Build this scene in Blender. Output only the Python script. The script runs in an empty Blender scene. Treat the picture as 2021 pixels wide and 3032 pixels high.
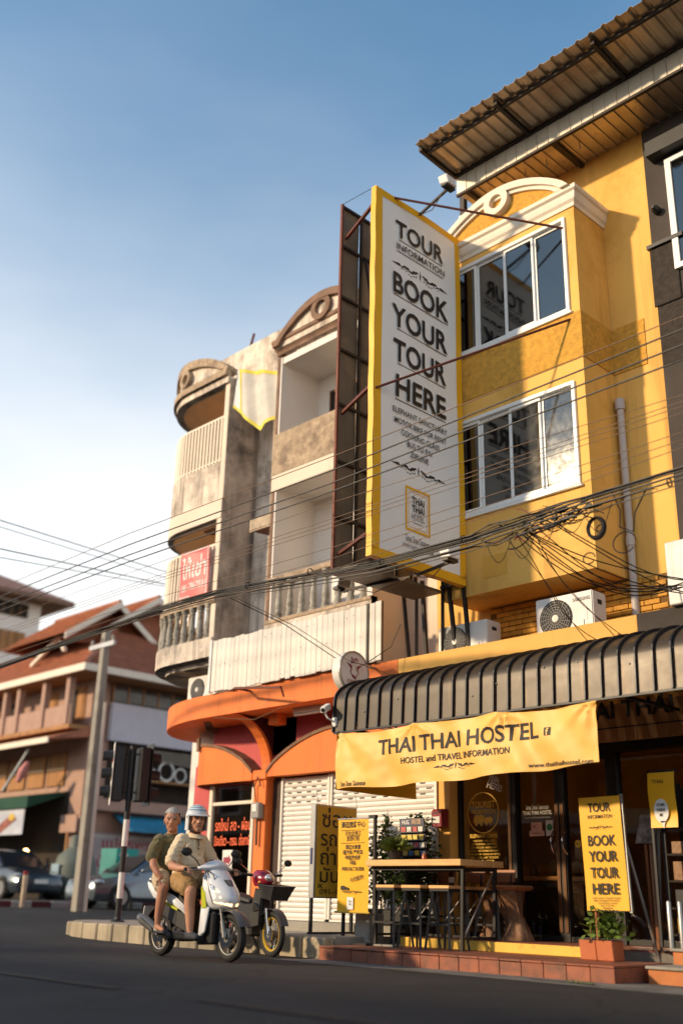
import bpy, bmesh, math, random
from mathutils import Vector, Matrix, noise as mnoise
random.seed(7)
S = bpy.context.scene
COL = S.collection
R = math.radians
PI = math.pi

# ------------------------------------------------------------------ camera
cam_d = bpy.data.cameras.new('camera')
cam = bpy.data.objects.new('camera', cam_d)
COL.objects.link(cam)
S.camera = cam
PIT, ROLL, YAW = 0.354979, 0.0245194, 0.803723
fw = Vector((-math.sin(YAW)*math.cos(PIT), math.cos(YAW)*math.cos(PIT), math.sin(PIT)))
rt = Vector((math.cos(YAW), math.sin(YAW), 0))
up = rt.cross(fw)
rt2 = math.cos(ROLL)*rt + math.sin(ROLL)*up
up2 = -math.sin(ROLL)*rt + math.cos(ROLL)*up
m3 = Matrix((rt2, up2, -fw)).transposed()
cam.matrix_world = Matrix.Translation((0, 0, 0.75)) @ m3.to_4x4()
cam_d.sensor_fit = 'VERTICAL'
cam_d.sensor_height = 36.0
cam_d.lens = 36.0*3085.5/3032.0
cam_d.clip_start = 0.1
cam_d.clip_end = 3000
cam_d.dof.use_dof = True
cam_d.dof.focus_distance = 13.6
cam_d.dof.aperture_fstop = 0.5

# ------------------------------------------------------------------ sky, sun, exposure
SUN_AZ = math.atan2(-0.48, -0.877)      # the sun stands behind the camera, to its left
SUN_EL = R(20)
world = bpy.data.worlds.new('World')
S.world = world
world.use_nodes = True
wn = world.node_tree
bg = wn.nodes['Background']
sky = wn.nodes.new('ShaderNodeTexSky')
sky.sky_type = 'NISHITA'
sky.sun_disc = False
sky.sun_elevation = SUN_EL
sky.sun_rotation = SUN_AZ
sky.altitude = 300
sky.air_density = 1.3
sky.dust_density = 0.0
sky.ozone_density = 2.0
# thin evening haze: the clear sky fades to a pale veil towards the horizon, the same all round, with faint uneven streaks
tc = wn.nodes.new('ShaderNodeTexCoord')
sx = wn.nodes.new('ShaderNodeSeparateXYZ'); wn.links.new(tc.outputs['Generated'], sx.inputs[0])
wnz = wn.nodes.new('ShaderNodeTexNoise'); wnz.inputs['Scale'].default_value = 2.2; wnz.inputs['Detail'].default_value = 4
wmp = wn.nodes.new('ShaderNodeMapping'); wmp.inputs['Scale'].default_value = (1, 1, 2.5)
wn.links.new(tc.outputs['Generated'], wmp.inputs[0]); wn.links.new(wmp.outputs[0], wnz.inputs['Vector'])
wad = wn.nodes.new('ShaderNodeMath'); wad.operation = 'MULTIPLY_ADD'; wad.inputs[1].default_value = .26; wn.links.new(wnz.outputs['Fac'], wad.inputs[0]); wn.links.new(sx.outputs['Z'], wad.inputs[2])
wrm = wn.nodes.new('ShaderNodeMapRange'); wrm.interpolation_type = 'SMOOTHSTEP'
wrm.inputs[1].default_value = .14; wrm.inputs[2].default_value = .90; wrm.inputs[3].default_value = .92; wrm.inputs[4].default_value = 0.0
wn.links.new(wad.outputs[0], wrm.inputs[0])
wmx = wn.nodes.new('ShaderNodeMix'); wmx.data_type = 'RGBA'
wtn = wn.nodes.new('ShaderNodeMix'); wtn.data_type = 'RGBA'; wtn.blend_type = 'MULTIPLY'; wtn.inputs[0].default_value = 1.0   # white balance of the clear sky
wn.links.new(sky.outputs[0], wtn.inputs[6]); wtn.inputs[7].default_value = (.76, 1.0, 1.04, 1)
wn.links.new(wrm.outputs[0], wmx.inputs[0]); wn.links.new(wtn.outputs[2], wmx.inputs[6]); wmx.inputs[7].default_value = (7.5, 6.95, 6.4, 1)
wn.links.new(wmx.outputs[2], bg.inputs[0])
bg.inputs[1].default_value = 0.10
sun_d = bpy.data.lights.new('sun', 'SUN')
sun_d.energy = 2.15
sun_d.color = (1.0, 0.76, 0.48)
sun_d.angle = R(3.0)
sun = bpy.data.objects.new('sun', sun_d)
COL.objects.link(sun)
sdir = Vector((-0.48*math.cos(SUN_EL), -0.877*math.cos(SUN_EL), math.sin(SUN_EL)))
sun.rotation_euler = sdir.to_track_quat('Z', 'Y').to_euler()
S.view_settings.view_transform = 'Standard'
S.view_settings.look = 'None'
S.view_settings.gamma = 1
S.view_settings.exposure = 1.08
S.view_settings.use_curve_mapping = False

# ------------------------------------------------------------------ helpers
def lerp(a, b, t): return a+(b-a)*t
def sst(t):
    t = max(0.0, min(1.0, t)); return t*t*(3-2*t)
def V(*a): return Vector(a)
def fbm(x, y, z, o=3):
    return mnoise.fractal(Vector((x, y, z)), 1.0, 2.0, o)

class MB:
    """collects geometry for ONE mesh object"""
    def __init__(s): s.v = []; s.f = []; s.m = []; s.cur = 0
    def add(s, vs, fs):
        n = len(s.v); s.v += [tuple(v) for v in vs]
        for f in fs: s.f.append(tuple(i+n for i in f)); s.m.append(s.cur)
        return s
    def box(s, x0, x1, y0, y1, z0, z1):
        if x0 > x1: x0, x1 = x1, x0
        if y0 > y1: y0, y1 = y1, y0
        if z0 > z1: z0, z1 = z1, z0
        return s.add([(x0,y0,z0),(x1,y0,z0),(x1,y1,z0),(x0,y1,z0),(x0,y0,z1),(x1,y0,z1),(x1,y1,z1),(x0,y1,z1)],
              [(0,3,2,1),(4,5,6,7),(0,1,5,4),(1,2,6,5),(2,3,7,6),(3,0,4,7)])
    def hexa(s, p): # 8 points bottom ring then top ring
        return s.add(p, [(0,3,2,1),(4,5,6,7),(0,1,5,4),(1,2,6,5),(2,3,7,6),(3,0,4,7)])
    def prism(s, poly, axis, a, b):
        """polygon (u,v) extruded along axis: 'x': (a,u,v), 'y': (u,a,v), 'z': (u,v,a)"""
        def P(u, v, t): return {'x': (t,u,v), 'y': (u,t,v), 'z': (u,v,t)}[axis]
        n = len(poly)
        vs = [P(u,v,a) for u,v in poly]+[P(u,v,b) for u,v in poly]
        fs = [tuple(range(n))[::-1], tuple(range(n,2*n))]+[(i,(i+1)%n,n+(i+1)%n,n+i) for i in range(n)]
        return s.add(vs, fs)
    def strip(s, outer, inner, axis, a, b, closed=False):
        """band between two polylines, extruded along axis"""
        n = len(outer); rng = range(n if closed else n-1)
        for i in rng:
            j = (i+1) % n
            q = [outer[i], outer[j], inner[j], inner[i]]
            def P(u, v, t): return {'x': (t,u,v), 'y': (u,t,v), 'z': (u,v,t)}[axis]
            s.add([P(*p,a) for p in q]+[P(*p,b) for p in q], [(3,2,1,0),(4,5,6,7),(0,1,5,4),(1,2,6,5),(2,3,7,6),(3,0,4,7)])
        return s
    def tube(s, pts, r, n=8, caps=True, flat=1.0):
        pts = [Vector(p) for p in pts]
        k = len(pts); rs = r if isinstance(r, (list, tuple)) else [r]*k
        d0 = (pts[1]-pts[0]).normalized()
        u = d0.orthogonal().normalized()
        if abs(d0.z) < 0.95:
            u = d0.cross(Vector((0,0,1))).normalized()
        base = len(s.v)
        for i in range(k):
            if i == 0: d = d0
            elif i == k-1: d = (pts[i]-pts[i-1]).normalized()
            else:
                d = (pts[i+1]-pts[i-1])
                d = d.normalized() if d.length > 1e-9 else d0
            u = (u-d*u.dot(d))
            u = u.normalized() if u.length > 1e-6 else d.orthogonal().normalized()
            w = d.cross(u)
            for j in range(n):
                a = 2*PI*j/n
                s.v.append(tuple(pts[i]+(u*math.cos(a)+w*math.sin(a)*flat)*rs[i]))
        for i in range(k-1):
            for j in range(n):
                a = base+i*n+j; b = base+i*n+(j+1) % n
                s.f.append((a, b, b+n, a+n)); s.m.append(s.cur)
        if caps:
            s.f.append(tuple(base+j for j in range(n))[::-1]); s.m.append(s.cur)
            s.f.append(tuple(base+(k-1)*n+j for j in range(n))); s.m.append(s.cur)
        return s
    def bar(s, a, b, w, h=None):
        """square section bar from a to b"""
        h = h or w
        a = Vector(a); b = Vector(b); d = (b-a).normalized()
        u = d.cross(Vector((0,0,1)))
        u = u.normalized() if u.length > 1e-4 else Vector((1,0,0))
        q = u.cross(d)
        u *= w/2; q *= h/2
        r4 = [-u-q, u-q, u+q, -u+q]
        return s.hexa([a+c for c in r4]+[b+c for c in r4])
    def lathe(s, prof, c=(0,0,0), n=16, axis='z', caps=True):
        c = Vector(c); base = len(s.v); k = len(prof)
        for r, t in prof:
            for j in range(n):
                a = 2*PI*j/n; u = r*math.cos(a); w = r*math.sin(a)
                p = {'z': (u,w,t), 'x': (t,u,w), 'y': (w,t,u)}[axis]
                s.v.append(tuple(c+Vector(p)))
        for i in range(k-1):
            for j in range(n):
                a = base+i*n+j; b = base+i*n+(j+1) % n
                s.f.append((a, b, b+n, a+n)); s.m.append(s.cur)
        if caps and prof[0][0] > 1e-6: s.f.append(tuple(base+j for j in range(n))[::-1]); s.m.append(s.cur)
        if caps and prof[-1][0] > 1e-6: s.f.append(tuple(base+(k-1)*n+j for j in range(n))); s.m.append(s.cur)
        return s
    def ell(s, c, rx, ry, rz, nu=14, nv=9, rot=None):
        c = Vector(c); base = len(s.v)
        for i in range(nv+1):
            t = -PI/2+PI*i/nv
            for j in range(nu):
                a = 2*PI*j/nu
                p = Vector((rx*math.cos(t)*math.cos(a), ry*math.cos(t)*math.sin(a), rz*math.sin(t)))
                if rot: p = rot @ p
                s.v.append(tuple(c+p))
        for i in range(nv):
            for j in range(nu):
                a = base+i*nu+j; b = base+i*nu+(j+1) % nu
                s.f.append((a, b, b+nu, a+nu)); s.m.append(s.cur)
        return s
    def cap(s, a, b, ra, rb, n=12):
        """capsule with two radii (closed, round ends)"""
        a = Vector(a); b = Vector(b); d = (b-a).normalized()
        pts = []; rs = []
        for t in (-1.0, -0.85, -0.5, 0): pts.append(a+d*ra*t); rs.append(ra*math.sqrt(max(1e-4, 1-t*t)))
        for t in (0, 0.5, 0.85, 1.0): pts.append(b+d*rb*t); rs.append(rb*math.sqrt(max(1e-4, 1-t*t)))
        return s.tube(pts, rs, n)
    def loft(s, rings, closed=True, caps=True):
        n = len(rings[0]); base = len(s.v)
        for r in rings: s.v += [tuple(p) for p in r]
        for i in range(len(rings)-1):
            for j in range(n if closed else n-1):
                a = base+i*n+j; b = base+i*n+(j+1) % n
                s.f.append((a, b, b+n, a+n)); s.m.append(s.cur)
        if caps and closed:
            s.f.append(tuple(base+j for j in range(n))[::-1]); s.m.append(s.cur)
            s.f.append(tuple(base+(len(rings)-1)*n+j for j in range(n))); s.m.append(s.cur)
        return s
    def grid(s, fn, nu, nv):
        base = len(s.v)
        for i in range(nu+1):
            for j in range(nv+1): s.v.append(tuple(fn(i/nu, j/nv)))
        for i in range(nu):
            for j in range(nv):
                a = base+i*(nv+1)+j
                s.f.append((a, a+nv+1, a+nv+2, a+1)); s.m.append(s.cur)
        return s
    def map(s, fn):
        s.v = [tuple(fn(Vector(v))) for v in s.v]; return s

ORG = {}
def org(o): return ORG.get(o.name, Vector((0,0,0)))
def tag(o, label=None, cat=None, group=None, kind=None):
    if label: o['label'] = label
    if cat: o['category'] = cat
    if group: o['group'] = group
    if kind: o['kind'] = kind
    return o
def thing(name, label, cat, loc=(0,0,0), rotz=0.0, group=None, local=False, scale=1.0):
    o = bpy.data.objects.new(name, None); COL.objects.link(o)
    o.empty_display_size = 0.2
    o.location = loc; o.rotation_euler = (0,0,rotz)
    if scale != 1.0: o.scale = (scale,)*3
    ORG[o.name] = Vector((0,0,0)) if local else Vector(loc)
    return tag(o, label, cat, group)
def mesh_of(name, mb, smooth=False, bev=0.0, seg=1, fix=True, solid=0.0, auto=None):
    me = bpy.data.meshes.new(name)
    me.from_pydata(mb.v, [], mb.f)
    me.polygons.foreach_set('material_index', mb.m)
    bm = bmesh.new(); bm.from_mesh(me)
    if fix:
        bmesh.ops.remove_doubles(bm, verts=bm.verts, dist=1e-5)
        bmesh.ops.recalc_face_normals(bm, faces=bm.faces)
    if solid:
        bmesh.ops.solidify(bm, geom=bm.faces[:], thickness=solid)
    if bev > 0:
        es = [e for e in bm.edges if len(e.link_faces) == 2 and e.calc_face_angle(0) > R(35)]
        bmesh.ops.bevel(bm, geom=es, offset=bev, segments=seg, affect='EDGES', clamp_overlap=True)
    for f in bm.faces: f.smooth = smooth
    if smooth and auto is not None:
        for e in bm.edges:
            if len(e.link_faces) == 2 and e.calc_face_angle(0) > R(auto): e.smooth = False
    bm.to_mesh(me); bm.free()
    return me
def obj(name, mb, mat, parent=None, smooth=False, bev=0.0, seg=1, fix=True, solid=0.0, auto=40, label=None, cat=None, group=None, kind=None):
    if parent is not None:
        o_ = org(parent)
        if o_.length > 0: mb.v = [(v[0]-o_.x, v[1]-o_.y, v[2]-o_.z) for v in mb.v]
        loc = None
    else:
        xs = [v[0] for v in mb.v]; ys = [v[1] for v in mb.v]; zs = [v[2] for v in mb.v]
        loc = Vector(((min(xs)+max(xs))/2, (min(ys)+max(ys))/2, min(zs)))
        mb.v = [(v[0]-loc.x, v[1]-loc.y, v[2]-loc.z) for v in mb.v]
    me = mesh_of(name, mb, smooth, bev, seg, fix, solid, auto)
    for mm in (mat if isinstance(mat, (list, tuple)) else [mat]): me.materials.append(mm)
    o = bpy.data.objects.new(name, me); COL.objects.link(o)
    if parent is not None: o.parent = parent; ORG[o.name] = org(parent)
    else: o.location = loc; ORG[o.name] = loc
    return tag(o, label, cat, group, kind)
def inst(src, parent, offset, rotz=None, scale=None):
    """another piece that shares src's mesh; offset is added to src's location"""
    o = src.copy(); COL.objects.link(o); o.parent = parent
    o.location = Vector(src.location)+Vector(offset)
    if rotz is not None: o.rotation_euler = (0,0,rotz)
    if scale is not None: o.scale = scale
    ORG[o.name] = org(parent)
    return o
def copy_tree(o, parent=None):
    c = o.copy(); COL.objects.link(c); c.parent = parent; ORG[c.name] = org(o)
    for ch in list(o.children): copy_tree(ch, c)
    return c

# ---- lettering
def text_mb(body, bold=0.0):
    cu = bpy.data.curves.new('t', 'FONT'); cu.body = body; cu.size = 1.0; cu.offset = bold
    cu.resolution_u = 3
    ob = bpy.data.objects.new('t', cu); COL.objects.link(ob)
    me = bpy.data.meshes.new_from_object(ob)
    vs = [v.co.copy() for v in me.vertices]; fs = [tuple(p.vertices) for p in me.polygons]
    bpy.data.objects.remove(ob); bpy.data.curves.remove(cu); bpy.data.meshes.remove(me)
    return vs, fs
def text(body, O, U, Vv, w=None, h=None, mat=None, parent=None, align='l', bold=0.0, name='lettering', fn=None, slant=0.0, sub=0):
    """lettering in the plane O + u*U + v*Vv; w = width, h = cap height (m)"""
    vs, fs = text_mb(body, bold)
    if not vs: return None
    x0 = min(v.x for v in vs); x1 = max(v.x for v in vs); y1 = max(v.y for v in vs); y0 = min(v.y for v in vs)
    sy = (h/0.69) if h else None
    sx = (w/(x1-x0)) if w else sy
    if sy is None: sy = sx
    off = {'l': -x0, 'c': -(x0+x1)/2, 'r': -x1}[align]
    O = Vector(O); U = Vector(U); Vv = Vector(Vv)
    if sub:
        bm = bmesh.new()
        bv = [bm.verts.new(v) for v in vs]
        for f in fs:
            try: bm.faces.new([bv[i] for i in f])
            except Exception: pass
        for _ in range(3):
            es = [e for e in bm.edges if e.calc_length()*sx > sub]
            if es: bmesh.ops.subdivide_edges(bm, edges=es, cuts=1); bmesh.ops.triangulate(bm, faces=bm.faces[:])
        bm.verts.ensure_lookup_table()
        for i, v in enumerate(bm.verts): v.index = i
        vs = [v.co.copy() for v in bm.verts]; fs = [tuple(v.index for v in f.verts) for f in bm.faces]; bm.free()
    mb = MB()
    out = []
    for v in vs:
        p = O+U*((v.x+off)*sx+slant*v.y*sy)+Vv*(v.y*sy)
        if fn: p = fn(p)
        out.append(p)
    mb.add(out, fs)
    return obj(name, mb, mat, parent, fix=False)
def uvpoly(polys, O, U, Vv, mat, parent, name='print', fn=None):
    mb = MB(); O = Vector(O); U = Vector(U); Vv = Vector(Vv)
    for p in polys:
        pts = [O+U*a+Vv*b for a, b in p]
        if fn: pts = [fn(q) for q in pts]
        mb.add(pts, [tuple(range(len(pts)))])
    return obj(name, mb, mat, parent, fix=False)
def ornament(O, U, Vv, w, mat, parent, fn=None):
    """printed scroll flourish, symmetric"""
    polys = []
    for s in (-1, 1):
        polys.append([(s*w*.5, 0), (s*w*.36, w*.028), (s*w*.33, 0), (s*w*.38, -w*.01)])
        for k in range(7):
            c = s*w*(.31-.042*k); y = w*.018*math.sin(k*1.3)
            r = w*(.018+.006*(k % 3))
            pl = [(c+r*1.3*math.cos(a*PI/3), y+w*.012*k/4+r*.7*math.sin(a*PI/3)) for a in range(6)]
            polys.append(pl)
            polys.append([(c, y-w*.03), (c+s*w*.03, y-w*.022-w*.004*k), (c+s*w*.012, y-w*.04-w*.004*k)])
    polys.append([(-w*.012, w*.02), (0, w*.09), (w*.012, w*.02), (0, -w*.06)])
    return uvpoly(polys, O, U, Vv, mat, parent, 'ornament', fn)
def disc_pts(r, n=28, sx=1.0): return [(r*sx*math.cos(2*PI*i/n), r*math.sin(2*PI*i/n)) for i in range(n)]
def ring_polys(r0, r1, n=32, sx=1.0):
    out = []
    for i in range(n):
        a = 2*PI*i/n; b = 2*PI*(i+1)/n
        out.append([(r0*sx*math.cos(a), r0*math.sin(a)), (r1*sx*math.cos(a), r1*math.sin(a)), (r1*sx*math.cos(b), r1*math.sin(b)), (r0*sx*math.cos(b), r0*math.sin(b))])
    return out
def rect(x0, x1, y0, y1): return [(x0,y0),(x1,y0),(x1,y1),(x0,y1)]
def frame_polys(x0, x1, y0, y1, t): return [rect(x0,x1,y0,y0+t), rect(x0,x1,y1-t,y1), rect(x0,x0+t,y0+t,y1-t), rect(x1-t,x1,y0+t,y1-t)]

# ------------------------------------------------------------------ materials
def mat(name, col, rough=0.7, metal=0.0, var=0.10, scale=3.0, bump=0.0, bscale=60.0, rnd=0.0, dirt=None, streak=None, spec=0.4, emit=None, coat=0.0, sheen=0.0, vscale=(1,1,1), trans=0.0, alpha=1.0, sss=0.0):
    m = bpy.data.materials.new(name); m.use_nodes = True
    nt = m.node_tree; N = nt.nodes; L = nt.links
    b = N['Principled BSDF']
    b.inputs['Roughness'].default_value = rough
    b.inputs['Metallic'].default_value = metal
    b.inputs['Specular IOR Level'].default_value = spec
    if coat: b.inputs['Coat Weight'].default_value = coat; b.inputs['Coat Roughness'].default_value = 0.08
    if sheen: b.inputs['Sheen Weight'].default_value = sheen
    if trans: b.inputs['Transmission Weight'].default_value = trans
    if sss: b.inputs['Subsurface Weight'].default_value = sss; b.inputs['Subsurface Radius'].default_value = (.02,.008,.004); b.inputs['Subsurface Scale'].default_value = .5
    if alpha < 1: b.inputs['Alpha'].default_value = alpha
    geo = N.new('ShaderNodeNewGeometry')
    pos = geo.outputs['Position']
    def mapped(sc):
        mp = N.new('ShaderNodeMapping'); mp.inputs['Scale'].default_value = sc
        L.new(pos, mp.inputs['Vector']); return mp.outputs[0]
    def noise(sc, det=5, vec=None, rg=0.6):
        n = N.new('ShaderNodeTexNoise'); n.inputs['Scale'].default_value = sc; n.inputs['Detail'].default_value = det; n.inputs['Roughness'].default_value = rg
        L.new(vec or mapped(vscale), n.inputs['Vector']); return n.outputs['Fac']
    def mix(fac, a, c, typ='MIX'):
        x = N.new('ShaderNodeMix'); x.data_type = 'RGBA'; x.blend_type = typ
        if isinstance(fac, float): x.inputs[0].default_value = fac
        else: L.new(fac, x.inputs[0])
        for s_, i in ((a, 6), (c, 7)):
            if isinstance(s_, tuple): x.inputs[i].default_value = s_+(1,) if len(s_) == 3 else s_
            else: L.new(s_, x.inputs[i])
        return x.outputs[2]
    def ramp(fac, p0, p1):
        r = N.new('ShaderNodeMapRange'); r.inputs[1].default_value = p0; r.inputs[2].default_value = p1
        L.new(fac, r.inputs[0]); return r.outputs[0]
    lo = tuple(max(0, c*(1-var)) for c in col); hi = tuple(min(1, c*(1+var)) for c in col)
    c = mix(ramp(noise(scale), .3, .7), lo, hi)
    if rnd:
        oi = N.new('ShaderNodeObjectInfo')
        hsv = N.new('ShaderNodeHueSaturation')
        L.new(ramp(oi.outputs['Random'], -0.0, 1.0), hsv.inputs['Value'])
        mr = N.new('ShaderNodeMapRange'); mr.inputs[3].default_value = 1-rnd; mr.inputs[4].default_value = 1+rnd
        L.new(oi.outputs['Random'], mr.inputs[0]); L.new(mr.outputs[0], hsv.inputs['Value'])
        L.new(c, hsv.inputs['Color']); c = hsv.outputs[0]
    if dirt:   # (colour, amount 0..1, scale)
        f = ramp(noise(dirt[2], 8, rg=.7), .62-dirt[1]*.35, .78-dirt[1]*.2)
        c = mix(f, c, dirt[0])
    if streak: # rain streaks, on the awning painted reflections: (colour, amount, scale)
        f = ramp(noise(1.0, 6, mapped((streak[2], streak[2], streak[2]*.07)), .65), .66-streak[1]*.35, .86-streak[1]*.25)
        mm = N.new('ShaderNodeMath'); mm.operation = 'MULTIPLY'; mm.inputs[1].default_value = .85; L.new(f, mm.inputs[0])
        c = mix(mm.outputs[0], c, streak[0])
    L.new(c, b.inputs['Base Color'])
    rr = ramp(noise(scale*2.3), 0, 1)
    rm = N.new('ShaderNodeMapRange'); rm.inputs[3].default_value = max(0.02, rough-.08); rm.inputs[4].default_value = min(1, rough+.08)
    L.new(rr, rm.inputs[0]); L.new(rm.outputs[0], b.inputs['Roughness'])
    if bump:
        bp = N.new('ShaderNodeBump'); bp.inputs['Strength'].default_value = min(1, bump); bp.inputs['Distance'].default_value = .02*max(1, bump)
        L.new(noise(bscale, 6, mapped((1,1,1))), bp.inputs['Height']); L.new(bp.outputs[0], b.inputs['Normal'])
    if emit: b.inputs['Emission Color'].default_value = emit[0]+(1,); b.inputs['Emission Strength'].default_value = emit[1]
    return m
def glassmat(name, tint, refl=0.25, rough=0.02, rcol=(1,1,1)):
    """window pane: clear/tinted see-through plus a mirror reflection that grows at grazing angles"""
    m = bpy.data.materials.new(name); m.use_nodes = True
    nt = m.node_tree; N = nt.nodes; L = nt.links
    N.remove(N['Principled BSDF'])
    t = N.new('ShaderNodeBsdfTransparent'); t.inputs[0].default_value = tint+(1,)
    g = N.new('ShaderNodeBsdfGlossy'); g.inputs['Roughness'].default_value = rough; g.inputs[0].default_value = rcol+(1,)
    lw = N.new('ShaderNodeFresnel'); lw.inputs[0].default_value = 1.5
    ad = N.new('ShaderNodeMath'); ad.operation = 'ADD'; ad.use_clamp = True; ad.inputs[1].default_value = refl
    L.new(lw.outputs[0], ad.inputs[0])
    mx = N.new('ShaderNodeMixShader'); L.new(ad.outputs[0], mx.inputs[0]); L.new(t.outputs[0], mx.inputs[1]); L.new(g.outputs[0], mx.inputs[2])
    L.new(mx.outputs[0], N['Material Output'].inputs[0])
    return m

X_, Z_ = (1,0,0), (0,0,1)
MT = {}
MT['yellow'] = mat('yellow_plaster', (.83,.47,.11), .75, var=.07, scale=.9, bump=.12, bscale=90, streak=((.44,.21,.045), .40, 2.4), dirt=((.64,.32,.05), .25, .8))
MT['yellow_rough'] = mat('yellow_rough_render', (.66,.34,.05), .85, var=.22, scale=14, bump=1.0, bscale=38)
MT['yellow_trim'] = mat('yellow_fascia', (.78,.43,.10), .7, var=.08, scale=1.3, bump=.08, bscale=70, streak=((.35,.19,.06), .25, 5.0))
MT['cream_trim'] = mat('cream_moulding', (.78,.68,.55), .6, var=.06, scale=3, bump=.1, bscale=70)
MT['white_frame'] = mat('white_window_frame', (.80,.79,.76), .35, var=.03)
MT['mirror_glass'] = mat('reflective_window_glass', (.135,.135,.13), .02, metal=1.0, var=.03)
MT['shop_glass'] = glassmat('shop_glass', (.80,.72,.58), .05)
MT['clear_glass'] = glassmat('clear_glass', (.8,.8,.78), .06)
MT['black_metal'] = mat('black_metal', (.018,.017,.017), .45, var=.2, scale=8)
MT['black_frame'] = mat('black_door_frame', (.012,.010,.009), .5, var=.2)
MT['bronze'] = mat('brown_aluminium', (.12,.06,.028), .35, metal=.6)
MT['zinc'] = mat('ribbed_zinc_sheet', (.50,.41,.30), .38, metal=.55, var=.18, scale=2.2, rnd=.12, streak=((.22,.15,.09), .3, 4))
MT['zinc_white'] = mat('pale_zinc_cladding', (.62,.56,.46), .42, metal=.35, var=.1, scale=2, rnd=.07)
MT['dark_steel'] = mat('dark_painted_steel', (.03,.022,.018), .5, metal=.3, var=.2)
MT['rust_steel'] = mat('rust_primer_steel', (.13,.035,.02), .6, metal=.2, var=.25, scale=9)
MT['weather'] = mat('weathered_plaster', (.78,.66,.54), .85, var=.14, scale=2.0, bump=.35, bscale=30, dirt=((.22,.165,.13), .44, 1.7), streak=((.10,.08,.07), .50, 4.5))
MT['weather_shaded'] = mat('shaded_weathered_plaster', (.40,.34,.29), .9, var=.3, scale=1.8, bump=.45, bscale=24, dirt=((.07,.058,.05), .50, 1.3), streak=((.04,.034,.03), .50, 4.0))  # darker plaster copy: side-wall shade in the base colour, plus real stains
MT['weather_brown'] = mat('brown_pebbled_render', (.46,.34,.23), .9, var=.3, scale=9, bump=1.0, bscale=34, dirt=((.16,.11,.08), .45, 2.4))
MT['cream_wall'] = mat('cream_plaster', (.75,.62,.50), .8, var=.06, scale=1.3, bump=.1, bscale=60, streak=((.45,.33,.24), .2, 3))
MT['white_wall'] = mat('white_plaster', (.80,.74,.68), .8, var=.05, scale=1.4, bump=.08, bscale=60)
MT['brown_trim'] = mat('stained_brown_cornice', (.22,.13,.085), .85, var=.3, scale=4, bump=.4, bscale=40)
MT['baluster'] = mat('grey_cast_baluster', (.42,.39,.33), .85, var=.2, scale=9, bump=.3, bscale=60, dirt=((.16,.12,.09), .4, 7))
MT['orange'] = mat('orange_paint', (.84,.20,.035), .65, var=.10, scale=1.2, bump=.15, bscale=40, streak=((.46,.10,.028), .34, 3), dirt=((.66,.17,.05), .22, 2.0))
MT['orange_soffit'] = mat('deep_orange_soffit', (.72,.15,.05), .7, var=.08, scale=1.2)
MT['magenta_wall'] = mat('faded_magenta_wall', (.55,.10,.10), .75, var=.1, scale=1.4)
MT['shutter'] = mat('white_shutter_slat', (.76,.72,.66), .5, metal=.1, var=.07, scale=2, rnd=.05, streak=((.50,.43,.35), .3, 4))
MT['plank'] = mat('white_painted_plank', (.80,.74,.66), .7, var=.06, scale=2, rnd=.07, bump=.12, bscale=50, vscale=(6,6,.5), dirt=((.46,.34,.22), .12, 9))
MT['pvc'] = mat('grey_pvc_pipe', (.52,.46,.42), .5, var=.08)
MT['pvc_blue'] = mat('pale_blue_pipe', (.45,.48,.62), .5, var=.08)
def asphalt_mat():
    m = mat('asphalt', (.026,.0245,.024), .80, var=.30, scale=.45, bump=.7, bscale=160, dirt=((.044,.040,.036), .35, .6))
    nt = m.node_tree; N = nt.nodes; L = nt.links; b = N['Principled BSDF']
    src = b.inputs['Base Color'].links[0].from_socket
    geo = N.new('ShaderNodeNewGeometry')
    sp = N.new('ShaderNodeTexVoronoi'); sp.inputs['Scale'].default_value = 95; L.new(geo.outputs['Position'], sp.inputs['Vector'])
    r1 = N.new('ShaderNodeMapRange'); r1.inputs[3].default_value = .55; r1.inputs[4].default_value = 1.7; L.new(sp.outputs['Color'], r1.inputs[0])
    mu = N.new('ShaderNodeMix'); mu.data_type = 'RGBA'; mu.blend_type = 'MULTIPLY'; mu.inputs[0].default_value = 1.0
    L.new(src, mu.inputs[6]); L.new(r1.outputs[0], mu.inputs[7])
    wv = N.new('ShaderNodeTexNoise'); wv.inputs['Scale'].default_value = 1.3; wv.inputs['Detail'].default_value = 4; L.new(geo.outputs['Position'], wv.inputs['Vector'])
    va = N.new('ShaderNodeVectorMath'); va.operation = 'MULTIPLY_ADD'; va.inputs[1].default_value = (.9,.9,.9); L.new(wv.outputs['Color'], va.inputs[0]); L.new(geo.outputs['Position'], va.inputs[2])
    cr = N.new('ShaderNodeTexVoronoi'); cr.feature = 'DISTANCE_TO_EDGE'; cr.inputs['Scale'].default_value = .33; L.new(va.outputs[0], cr.inputs['Vector'])
    r2 = N.new('ShaderNodeMapRange'); r2.inputs[1].default_value = .004; r2.inputs[2].default_value = .012; r2.inputs[3].default_value = .45; r2.inputs[4].default_value = 1.0; L.new(cr.outputs['Distance'], r2.inputs[0])
    m2 = N.new('ShaderNodeMix'); m2.data_type = 'RGBA'; m2.blend_type = 'MULTIPLY'; m2.inputs[0].default_value = 1.0
    L.new(mu.outputs[2], m2.inputs[6]); L.new(r2.outputs[0], m2.inputs[7]); L.new(m2.outputs[2], b.inputs['Base Color'])
    return m
MT['asphalt'] = asphalt_mat()
MT['concrete'] = mat('pavement_concrete', (.34,.31,.26), .9, var=.16, scale=1.5, bump=.35, bscale=60, dirt=((.17,.15,.12), .35, 1.5))
MT['kerb'] = mat('old_kerb_concrete', (.37,.31,.22), .9, var=.2, scale=2.5, bump=.5, bscale=50, rnd=.22, streak=((.13,.10,.07), .40, 4))
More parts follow.
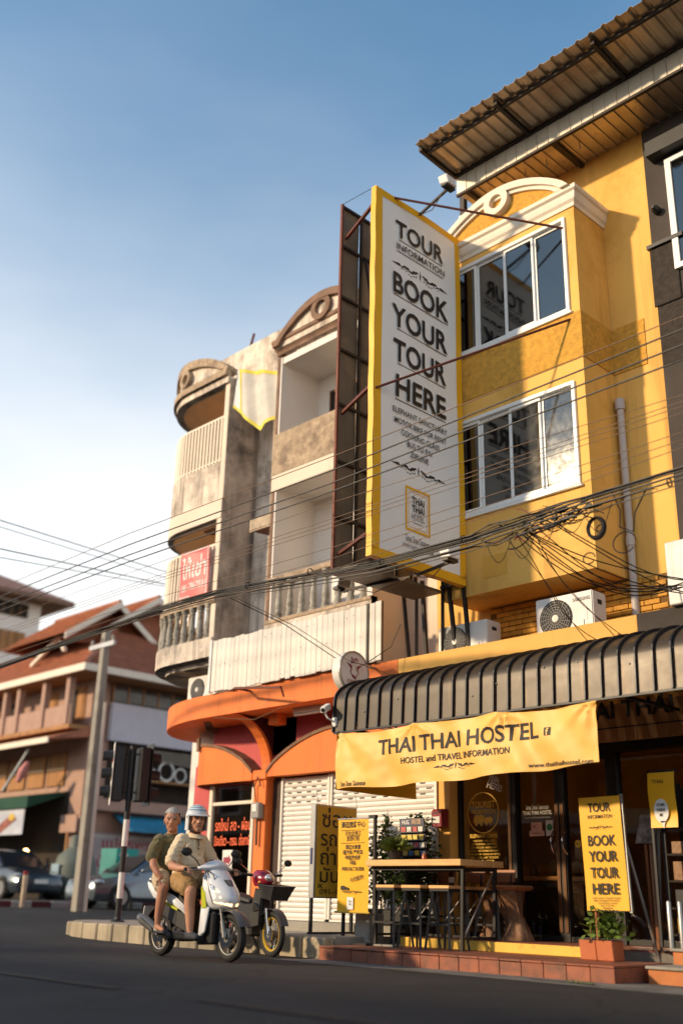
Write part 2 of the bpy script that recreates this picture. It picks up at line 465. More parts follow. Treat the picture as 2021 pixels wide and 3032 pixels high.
MT['gutter'] = mat('gutter_concrete', (.20,.18,.155), .9, var=.25, scale=1.6, bump=.4, bscale=70, dirt=((.07,.062,.052), .42, 1.2))
MT['terracotta'] = mat('terracotta_tile', (.30,.095,.05), .6, var=.18, scale=5, rnd=.16, bump=.15, bscale=60, dirt=((.12,.065,.045), .42, 3))
MT['terracotta_pot'] = mat('terracotta_planter', (.48,.14,.055), .75, var=.12, scale=6, bump=.15, bscale=60)
MT['yellow_riser'] = mat('worn_yellow_riser', (.80,.50,.08), .7, var=.1, dirt=((.35,.12,.04), .12, 5))
MT['banner_white'] = mat('white_vinyl_banner', (.86,.845,.82), .45, var=.03, scale=1)
MT['banner_yellow'] = mat('yellow_vinyl', (.84,.43,.012), .45, var=.06, scale=2)
MT['cloth_yellow'] = mat('pale_yellow_banner_vinyl', (.86,.48,.11), .5, var=.10, scale=1.6)
MT['ink'] = mat('black_print', (.022,.016,.013), .6, var=.1)
MT['ink_gold'] = mat('gold_print', (.80,.48,.05), .5, var=.05)
MT['ink_white'] = mat('white_print', (.62,.58,.50), .55, var=.05)
MT['ink_red'] = mat('maroon_print', (.30,.03,.06), .5, var=.08)
MT['ink_orange'] = mat('orange_red_lettering', (.85,.13,.04), .5, var=.05)
MT['awning'] = mat('dark_ribbed_awning', (.062,.047,.033), .40, metal=.2, var=.2, scale=2, rnd=.14, streak=((.22,.12,.045), .22, 4))  # golden streaks painted in for the panels' warm reflections
MT['awning_rib'] = mat('awning_seam', (.022,.022,.025), .4, metal=.2, var=.15)
MT['wood_pelmet'] = mat('brown_wood_board', (.42,.19,.06), .55, var=.18, scale=3, vscale=(4,4,.4), rnd=.1)
MT['ac_white'] = mat('ac_casing', (.74,.70,.65), .45, var=.05, streak=((.5,.43,.34), .18, 5))
MT['grey_plastic'] = mat('grey_plastic', (.30,.29,.28), .5, var=.08)
MT['fan_dark'] = mat('fan_cavity', (.03,.028,.025), .7)
MT['dark_panel'] = mat('sun_faded_translucent_panel', (.13,.105,.08), .4, var=.3, scale=1.2, dirt=((.24,.17,.10), .35, 1.4), streak=((.05,.04,.032), .35, 3))
MT['cable'] = mat('black_cable', (.022,.018,.016), .55, var=.2)
MT['cable_brown'] = mat('brown_cable', (.16,.085,.045), .6, var=.2)
MT['dark_wall'] = mat('charcoal_painted_wall', (.055,.043,.036), .8, var=.22, scale=2, bump=.3, bscale=40)
MT['dark_wall_rough'] = mat('charcoal_rough_render', (.045,.035,.028), .9, var=.35, scale=12, bump=1.0, bscale=40)
MT['oak'] = mat('light_wood', (.74,.42,.16), .5, var=.18, scale=6, vscale=(.6,8,8), rnd=.06, coat=.15)
MT['oak_dark'] = mat('red_brown_wood', (.34,.13,.05), .5, var=.22, scale=5, vscale=(.6,6,6))
MT['trunk_wood'] = mat('knotted_teak_stump', (.22,.11,.055), .6, var=.4, scale=5, bump=.5, bscale=18, dirt=((.06,.03,.018), .4, 4))
MT['leaf'] = mat('leaf_green', (.055,.095,.022), .55, var=.35, scale=12, rnd=.1)
MT['leaf_bright'] = mat('bright_leaf', (.13,.19,.03), .5, var=.3, scale=12)
MT['grass_pot'] = mat('fine_grass', (.14,.18,.035), .6, var=.3, scale=14)
MT['pot_black'] = mat('black_plastic_pot', (.02,.02,.02), .5)
MT['red_box'] = mat('dark_red_enamel', (.25,.022,.03), .4, var=.06)
MT['paper'] = mat('white_paper', (.75,.73,.70), .7, var=.03)
MT['olive_sign'] = mat('ochre_sign_sheet', (.52,.34,.03), .6, var=.1, scale=2)
MT['grey_steel'] = mat('grey_steel', (.38,.38,.38), .4, metal=.7)
MT['interior'] = mat('shop_interior_wall', (.50,.30,.09), .85, var=.2)
MT['interior_dark'] = mat('dark_interior', (.03,.022,.016), .9, var=.2)
MT['lamp_glow'] = mat('lamp_glow', (.9,.6,.3), .5, emit=((1.0,.62,.25), 6.0))
print('p0 ok')
# ================================================================== ground
def gz(x, y):
    rise = .33*sst((-15-x)/11.0)
    crown = .05*sst((10.0-y)/1.8)*(1-sst((-15-x)/8.0))
    return rise+crown
def axis(a, b, fine0, fine1, st, big):
    out = []; t = fine0
    while t < fine1: out.append(t); t += st
    k = 1; x = fine0
    lo = []
    while x > a: x -= big*k*.4; lo.append(x); k += 1
    hi = []; k = 1; x = fine1
    while x < b: hi.append(x); x += big*k*.4; k += 1
    return lo[::-1]+out+hi+[b]
gx = axis(-600, 400, -42, 8, 1.0, 6); gy = axis(-300, 700, -6, 34, 1.0, 6)
mb = MB()
for x in gx:
    for y in gy: mb.v.append((x, y, gz(x, y)))
n = len(gy)
for i in range(len(gx)-1):
    for j in range(n-1): mb.f.append((i*n+j, (i+1)*n+j, (i+1)*n+j+1, i*n+j+1)); mb.m.append(0)
obj('road', mb, MT['asphalt'], smooth=True, kind='structure')
# gutter strip in front of the steps
mb = MB()
N = 60
for i in range(N+1):
    x = lerp(-10.75, 6, i/N)
    e = 9.25+.14*fbm(x*.8, 3.1, 0)+.05*fbm(x*4, 1, 0)-.12*sst((x+8)/4)
    mb.v += [(x, e, gz(x, e)+.004), (x, 9.8, gz(x, 9.8)+.006), (x, 10.4, gz(x, 10.4)+.006)]
for i in range(N):
    for j in range(2): a = i*3+j; mb.f.append((a, a+3, a+4, a+1)); mb.m.append(0)
obj('gutter', mb, MT['gutter'], smooth=True, kind='structure')
mb = MB()
for i in range(40):
    x = -24+i*.5
    if random.random() < .12: continue
    y = 4.9
    mb.add([(x, y, gz(x,y)+.008), (x+.5, y, gz(x+.5,y)+.008), (x+.5, y+.11, gz(x+.5,y+.11)+.008), (x, y+.11, gz(x,y+.11)+.008)], [(0,1,2,3)])
obj('road_line', mb, mat('worn_yellow_road_paint', (.065,.038,.018), .8, var=.3, scale=5, dirt=((.03,.028,.026), .6, 6)), kind='structure')

obj('drain_slot', MB().add([(x, y, gz(x,y)+.0115) for x, y in ((-7.1,9.66),(-6.8,9.58),(-6.5,9.58),(-6.1,9.45),(-6.12,9.52),(-6.5,9.66),(-6.8,9.65),(-7.05,9.71))], [tuple(range(8))]), MT['black_metal'], None, kind='structure')
# raised pavement round the corner, with kerb stones
def kerb_path():
    pts = [(-10.72, 10.22), (-16.6, 10.22)]
    for i in range(1, 9):
        a = -PI/2-PI/2*i/8
        pts.append((-16.6+1.9*math.cos(a), 12.12+1.9*math.sin(a)))
    pts.append((-18.5, 40))
    return pts
kp = kerb_path()
mb = MB()
poly = [(x if x < -17 or i == 0 else x, y+.0) for i, (x, y) in enumerate(kp)]
inner = []
for i, (x, y) in enumerate(kp):
    inner.append((x+(.2 if x < -18.3 else 0)+(.12 if -18.3 <= x < -16.6 else 0), y+(.2 if y < 10.3 else .1)))
mb.prism(inner+[(-10.72, 40)], 'z', -.1, .265)
pav = obj('pavement', mb, MT['concrete'], kind='structure')
# walk the path and lay stones
def along(pts, step):
    out = []; carry = 0
    for (x0,y0),(x1,y1) in zip(pts, pts[1:]):
        L = math.hypot(x1-x0, y1-y0); t = carry
        while t < L: out.append((lerp(x0,x1,t/L), lerp(y0,y1,t/L), math.atan2(y1-y0, x1-x0))); t += step
        carry = t-L
    return out
st = along(kp[:-1]+[(-18.5, 16)], .46)
mb = MB().box(-.212, .212, 0, .2, -.3, .262)
k0 = None
for i, (x, y, a) in enumerate(st):
    if k0 is None:
        k0 = obj('kerb_stone', mb, MT['kerb'], pav, bev=.02); k0.data.transform(Matrix.Translation(org(pav)))
    o = k0 if i == 0 else k0.copy()
    if i: COL.objects.link(o); o.parent = pav
    h = gz(x, y)
    o.location = (x+.23*math.cos(a)-org(pav).x, y+.23*math.sin(a)-org(pav).y, h*.0-org(pav).z+random.uniform(-.012,.008))
    o.rotation_euler = (0, 0, a+PI+random.uniform(-.03,.03))
    o.location.x += -math.sin(a+PI)*(-.02); 
mb = MB().box(-14.3, -10.72, 11.55, 13, .2, .40)
obj('shop_threshold', mb, MT['concrete'], pav, bev=.01)

# terracotta step in front of the hostel
sp = thing('entrance_step', 'low terracotta tiled entrance step with yellow painted riser at the hostel door', 'step', (-8.4, 10.0, 0))
obj('core', MB().box(-10.58, -6.27, 10.03, 12.3, -.1, .150), MT['gutter'], sp)
nx = 15; tw = (10.60-6.25)/nx
ft_ = obj('front_tile', MB().box(-10.60+.004, -10.60+tw-.004, 10.005, 10.028, -.02, .145), MT['terracotta'], sp, bev=.004)
tt_ = obj('tread_tile', MB().box(-10.60+.004, -10.60+tw-.004, 9.995, 10.29, .1502, .172), MT['terracotta'], sp, bev=.004)
for i in range(nx):
    for j in range(4):
        if i or j: inst(tt_, sp, (i*tw, j*.295, 0))
    if i: inst(ft_, sp, (i*tw, random.uniform(-.003,.003), random.uniform(-.004,.004)))
se_ = obj('side_tile', MB().box(-6.268, -6.248, 10.03, 10.31, -.02, .147), MT['terracotta'], sp, bev=.004)
for j in range(1, 4): inst(se_, sp, (0, j*.285, 0))
obj('riser', MB().box(-10.25, -6.9, 11.17, 11.2, .172, .285), MT['yellow_riser'], sp, bev=.004)
pt_ = obj('floor_tile', MB().box(-10.25+.003, -9.95-.003, 11.2, 11.497, .27, .290), MT['terracotta'], sp, bev=.003)
for i in range(14):
    for j in range(4):
        if i or j: inst(pt_, sp, (i*.30, j*.30, 0))
obj('platform_core', MB().box(-10.25, -6.05, 11.2, 12.4, .15, .268), MT['gutter'], sp)

# ================================================================== hostel (yellow shophouse)
YW, BX0, BX1, BY = 12.0, -9.45, -6.89, 11.2
hs = thing('hostel_building', 'bright yellow three storey shophouse with bay windows and arched cream pediment', 'building', (-8.2, 12.0, 0))
obj('wall', MB().box(-10.25, -6.1, YW, 20, 3.05, 11.73), MT['yellow'], hs)
mb = MB().box(-10.25, -6.32, 11.1, 11.24, 3.70, 4.06).box(-10.25, -6.32, 11.242, YW-.002, 3.70, 3.93)
obj('canopy_slab', mb, MT['yellow_trim'], hs, bev=.008)
obj('side_wall', MB().box(-10.25, -10.10, 12.4, 20, .2, 3.05), MT['interior'], hs)
# bay
obj('bay_core', MB().box(BX0, BX1, 11.32, YW-.001, 4.82, 10.36), MT['yellow'], hs)
WX0, WX1 = -9.30, -7.04
mb = MB()
for z0, z1 in ((4.82, 6.0), (7.53, 8.63), (10.22, 10.36)): mb.box(BX0, BX1, BY, 11.319, z0, z1)
for z0, z1 in ((6.0, 7.53), (8.63, 10.22)):
    mb.box(BX0, WX0, BY, 11.319, z0, z1); mb.box(WX1, BX1, BY, 11.319, z0, z1)
obj('bay_front', mb, MT['yellow'], hs)
obj('bay_soffit_rim', MB().box(BX0-.001, BX1+.001, BY-.003, BY+.14, 4.80, 4.819).box(BX0+.0, BX1-.0, 11.342, 11.9, 4.812, 4.819), MT['yellow'], hs)
mb = MB().box(BX0+.01, BX1-.0, BY-.014, BY-.001, 7.86, 8.585)
mb.box(BX1+.001, BX1+.014, BY-.014, YW-.016, 7.86, 8.585)
mb.box(BX1+.014, -6.36, YW-.014, YW-.001, 7.86, 8.585)
obj('rough_band', mb, MT['yellow_rough'], hs)
obj('wall_patch', MB().box(-8.72, -8.30, BY-.004, BY-.001, 5.0, 5.32), mat('patched_paint', (.70,.37,.06), .7), hs)
def bay_window(z0, z1):
    w = obj('window', MB().box(WX0, WX0+.05, BY-.035, 11.3, z0, z1).box(WX1-.05, WX1, BY-.035, 11.3, z0, z1)
        .box(WX0+.05, WX1-.05, BY-.035, 11.3, z0, z0+.055).box(WX0+.05, WX1-.05, BY-.035, 11.3, z1-.055, z1)
        .box(WX0-.03, WX1+.03, BY-.05, BY-.001, z0-.045, z0-.002), MT['white_frame'], hs, bev=.006)
    pw = (WX1-WX0-.10)/4
    for i in range(4):
        a = WX0+.05+i*pw; yy = 11.245 if i % 2 else 11.215
        obj('sash', MB().box(a, a+.035, yy-.018, yy+.018, z0+.055, z1-.055).box(a+pw-.035, a+pw, yy-.018, yy+.018, z0+.055, z1-.055)
            .box(a+.035, a+pw-.035, yy-.018, yy+.018, z0+.055, z0+.10).box(a+.035, a+pw-.035, yy-.018, yy+.018, z1-.10, z1-.055), MT['white_frame'], w, bev=.004)
        t = random.uniform(-.004,.004); t2 = random.uniform(-.004,.004)
        obj('pane', MB().add([(a+.03, yy+t, z0+.09), (a+pw-.03, yy-t, z0+.09), (a+pw-.03, yy-t+t2, z1-.09), (a+.03, yy+t+t2, z1-.09)], [(0,1,2,3)]), MT['mirror_glass'], w)
bay_window(6.0, 7.53)
bay_window(8.63, 10.22)
# pediment
ped = obj('pediment', MB().prism([(BX0+.0+.03+ (BX1-BX0-.06)*i/24, 10.60+.56*math.sin(PI*i/24)**.8) for i in range(25)], 'y', 11.13, 11.33), MT['yellow_rough'], hs)
prof = [(0,10.34),(-.02,10.34),(-.03,10.40),(-.06,10.44),(-.075,10.51),(-.075,10.55),(-.11,10.58),(-.11,10.645),(0,10.645)]
mb = MB()
def cprof(x, sx, y0=BY):  # mitred profile ring
    return [(x+sx*(-d), y0+d, z) for d, z in prof]
mb.loft([cprof(BX0, -1), cprof(BX1, 1)])
obj('cornice', mb, MT['cream_trim'], ped)
mb = MB().loft([[(BX1+(-d), BY+d, z) for d, z in prof], [(BX1+(-d), YW-.002, z) for d, z in prof]])
obj('cornice_return', mb, MT['cream_trim'], ped)
out = [(BX0-.02+(BX1-BX0+.04)*i/30, 10.64+.60*math.sin(PI*i/30)**.8) for i in range(31)]
inn = [(BX0+.12+(BX1-BX0-.24)*i/30, 10.64+.48*math.sin(PI*i/30)**.8) for i in range(31)]
obj('arch_moulding', MB().strip(out, inn, 'y', 11.04, 11.31), MT['cream_trim'], ped, smooth=False)
inn2 = [(BX0+.22+(BX1-BX0-.44)*i/30, 10.64+.42*math.sin(PI*i/30)**.8) for i in range(31)]
obj('arch_bead', MB().strip(inn, inn2, 'y', 11.085, 11.30), MT['cream_trim'], ped)
mb = MB(); n = 24
o_ = [(-8.17+.23*math.cos(2*PI*i/n), 11.0+.23*math.sin(2*PI*i/n)) for i in range(n)]
i_ = [(-8.17+.12*math.cos(2*PI*i/n), 11.0+.12*math.sin(2*PI*i/n)) for i in range(n)]
obj('medallion', MB().strip(o_, i_, 'y', 11.03, 11.2, True), MT['cream_trim'], ped)
# glazed brick panel behind the air conditioners
obj('mortar', MB().box(-9.2, -6.3, 11.97, 11.985, 3.95, 4.80), mat('brown_mortar', (.20,.10,.025), .9), hs)
bk = obj('brick', MB().box(-9.19, -8.97, 11.945, 11.969, 3.96, 4.025), mat('yellow_painted_brick', (.62,.30,.04), .7, var=.2, scale=9, rnd=.18, bump=.3, bscale=60), hs, bev=.006)
for r_ in range(11):
    for c in range(13):
        if r_ or c:
            x = c*.228+(.114 if r_ % 2 else 0)
            if -9.19+x+.22 < -6.28: inst(bk, hs, (x, random.uniform(-.005,.004), r_*.076))
# drain pipe and wall pipe
obj('drain_pipe', MB().tube([(-6.80, 11.93, 4.0), (-6.80, 11.93, 7.30)], .052, 10), MT['pvc'], hs, smooth=True)
obj('pipe_cap', MB().tube([(-6.80, 11.93, 7.26), (-6.80, 11.93, 7.42)], .072, 10), MT['pvc'], hs, smooth=True)
obj('pipe_joint', MB().tube([(-6.80, 11.93, 5.25), (-6.80, 11.93, 5.37)], .064, 10), MT['pvc'], hs, smooth=True)
obj('ledge_pipe', MB().tube([(-8.9, 11.05, 3.74), (-6.75, 11.05, 3.76)], .038, 8).tube([(-6.76,11.05,3.76),(-6.52,11.03,3.80)], .055, 8), MT['yellow_trim'], hs, smooth=True)
# ground floor: pillar, dark beam, glass doors
obj('pillar', MB().box(-10.25, -10.03, 11.98, 12.3, .28, 3.0), MT['yellow_trim'], hs, bev=.01)
obj('header_beam', MB().box(-10.03, -6.05, 12.12, 12.3, 2.62, 3.05), MT['black_frame'], hs)
obj('end_pillar', MB().box(-6.32, -6.06, 11.98, 12.3, .28, 3.0), MT['black_frame'], hs)
DY = 12.2
sf = obj('shopfront_frame', MB().box(-10.03, -9.99, DY-.05, DY+.05, .29, 2.62).box(-9.13, -8.99, DY-.07, DY+.07, .29, 2.62).box(-8.36, -8.20, DY-.05, DY+.05, .29, 2.62)
   .box(-7.54, -7.38, DY-.07, DY+.07, .29, 2.62).box(-6.40, -6.32, DY-.05, DY+.05, .29, 2.62)
   .box(-9.99, -9.13, DY-.04, DY+.04, .29, .36).box(-8.99, -8.36, DY-.04, DY+.04, .29, .36).box(-8.20, -7.54, DY-.04, DY+.04, .29, .36).box(-7.38, -6.4, DY-.04, DY+.04, .29, .36)
   .box(-9.99, -9.13, DY-.04, DY+.04, 2.55, 2.62).box(-8.99, -8.36, DY-.04, DY+.04, 2.55, 2.62).box(-8.20, -7.54, DY-.04, DY+.04, 2.55, 2.62), MT['black_frame'], hs, bev=.005)
obj('bronze_jamb', MB().box(-9.115, -9.065, DY-.085, DY-.072, .33, 2.6).box(-8.355, -8.30, DY-.066, DY-.052, .4, 2.0).box(-8.27, -8.215, DY-.066, DY-.052, .4, 2.0), MT['bronze'], sf, bev=.004)
for a, b in ((-9.99,-9.13),(-8.99,-8.36),(-8.20,-7.54),(-7.38,-6.40)):
    obj('pane', MB().add([(a, DY, .36), (b, DY, .36), (b, DY, 2.55), (a, DY, 2.55)], [(0,1,2,3)]), MT['shop_glass'], sf)
for x in (-8.375, -8.195):
    pts = [(x, DY-.05-.09*math.sin(PI*i/12)**.6, 1.36+.30*i/12) for i in range(13)]
    obj('door_handle', MB().tube(pts, .014, 8), mat('chrome', (.8,.78,.74), .12, metal=1.0, var=.02) if x < -8.3 else bpy.data.materials['chrome'], sf, smooth=True)
# shop interior
obj('interior_shell', MB().add([(-10.1,12.4,.29),(-6.1,12.4,.29),(-6.1,16,.29),(-10.1,16,.29),(-10.1,12.4,3.04),(-6.1,12.4,3.04),(-6.1,16,3.04),(-10.1,16,3.04)],
    [(0,1,2,3),(7,6,5,4),(3,2,6,7),(1,5,6,2)]), MT['interior'], hs, fix=False)
obj('counter', MB().box(-9.9, -8.7, 13.3, 13.8, 1.06, 1.12), MT['oak'], hs, bev=.01)
obj('counter_base', MB().box(-9.8, -8.8, 13.4, 13.8, .29, 1.06), MT['interior_dark'], hs)
for x, h, c in ((-9.7,.16,(.1,.1,.12)), (-9.35,.22,(.35,.3,.22)), (-9.1,.12,(.5,.45,.36)), (-8.95,.2,(.08,.07,.06))):
    obj('counter_item', MB().lathe([(.05,0),(.055,h*.6),(.03,h),(.001,h)], (x,13.5,1.12), 10), mat('bottle_%d' % int(-x*100), c, .3), hs, smooth=True)
obj('wall_poster', MB().box(-7.9, -7.45, 15.9, 15.95, 1.3, 2.0), mat('poster', (.45,.20,.05), .6, var=.3), hs)
# metal roof: cladding sheets, purlins, overhanging ribbed eave
rf = obj('roof', MB().hexa([(-9.2,11.3,12.12),(-2.4,11.3,12.12),(-2.4,20,13.2),(-9.2,20,13.2),(-9.2,11.3,12.16),(-2.4,11.3,12.16),(-2.4,20,13.24),(-9.2,20,13.24)]), MT['zinc'], hs)
sh = obj('cladding_sheet', MB().box(-9.05+.004, -8.85-.006, 11.185, 11.20, 11.66, 12.05).box(-8.861, -8.849, 11.172, 11.185, 11.66, 12.05), MT['zinc_white'], rf)
for i in range(1, 33): inst(sh, rf, (i*.2, random.uniform(-.003,.003), 0))
def eave_sheet():
    mb = MB(); 
    pr_ = [(0,0),(.06,0),(.085,.035),(.125,.035),(.15,0),(.21,0)]
    def ring(y, z): return [(-9.09+x, y, z+h) for x, h in pr_]
    mb.loft([ring(10.2, 12.13), ring(11.3, 12.06)], closed=False, caps=False)
    return mb
es = obj('eave_sheet', eave_sheet(), MT['zinc'], rf, solid=.004)
for i in range(1, 32): inst(es, rf, (i*.21, 0, random.uniform(-.002,.002)))
mb = MB().box(-9.1, -2.4, 10.42, 10.47, 12.045, 12.10)
mb.box(-9.1, -2.4, 11.14, 11.184, 11.99, 12.05)
obj('purlin', mb, MT['dark_steel'], rf)
for x in (-9.1, -7.6, -5.9, -4.2): obj('rafter', MB().hexa([(x,10.3,12.04),(x+.06,10.3,12.04),(x+.06,11.18,11.985),(x,11.18,11.985),(x,10.3,12.115),(x+.06,10.3,12.115),(x+.06,11.18,12.05),(x,11.18,12.05)]), MT['dark_steel'], rf)
obj('bottom_rail', MB().box(-9.05, -2.4, 11.16, 11.215, 11.615, 11.658), MT['dark_steel'], rf)
ss = obj('soffit_sheet', MB().box(-9.05+.003, -8.90, 11.22, 11.99, 11.70, 11.71).box(-8.90, -8.872, 11.22, 11.99, 11.675, 11.71), MT['zinc'], rf)
for i in range(1, 36): inst(ss, rf, (i*.18, 0, 0))
for x in (-8.9, -7.2): obj('soffit_beam', MB().box(x, x+.07, 11.22, 11.99, 11.63, 11.674), MT['dark_steel'], rf)
obj('roof_post', MB().box(-9.33, -9.24, 11.6, 11.69, 10.4, 12.1), MT['dark_steel'], rf)
obj('post_cap', MB().box(-9.345, -9.225, 11.585, 11.705, 11.35, 11.6), MT['white_frame'], rf)
for x in (-8.6, -8.3, -7.9, -7.5, -6.9): # hooks under the soffit
    obj('hook', MB().tube([(x, 11.5, 11.69), (x, 11.5, 11.62), (x+.02, 11.5, 11.58), (x, 11.5, 11.555), (x-.02, 11.5, 11.58)], .008, 5), MT['grey_steel'], rf)

# ================================================================== dark neighbour on the right
nb = thing('dark_building', 'charcoal painted shophouse with white window at the right edge of the picture', 'building', (-4, 12.0, 0))
obj('wall', MB().box(-6.1, 2, 11.93, 20, 3.05, 11.65), MT['dark_wall'], nb)
obj('rough_band', MB().box(-6.09, 2, 11.915, 11.929, 7.7, 8.6), MT['dark_wall_rough'], nb)
obj('wall_strip', MB().box(-6.13, -5.72, 11.90, 11.929, 8.62, 9.55), MT['dark_wall_rough'], nb, bev=.01)
obj('ledge', MB().box(-6.15, -5.6, 11.86, 11.93, 9.56, 9.62), MT['black_metal'], nb)
obj('canopy_slab', MB().box(-6.31, 2, 11.08, 11.92, 3.66, 4.06), MT['dark_wall'], nb)
obj('window_hood', MB().box(-5.95, 2, 11.70, 11.93, 10.98, 11.22), MT['black_metal'], nb)
w = obj('window', MB().box(-5.76, -5.67, 11.87, 11.93, 9.07, 10.92).box(-5.67, 1, 11.87, 11.93, 10.84, 10.92).box(-5.67, 1, 11.87, 11.93, 9.07, 9.15).box(-4.7,-4.62,11.87,11.93,9.15,10.84), MT['white_frame'], nb)
for a, b in ((-5.67,-4.7),(-4.62,-3.7)): obj('pane', MB().add([(a,11.90,9.15),(b,11.90,9.15),(b,11.90,10.84),(a,11.90,10.84)], [(0,1,2,3)]), MT['mirror_glass'], w)
obj('wall_stub', MB().lathe([(.06,0),(.06,.1),(.02,.16)], (-5.95,11.93,10.15), 8, 'y').map(lambda p: Vector((p.x, 11.93-(p.y-11.93), p.z))), MT['black_metal'], nb)
obj('shop_interior', MB().add([(-6.05,12.4,.36),(3,12.4,.36),(3,16,.36),(-6.05,16,.36),(-6.05,12.4,3.04),(3,12.4,3.04),(3,16,3.04),(-6.05,16,3.04)], [(0,1,2,3),(7,6,5,4),(3,2,6,7),(1,5,6,2),(0,3,7,4)]), MT['interior_dark'], nb, fix=False)
ns = thing('side_steps', 'two orange tiled steps with grey nosings at the right edge', 'steps', (-4, 10.4, 0))
for i, (y0, z0, z1) in enumerate(((10.45, -.1, .17), (10.98, .15, .33))):
    obj('riser', MB().box(-6.15+.0, 3, y0+.03, 13 if i else 11.2, z0, z1-.03), mat('orange_tile_riser_%d' % i, (.50,.17,.05), .65, var=.15, scale=4), ns)
    obj('nosing', MB().box(-6.17, 3, y0, 13 if i else 11.2, z1-.03, z1), MT['concrete'], ns, bev=.006)
# ================================================================== middle shophouse (white balconies, shutters below)
ub = thing('balcony_building', 'weathered cream shophouse with two open white balconies above white roller shutters', 'building', (-12.2, 12.0, 0))
C0, C1 = -13.42, -10.89
obj('wall', MB().box(-14.25, C0, YW, 12.3, 3.05, 10.4).box(C1, -10.2505, YW, 12.3, 3.05, 10.4).box(-14.25, -10.2505, 12.302, 20, 3.05, 10.4), MT['cream_wall'], ub)
obj('roof_parapet', MB().box(-14.3, -10.2505, YW, 12.25, 10.4, 11.62), MT['weather'], ub)
# balcony shell
obj('balcony_pier', MB().box(C0, C0+.11, BY, 12.3, 4.07, 10.25), MT['white_wall'], ub)
obj('pier_edge', MB().box(C0-.006, C0+.07, BY-.012, BY-.001, 4.07, 10.25), MT['brown_trim'], ub)
obj('balcony_pier', MB().box(C1-.11, C1, BY, 12.3, 4.07, 10.25), MT['white_wall'], ub)
obj('back_wall', MB().box(C0+.11, C1-.11, 12.14, 12.3, 4.07, 10.25), MT['white_wall'], ub)
for z0_, z1_ in ((7.60,7.86),(10.12,10.25)): obj('balcony_ceiling', MB().box(C0+.11, C1-.11, BY+.02, 12.14, z0_, z1_), MT['white_wall'], ub)
obj('upper_parapet', MB().box(C0, C1, BY-.03, BY-.002, 7.86, 8.66).box(C0+.11, C1-.11, BY, BY+.10, 7.862, 8.66), MT['weather_brown'], ub)
obj('white_beam', MB().box(C0-.004, C1+.004, BY-.022, BY-.002, 7.56, 7.858), MT['cream_wall'], ub)
obj('lower_parapet', MB().box(C0, C1, BY-.02, BY+.12, 4.07, 5.17), MT['weather'], ub)
obj('ceiling_lamp', MB().tube([(-11.9, 11.6, 10.08), (-11.3, 11.6, 10.08)], .03, 8), MT['grey_plastic'], ub)
wd = obj('window', MB().box(-12.95, -12.9, 12.10, 12.14, 8.72, 9.75).box(-12.2, -12.15, 12.10, 12.14, 8.72, 9.75).box(-12.9, -12.2, 12.10, 12.14, 9.70, 9.75).box(-12.9, -12.2, 12.10, 12.14, 9.2, 9.24), MT['bronze'], ub)
obj('pane', MB().add([(-12.9,12.12,8.72),(-12.2,12.12,8.72),(-12.2,12.12,9.7),(-12.9,12.12,9.7)], [(0,1,2,3)]), mat('dark_pane', (.03,.028,.03), .1, var=.1), wd)
dr = obj('door', MB().box(-12.7, -12.0, 12.10, 12.138, 5.2, 7.1), mat('pale_panel_door', (.66,.62,.58), .6, var=.05), ub, bev=.01)
obj('handle', MB().box(-12.62, -12.58, 12.06, 12.1, 6.1, 6.3), MT['bronze'], dr)
# balustrade
def baluster_mb(x, y, z0, h, r=.062):
    pr_ = [(r*1.25,0),(r*1.25,h*.06),(r*.85,h*.08),(r*1.1,h*.14),(r*.8,h*.20),(r*1.05,h*.28),(r*.95,h*.45),(r*.7,h*.66),(r*.6,h*.78),(r*.95,h*.83),(r*.7,h*.87),(r*1.2,h*.92),(r*1.25,h)]
    return MB().lathe(pr_, (x, y, z0), 10)
b0 = obj('baluster', baluster_mb(-13.16, BY+.05, 5.17, .66), MT['baluster'], ub, smooth=True, auto=50)
for i in range(1, 8): inst(b0, ub, (i*.292, 0, 0), rotz=0)
obj('top_rail', MB().box(C0, C1, BY-.03, BY+.14, 5.83, 5.93), MT['weather_brown'], ub, bev=.012)
obj('bottom_rail', MB().box(C0-.003, C1, BY-.035, BY+.13, 5.10, 5.172), MT['weather_brown'], ub, bev=.012)
# pediment (stained brown)
pd = obj('pediment', MB().prism([(C0+(C1-C0)*i/24, 10.42+.62*math.sin(PI*i/24)**.8) for i in range(25)], 'y', 11.12, 11.4), MT['weather'], ub)
mb = MB().loft([[(C0+d, BY+d, z-.03) for d, z in prof], [(C1-d, BY+d, z-.03) for d, z in prof]])
obj('cornice', mb, MT['brown_trim'], pd)
obj('cornice_return', MB().loft([[(C0+d, BY+d, z-.03) for d, z in prof], [(C0+d, YW, z-.03) for d, z in prof]]), MT['brown_trim'], pd)
o_ = [(C0-.03+(C1-C0+.06)*i/30, 10.44+.68*math.sin(PI*i/30)**.8) for i in range(31)]
i_ = [(C0+.13+(C1-C0-.26)*i/30, 10.44+.53*math.sin(PI*i/30)**.8) for i in range(31)]
obj('arch_moulding', MB().strip(o_, i_, 'y', 11.04, 11.38), MT['brown_trim'], pd)
mb = MB(); n = 20; xc = (C0+C1)/2
mb.strip([(xc+.25*math.cos(2*PI*i/n), 10.80+.25*math.sin(2*PI*i/n)) for i in range(n)], [(xc+.14*math.cos(2*PI*i/n), 10.80+.14*math.sin(2*PI*i/n)) for i in range(n)], 'y', 11.05, 11.2, True)
obj('medallion', mb, MT['brown_trim'], pd)
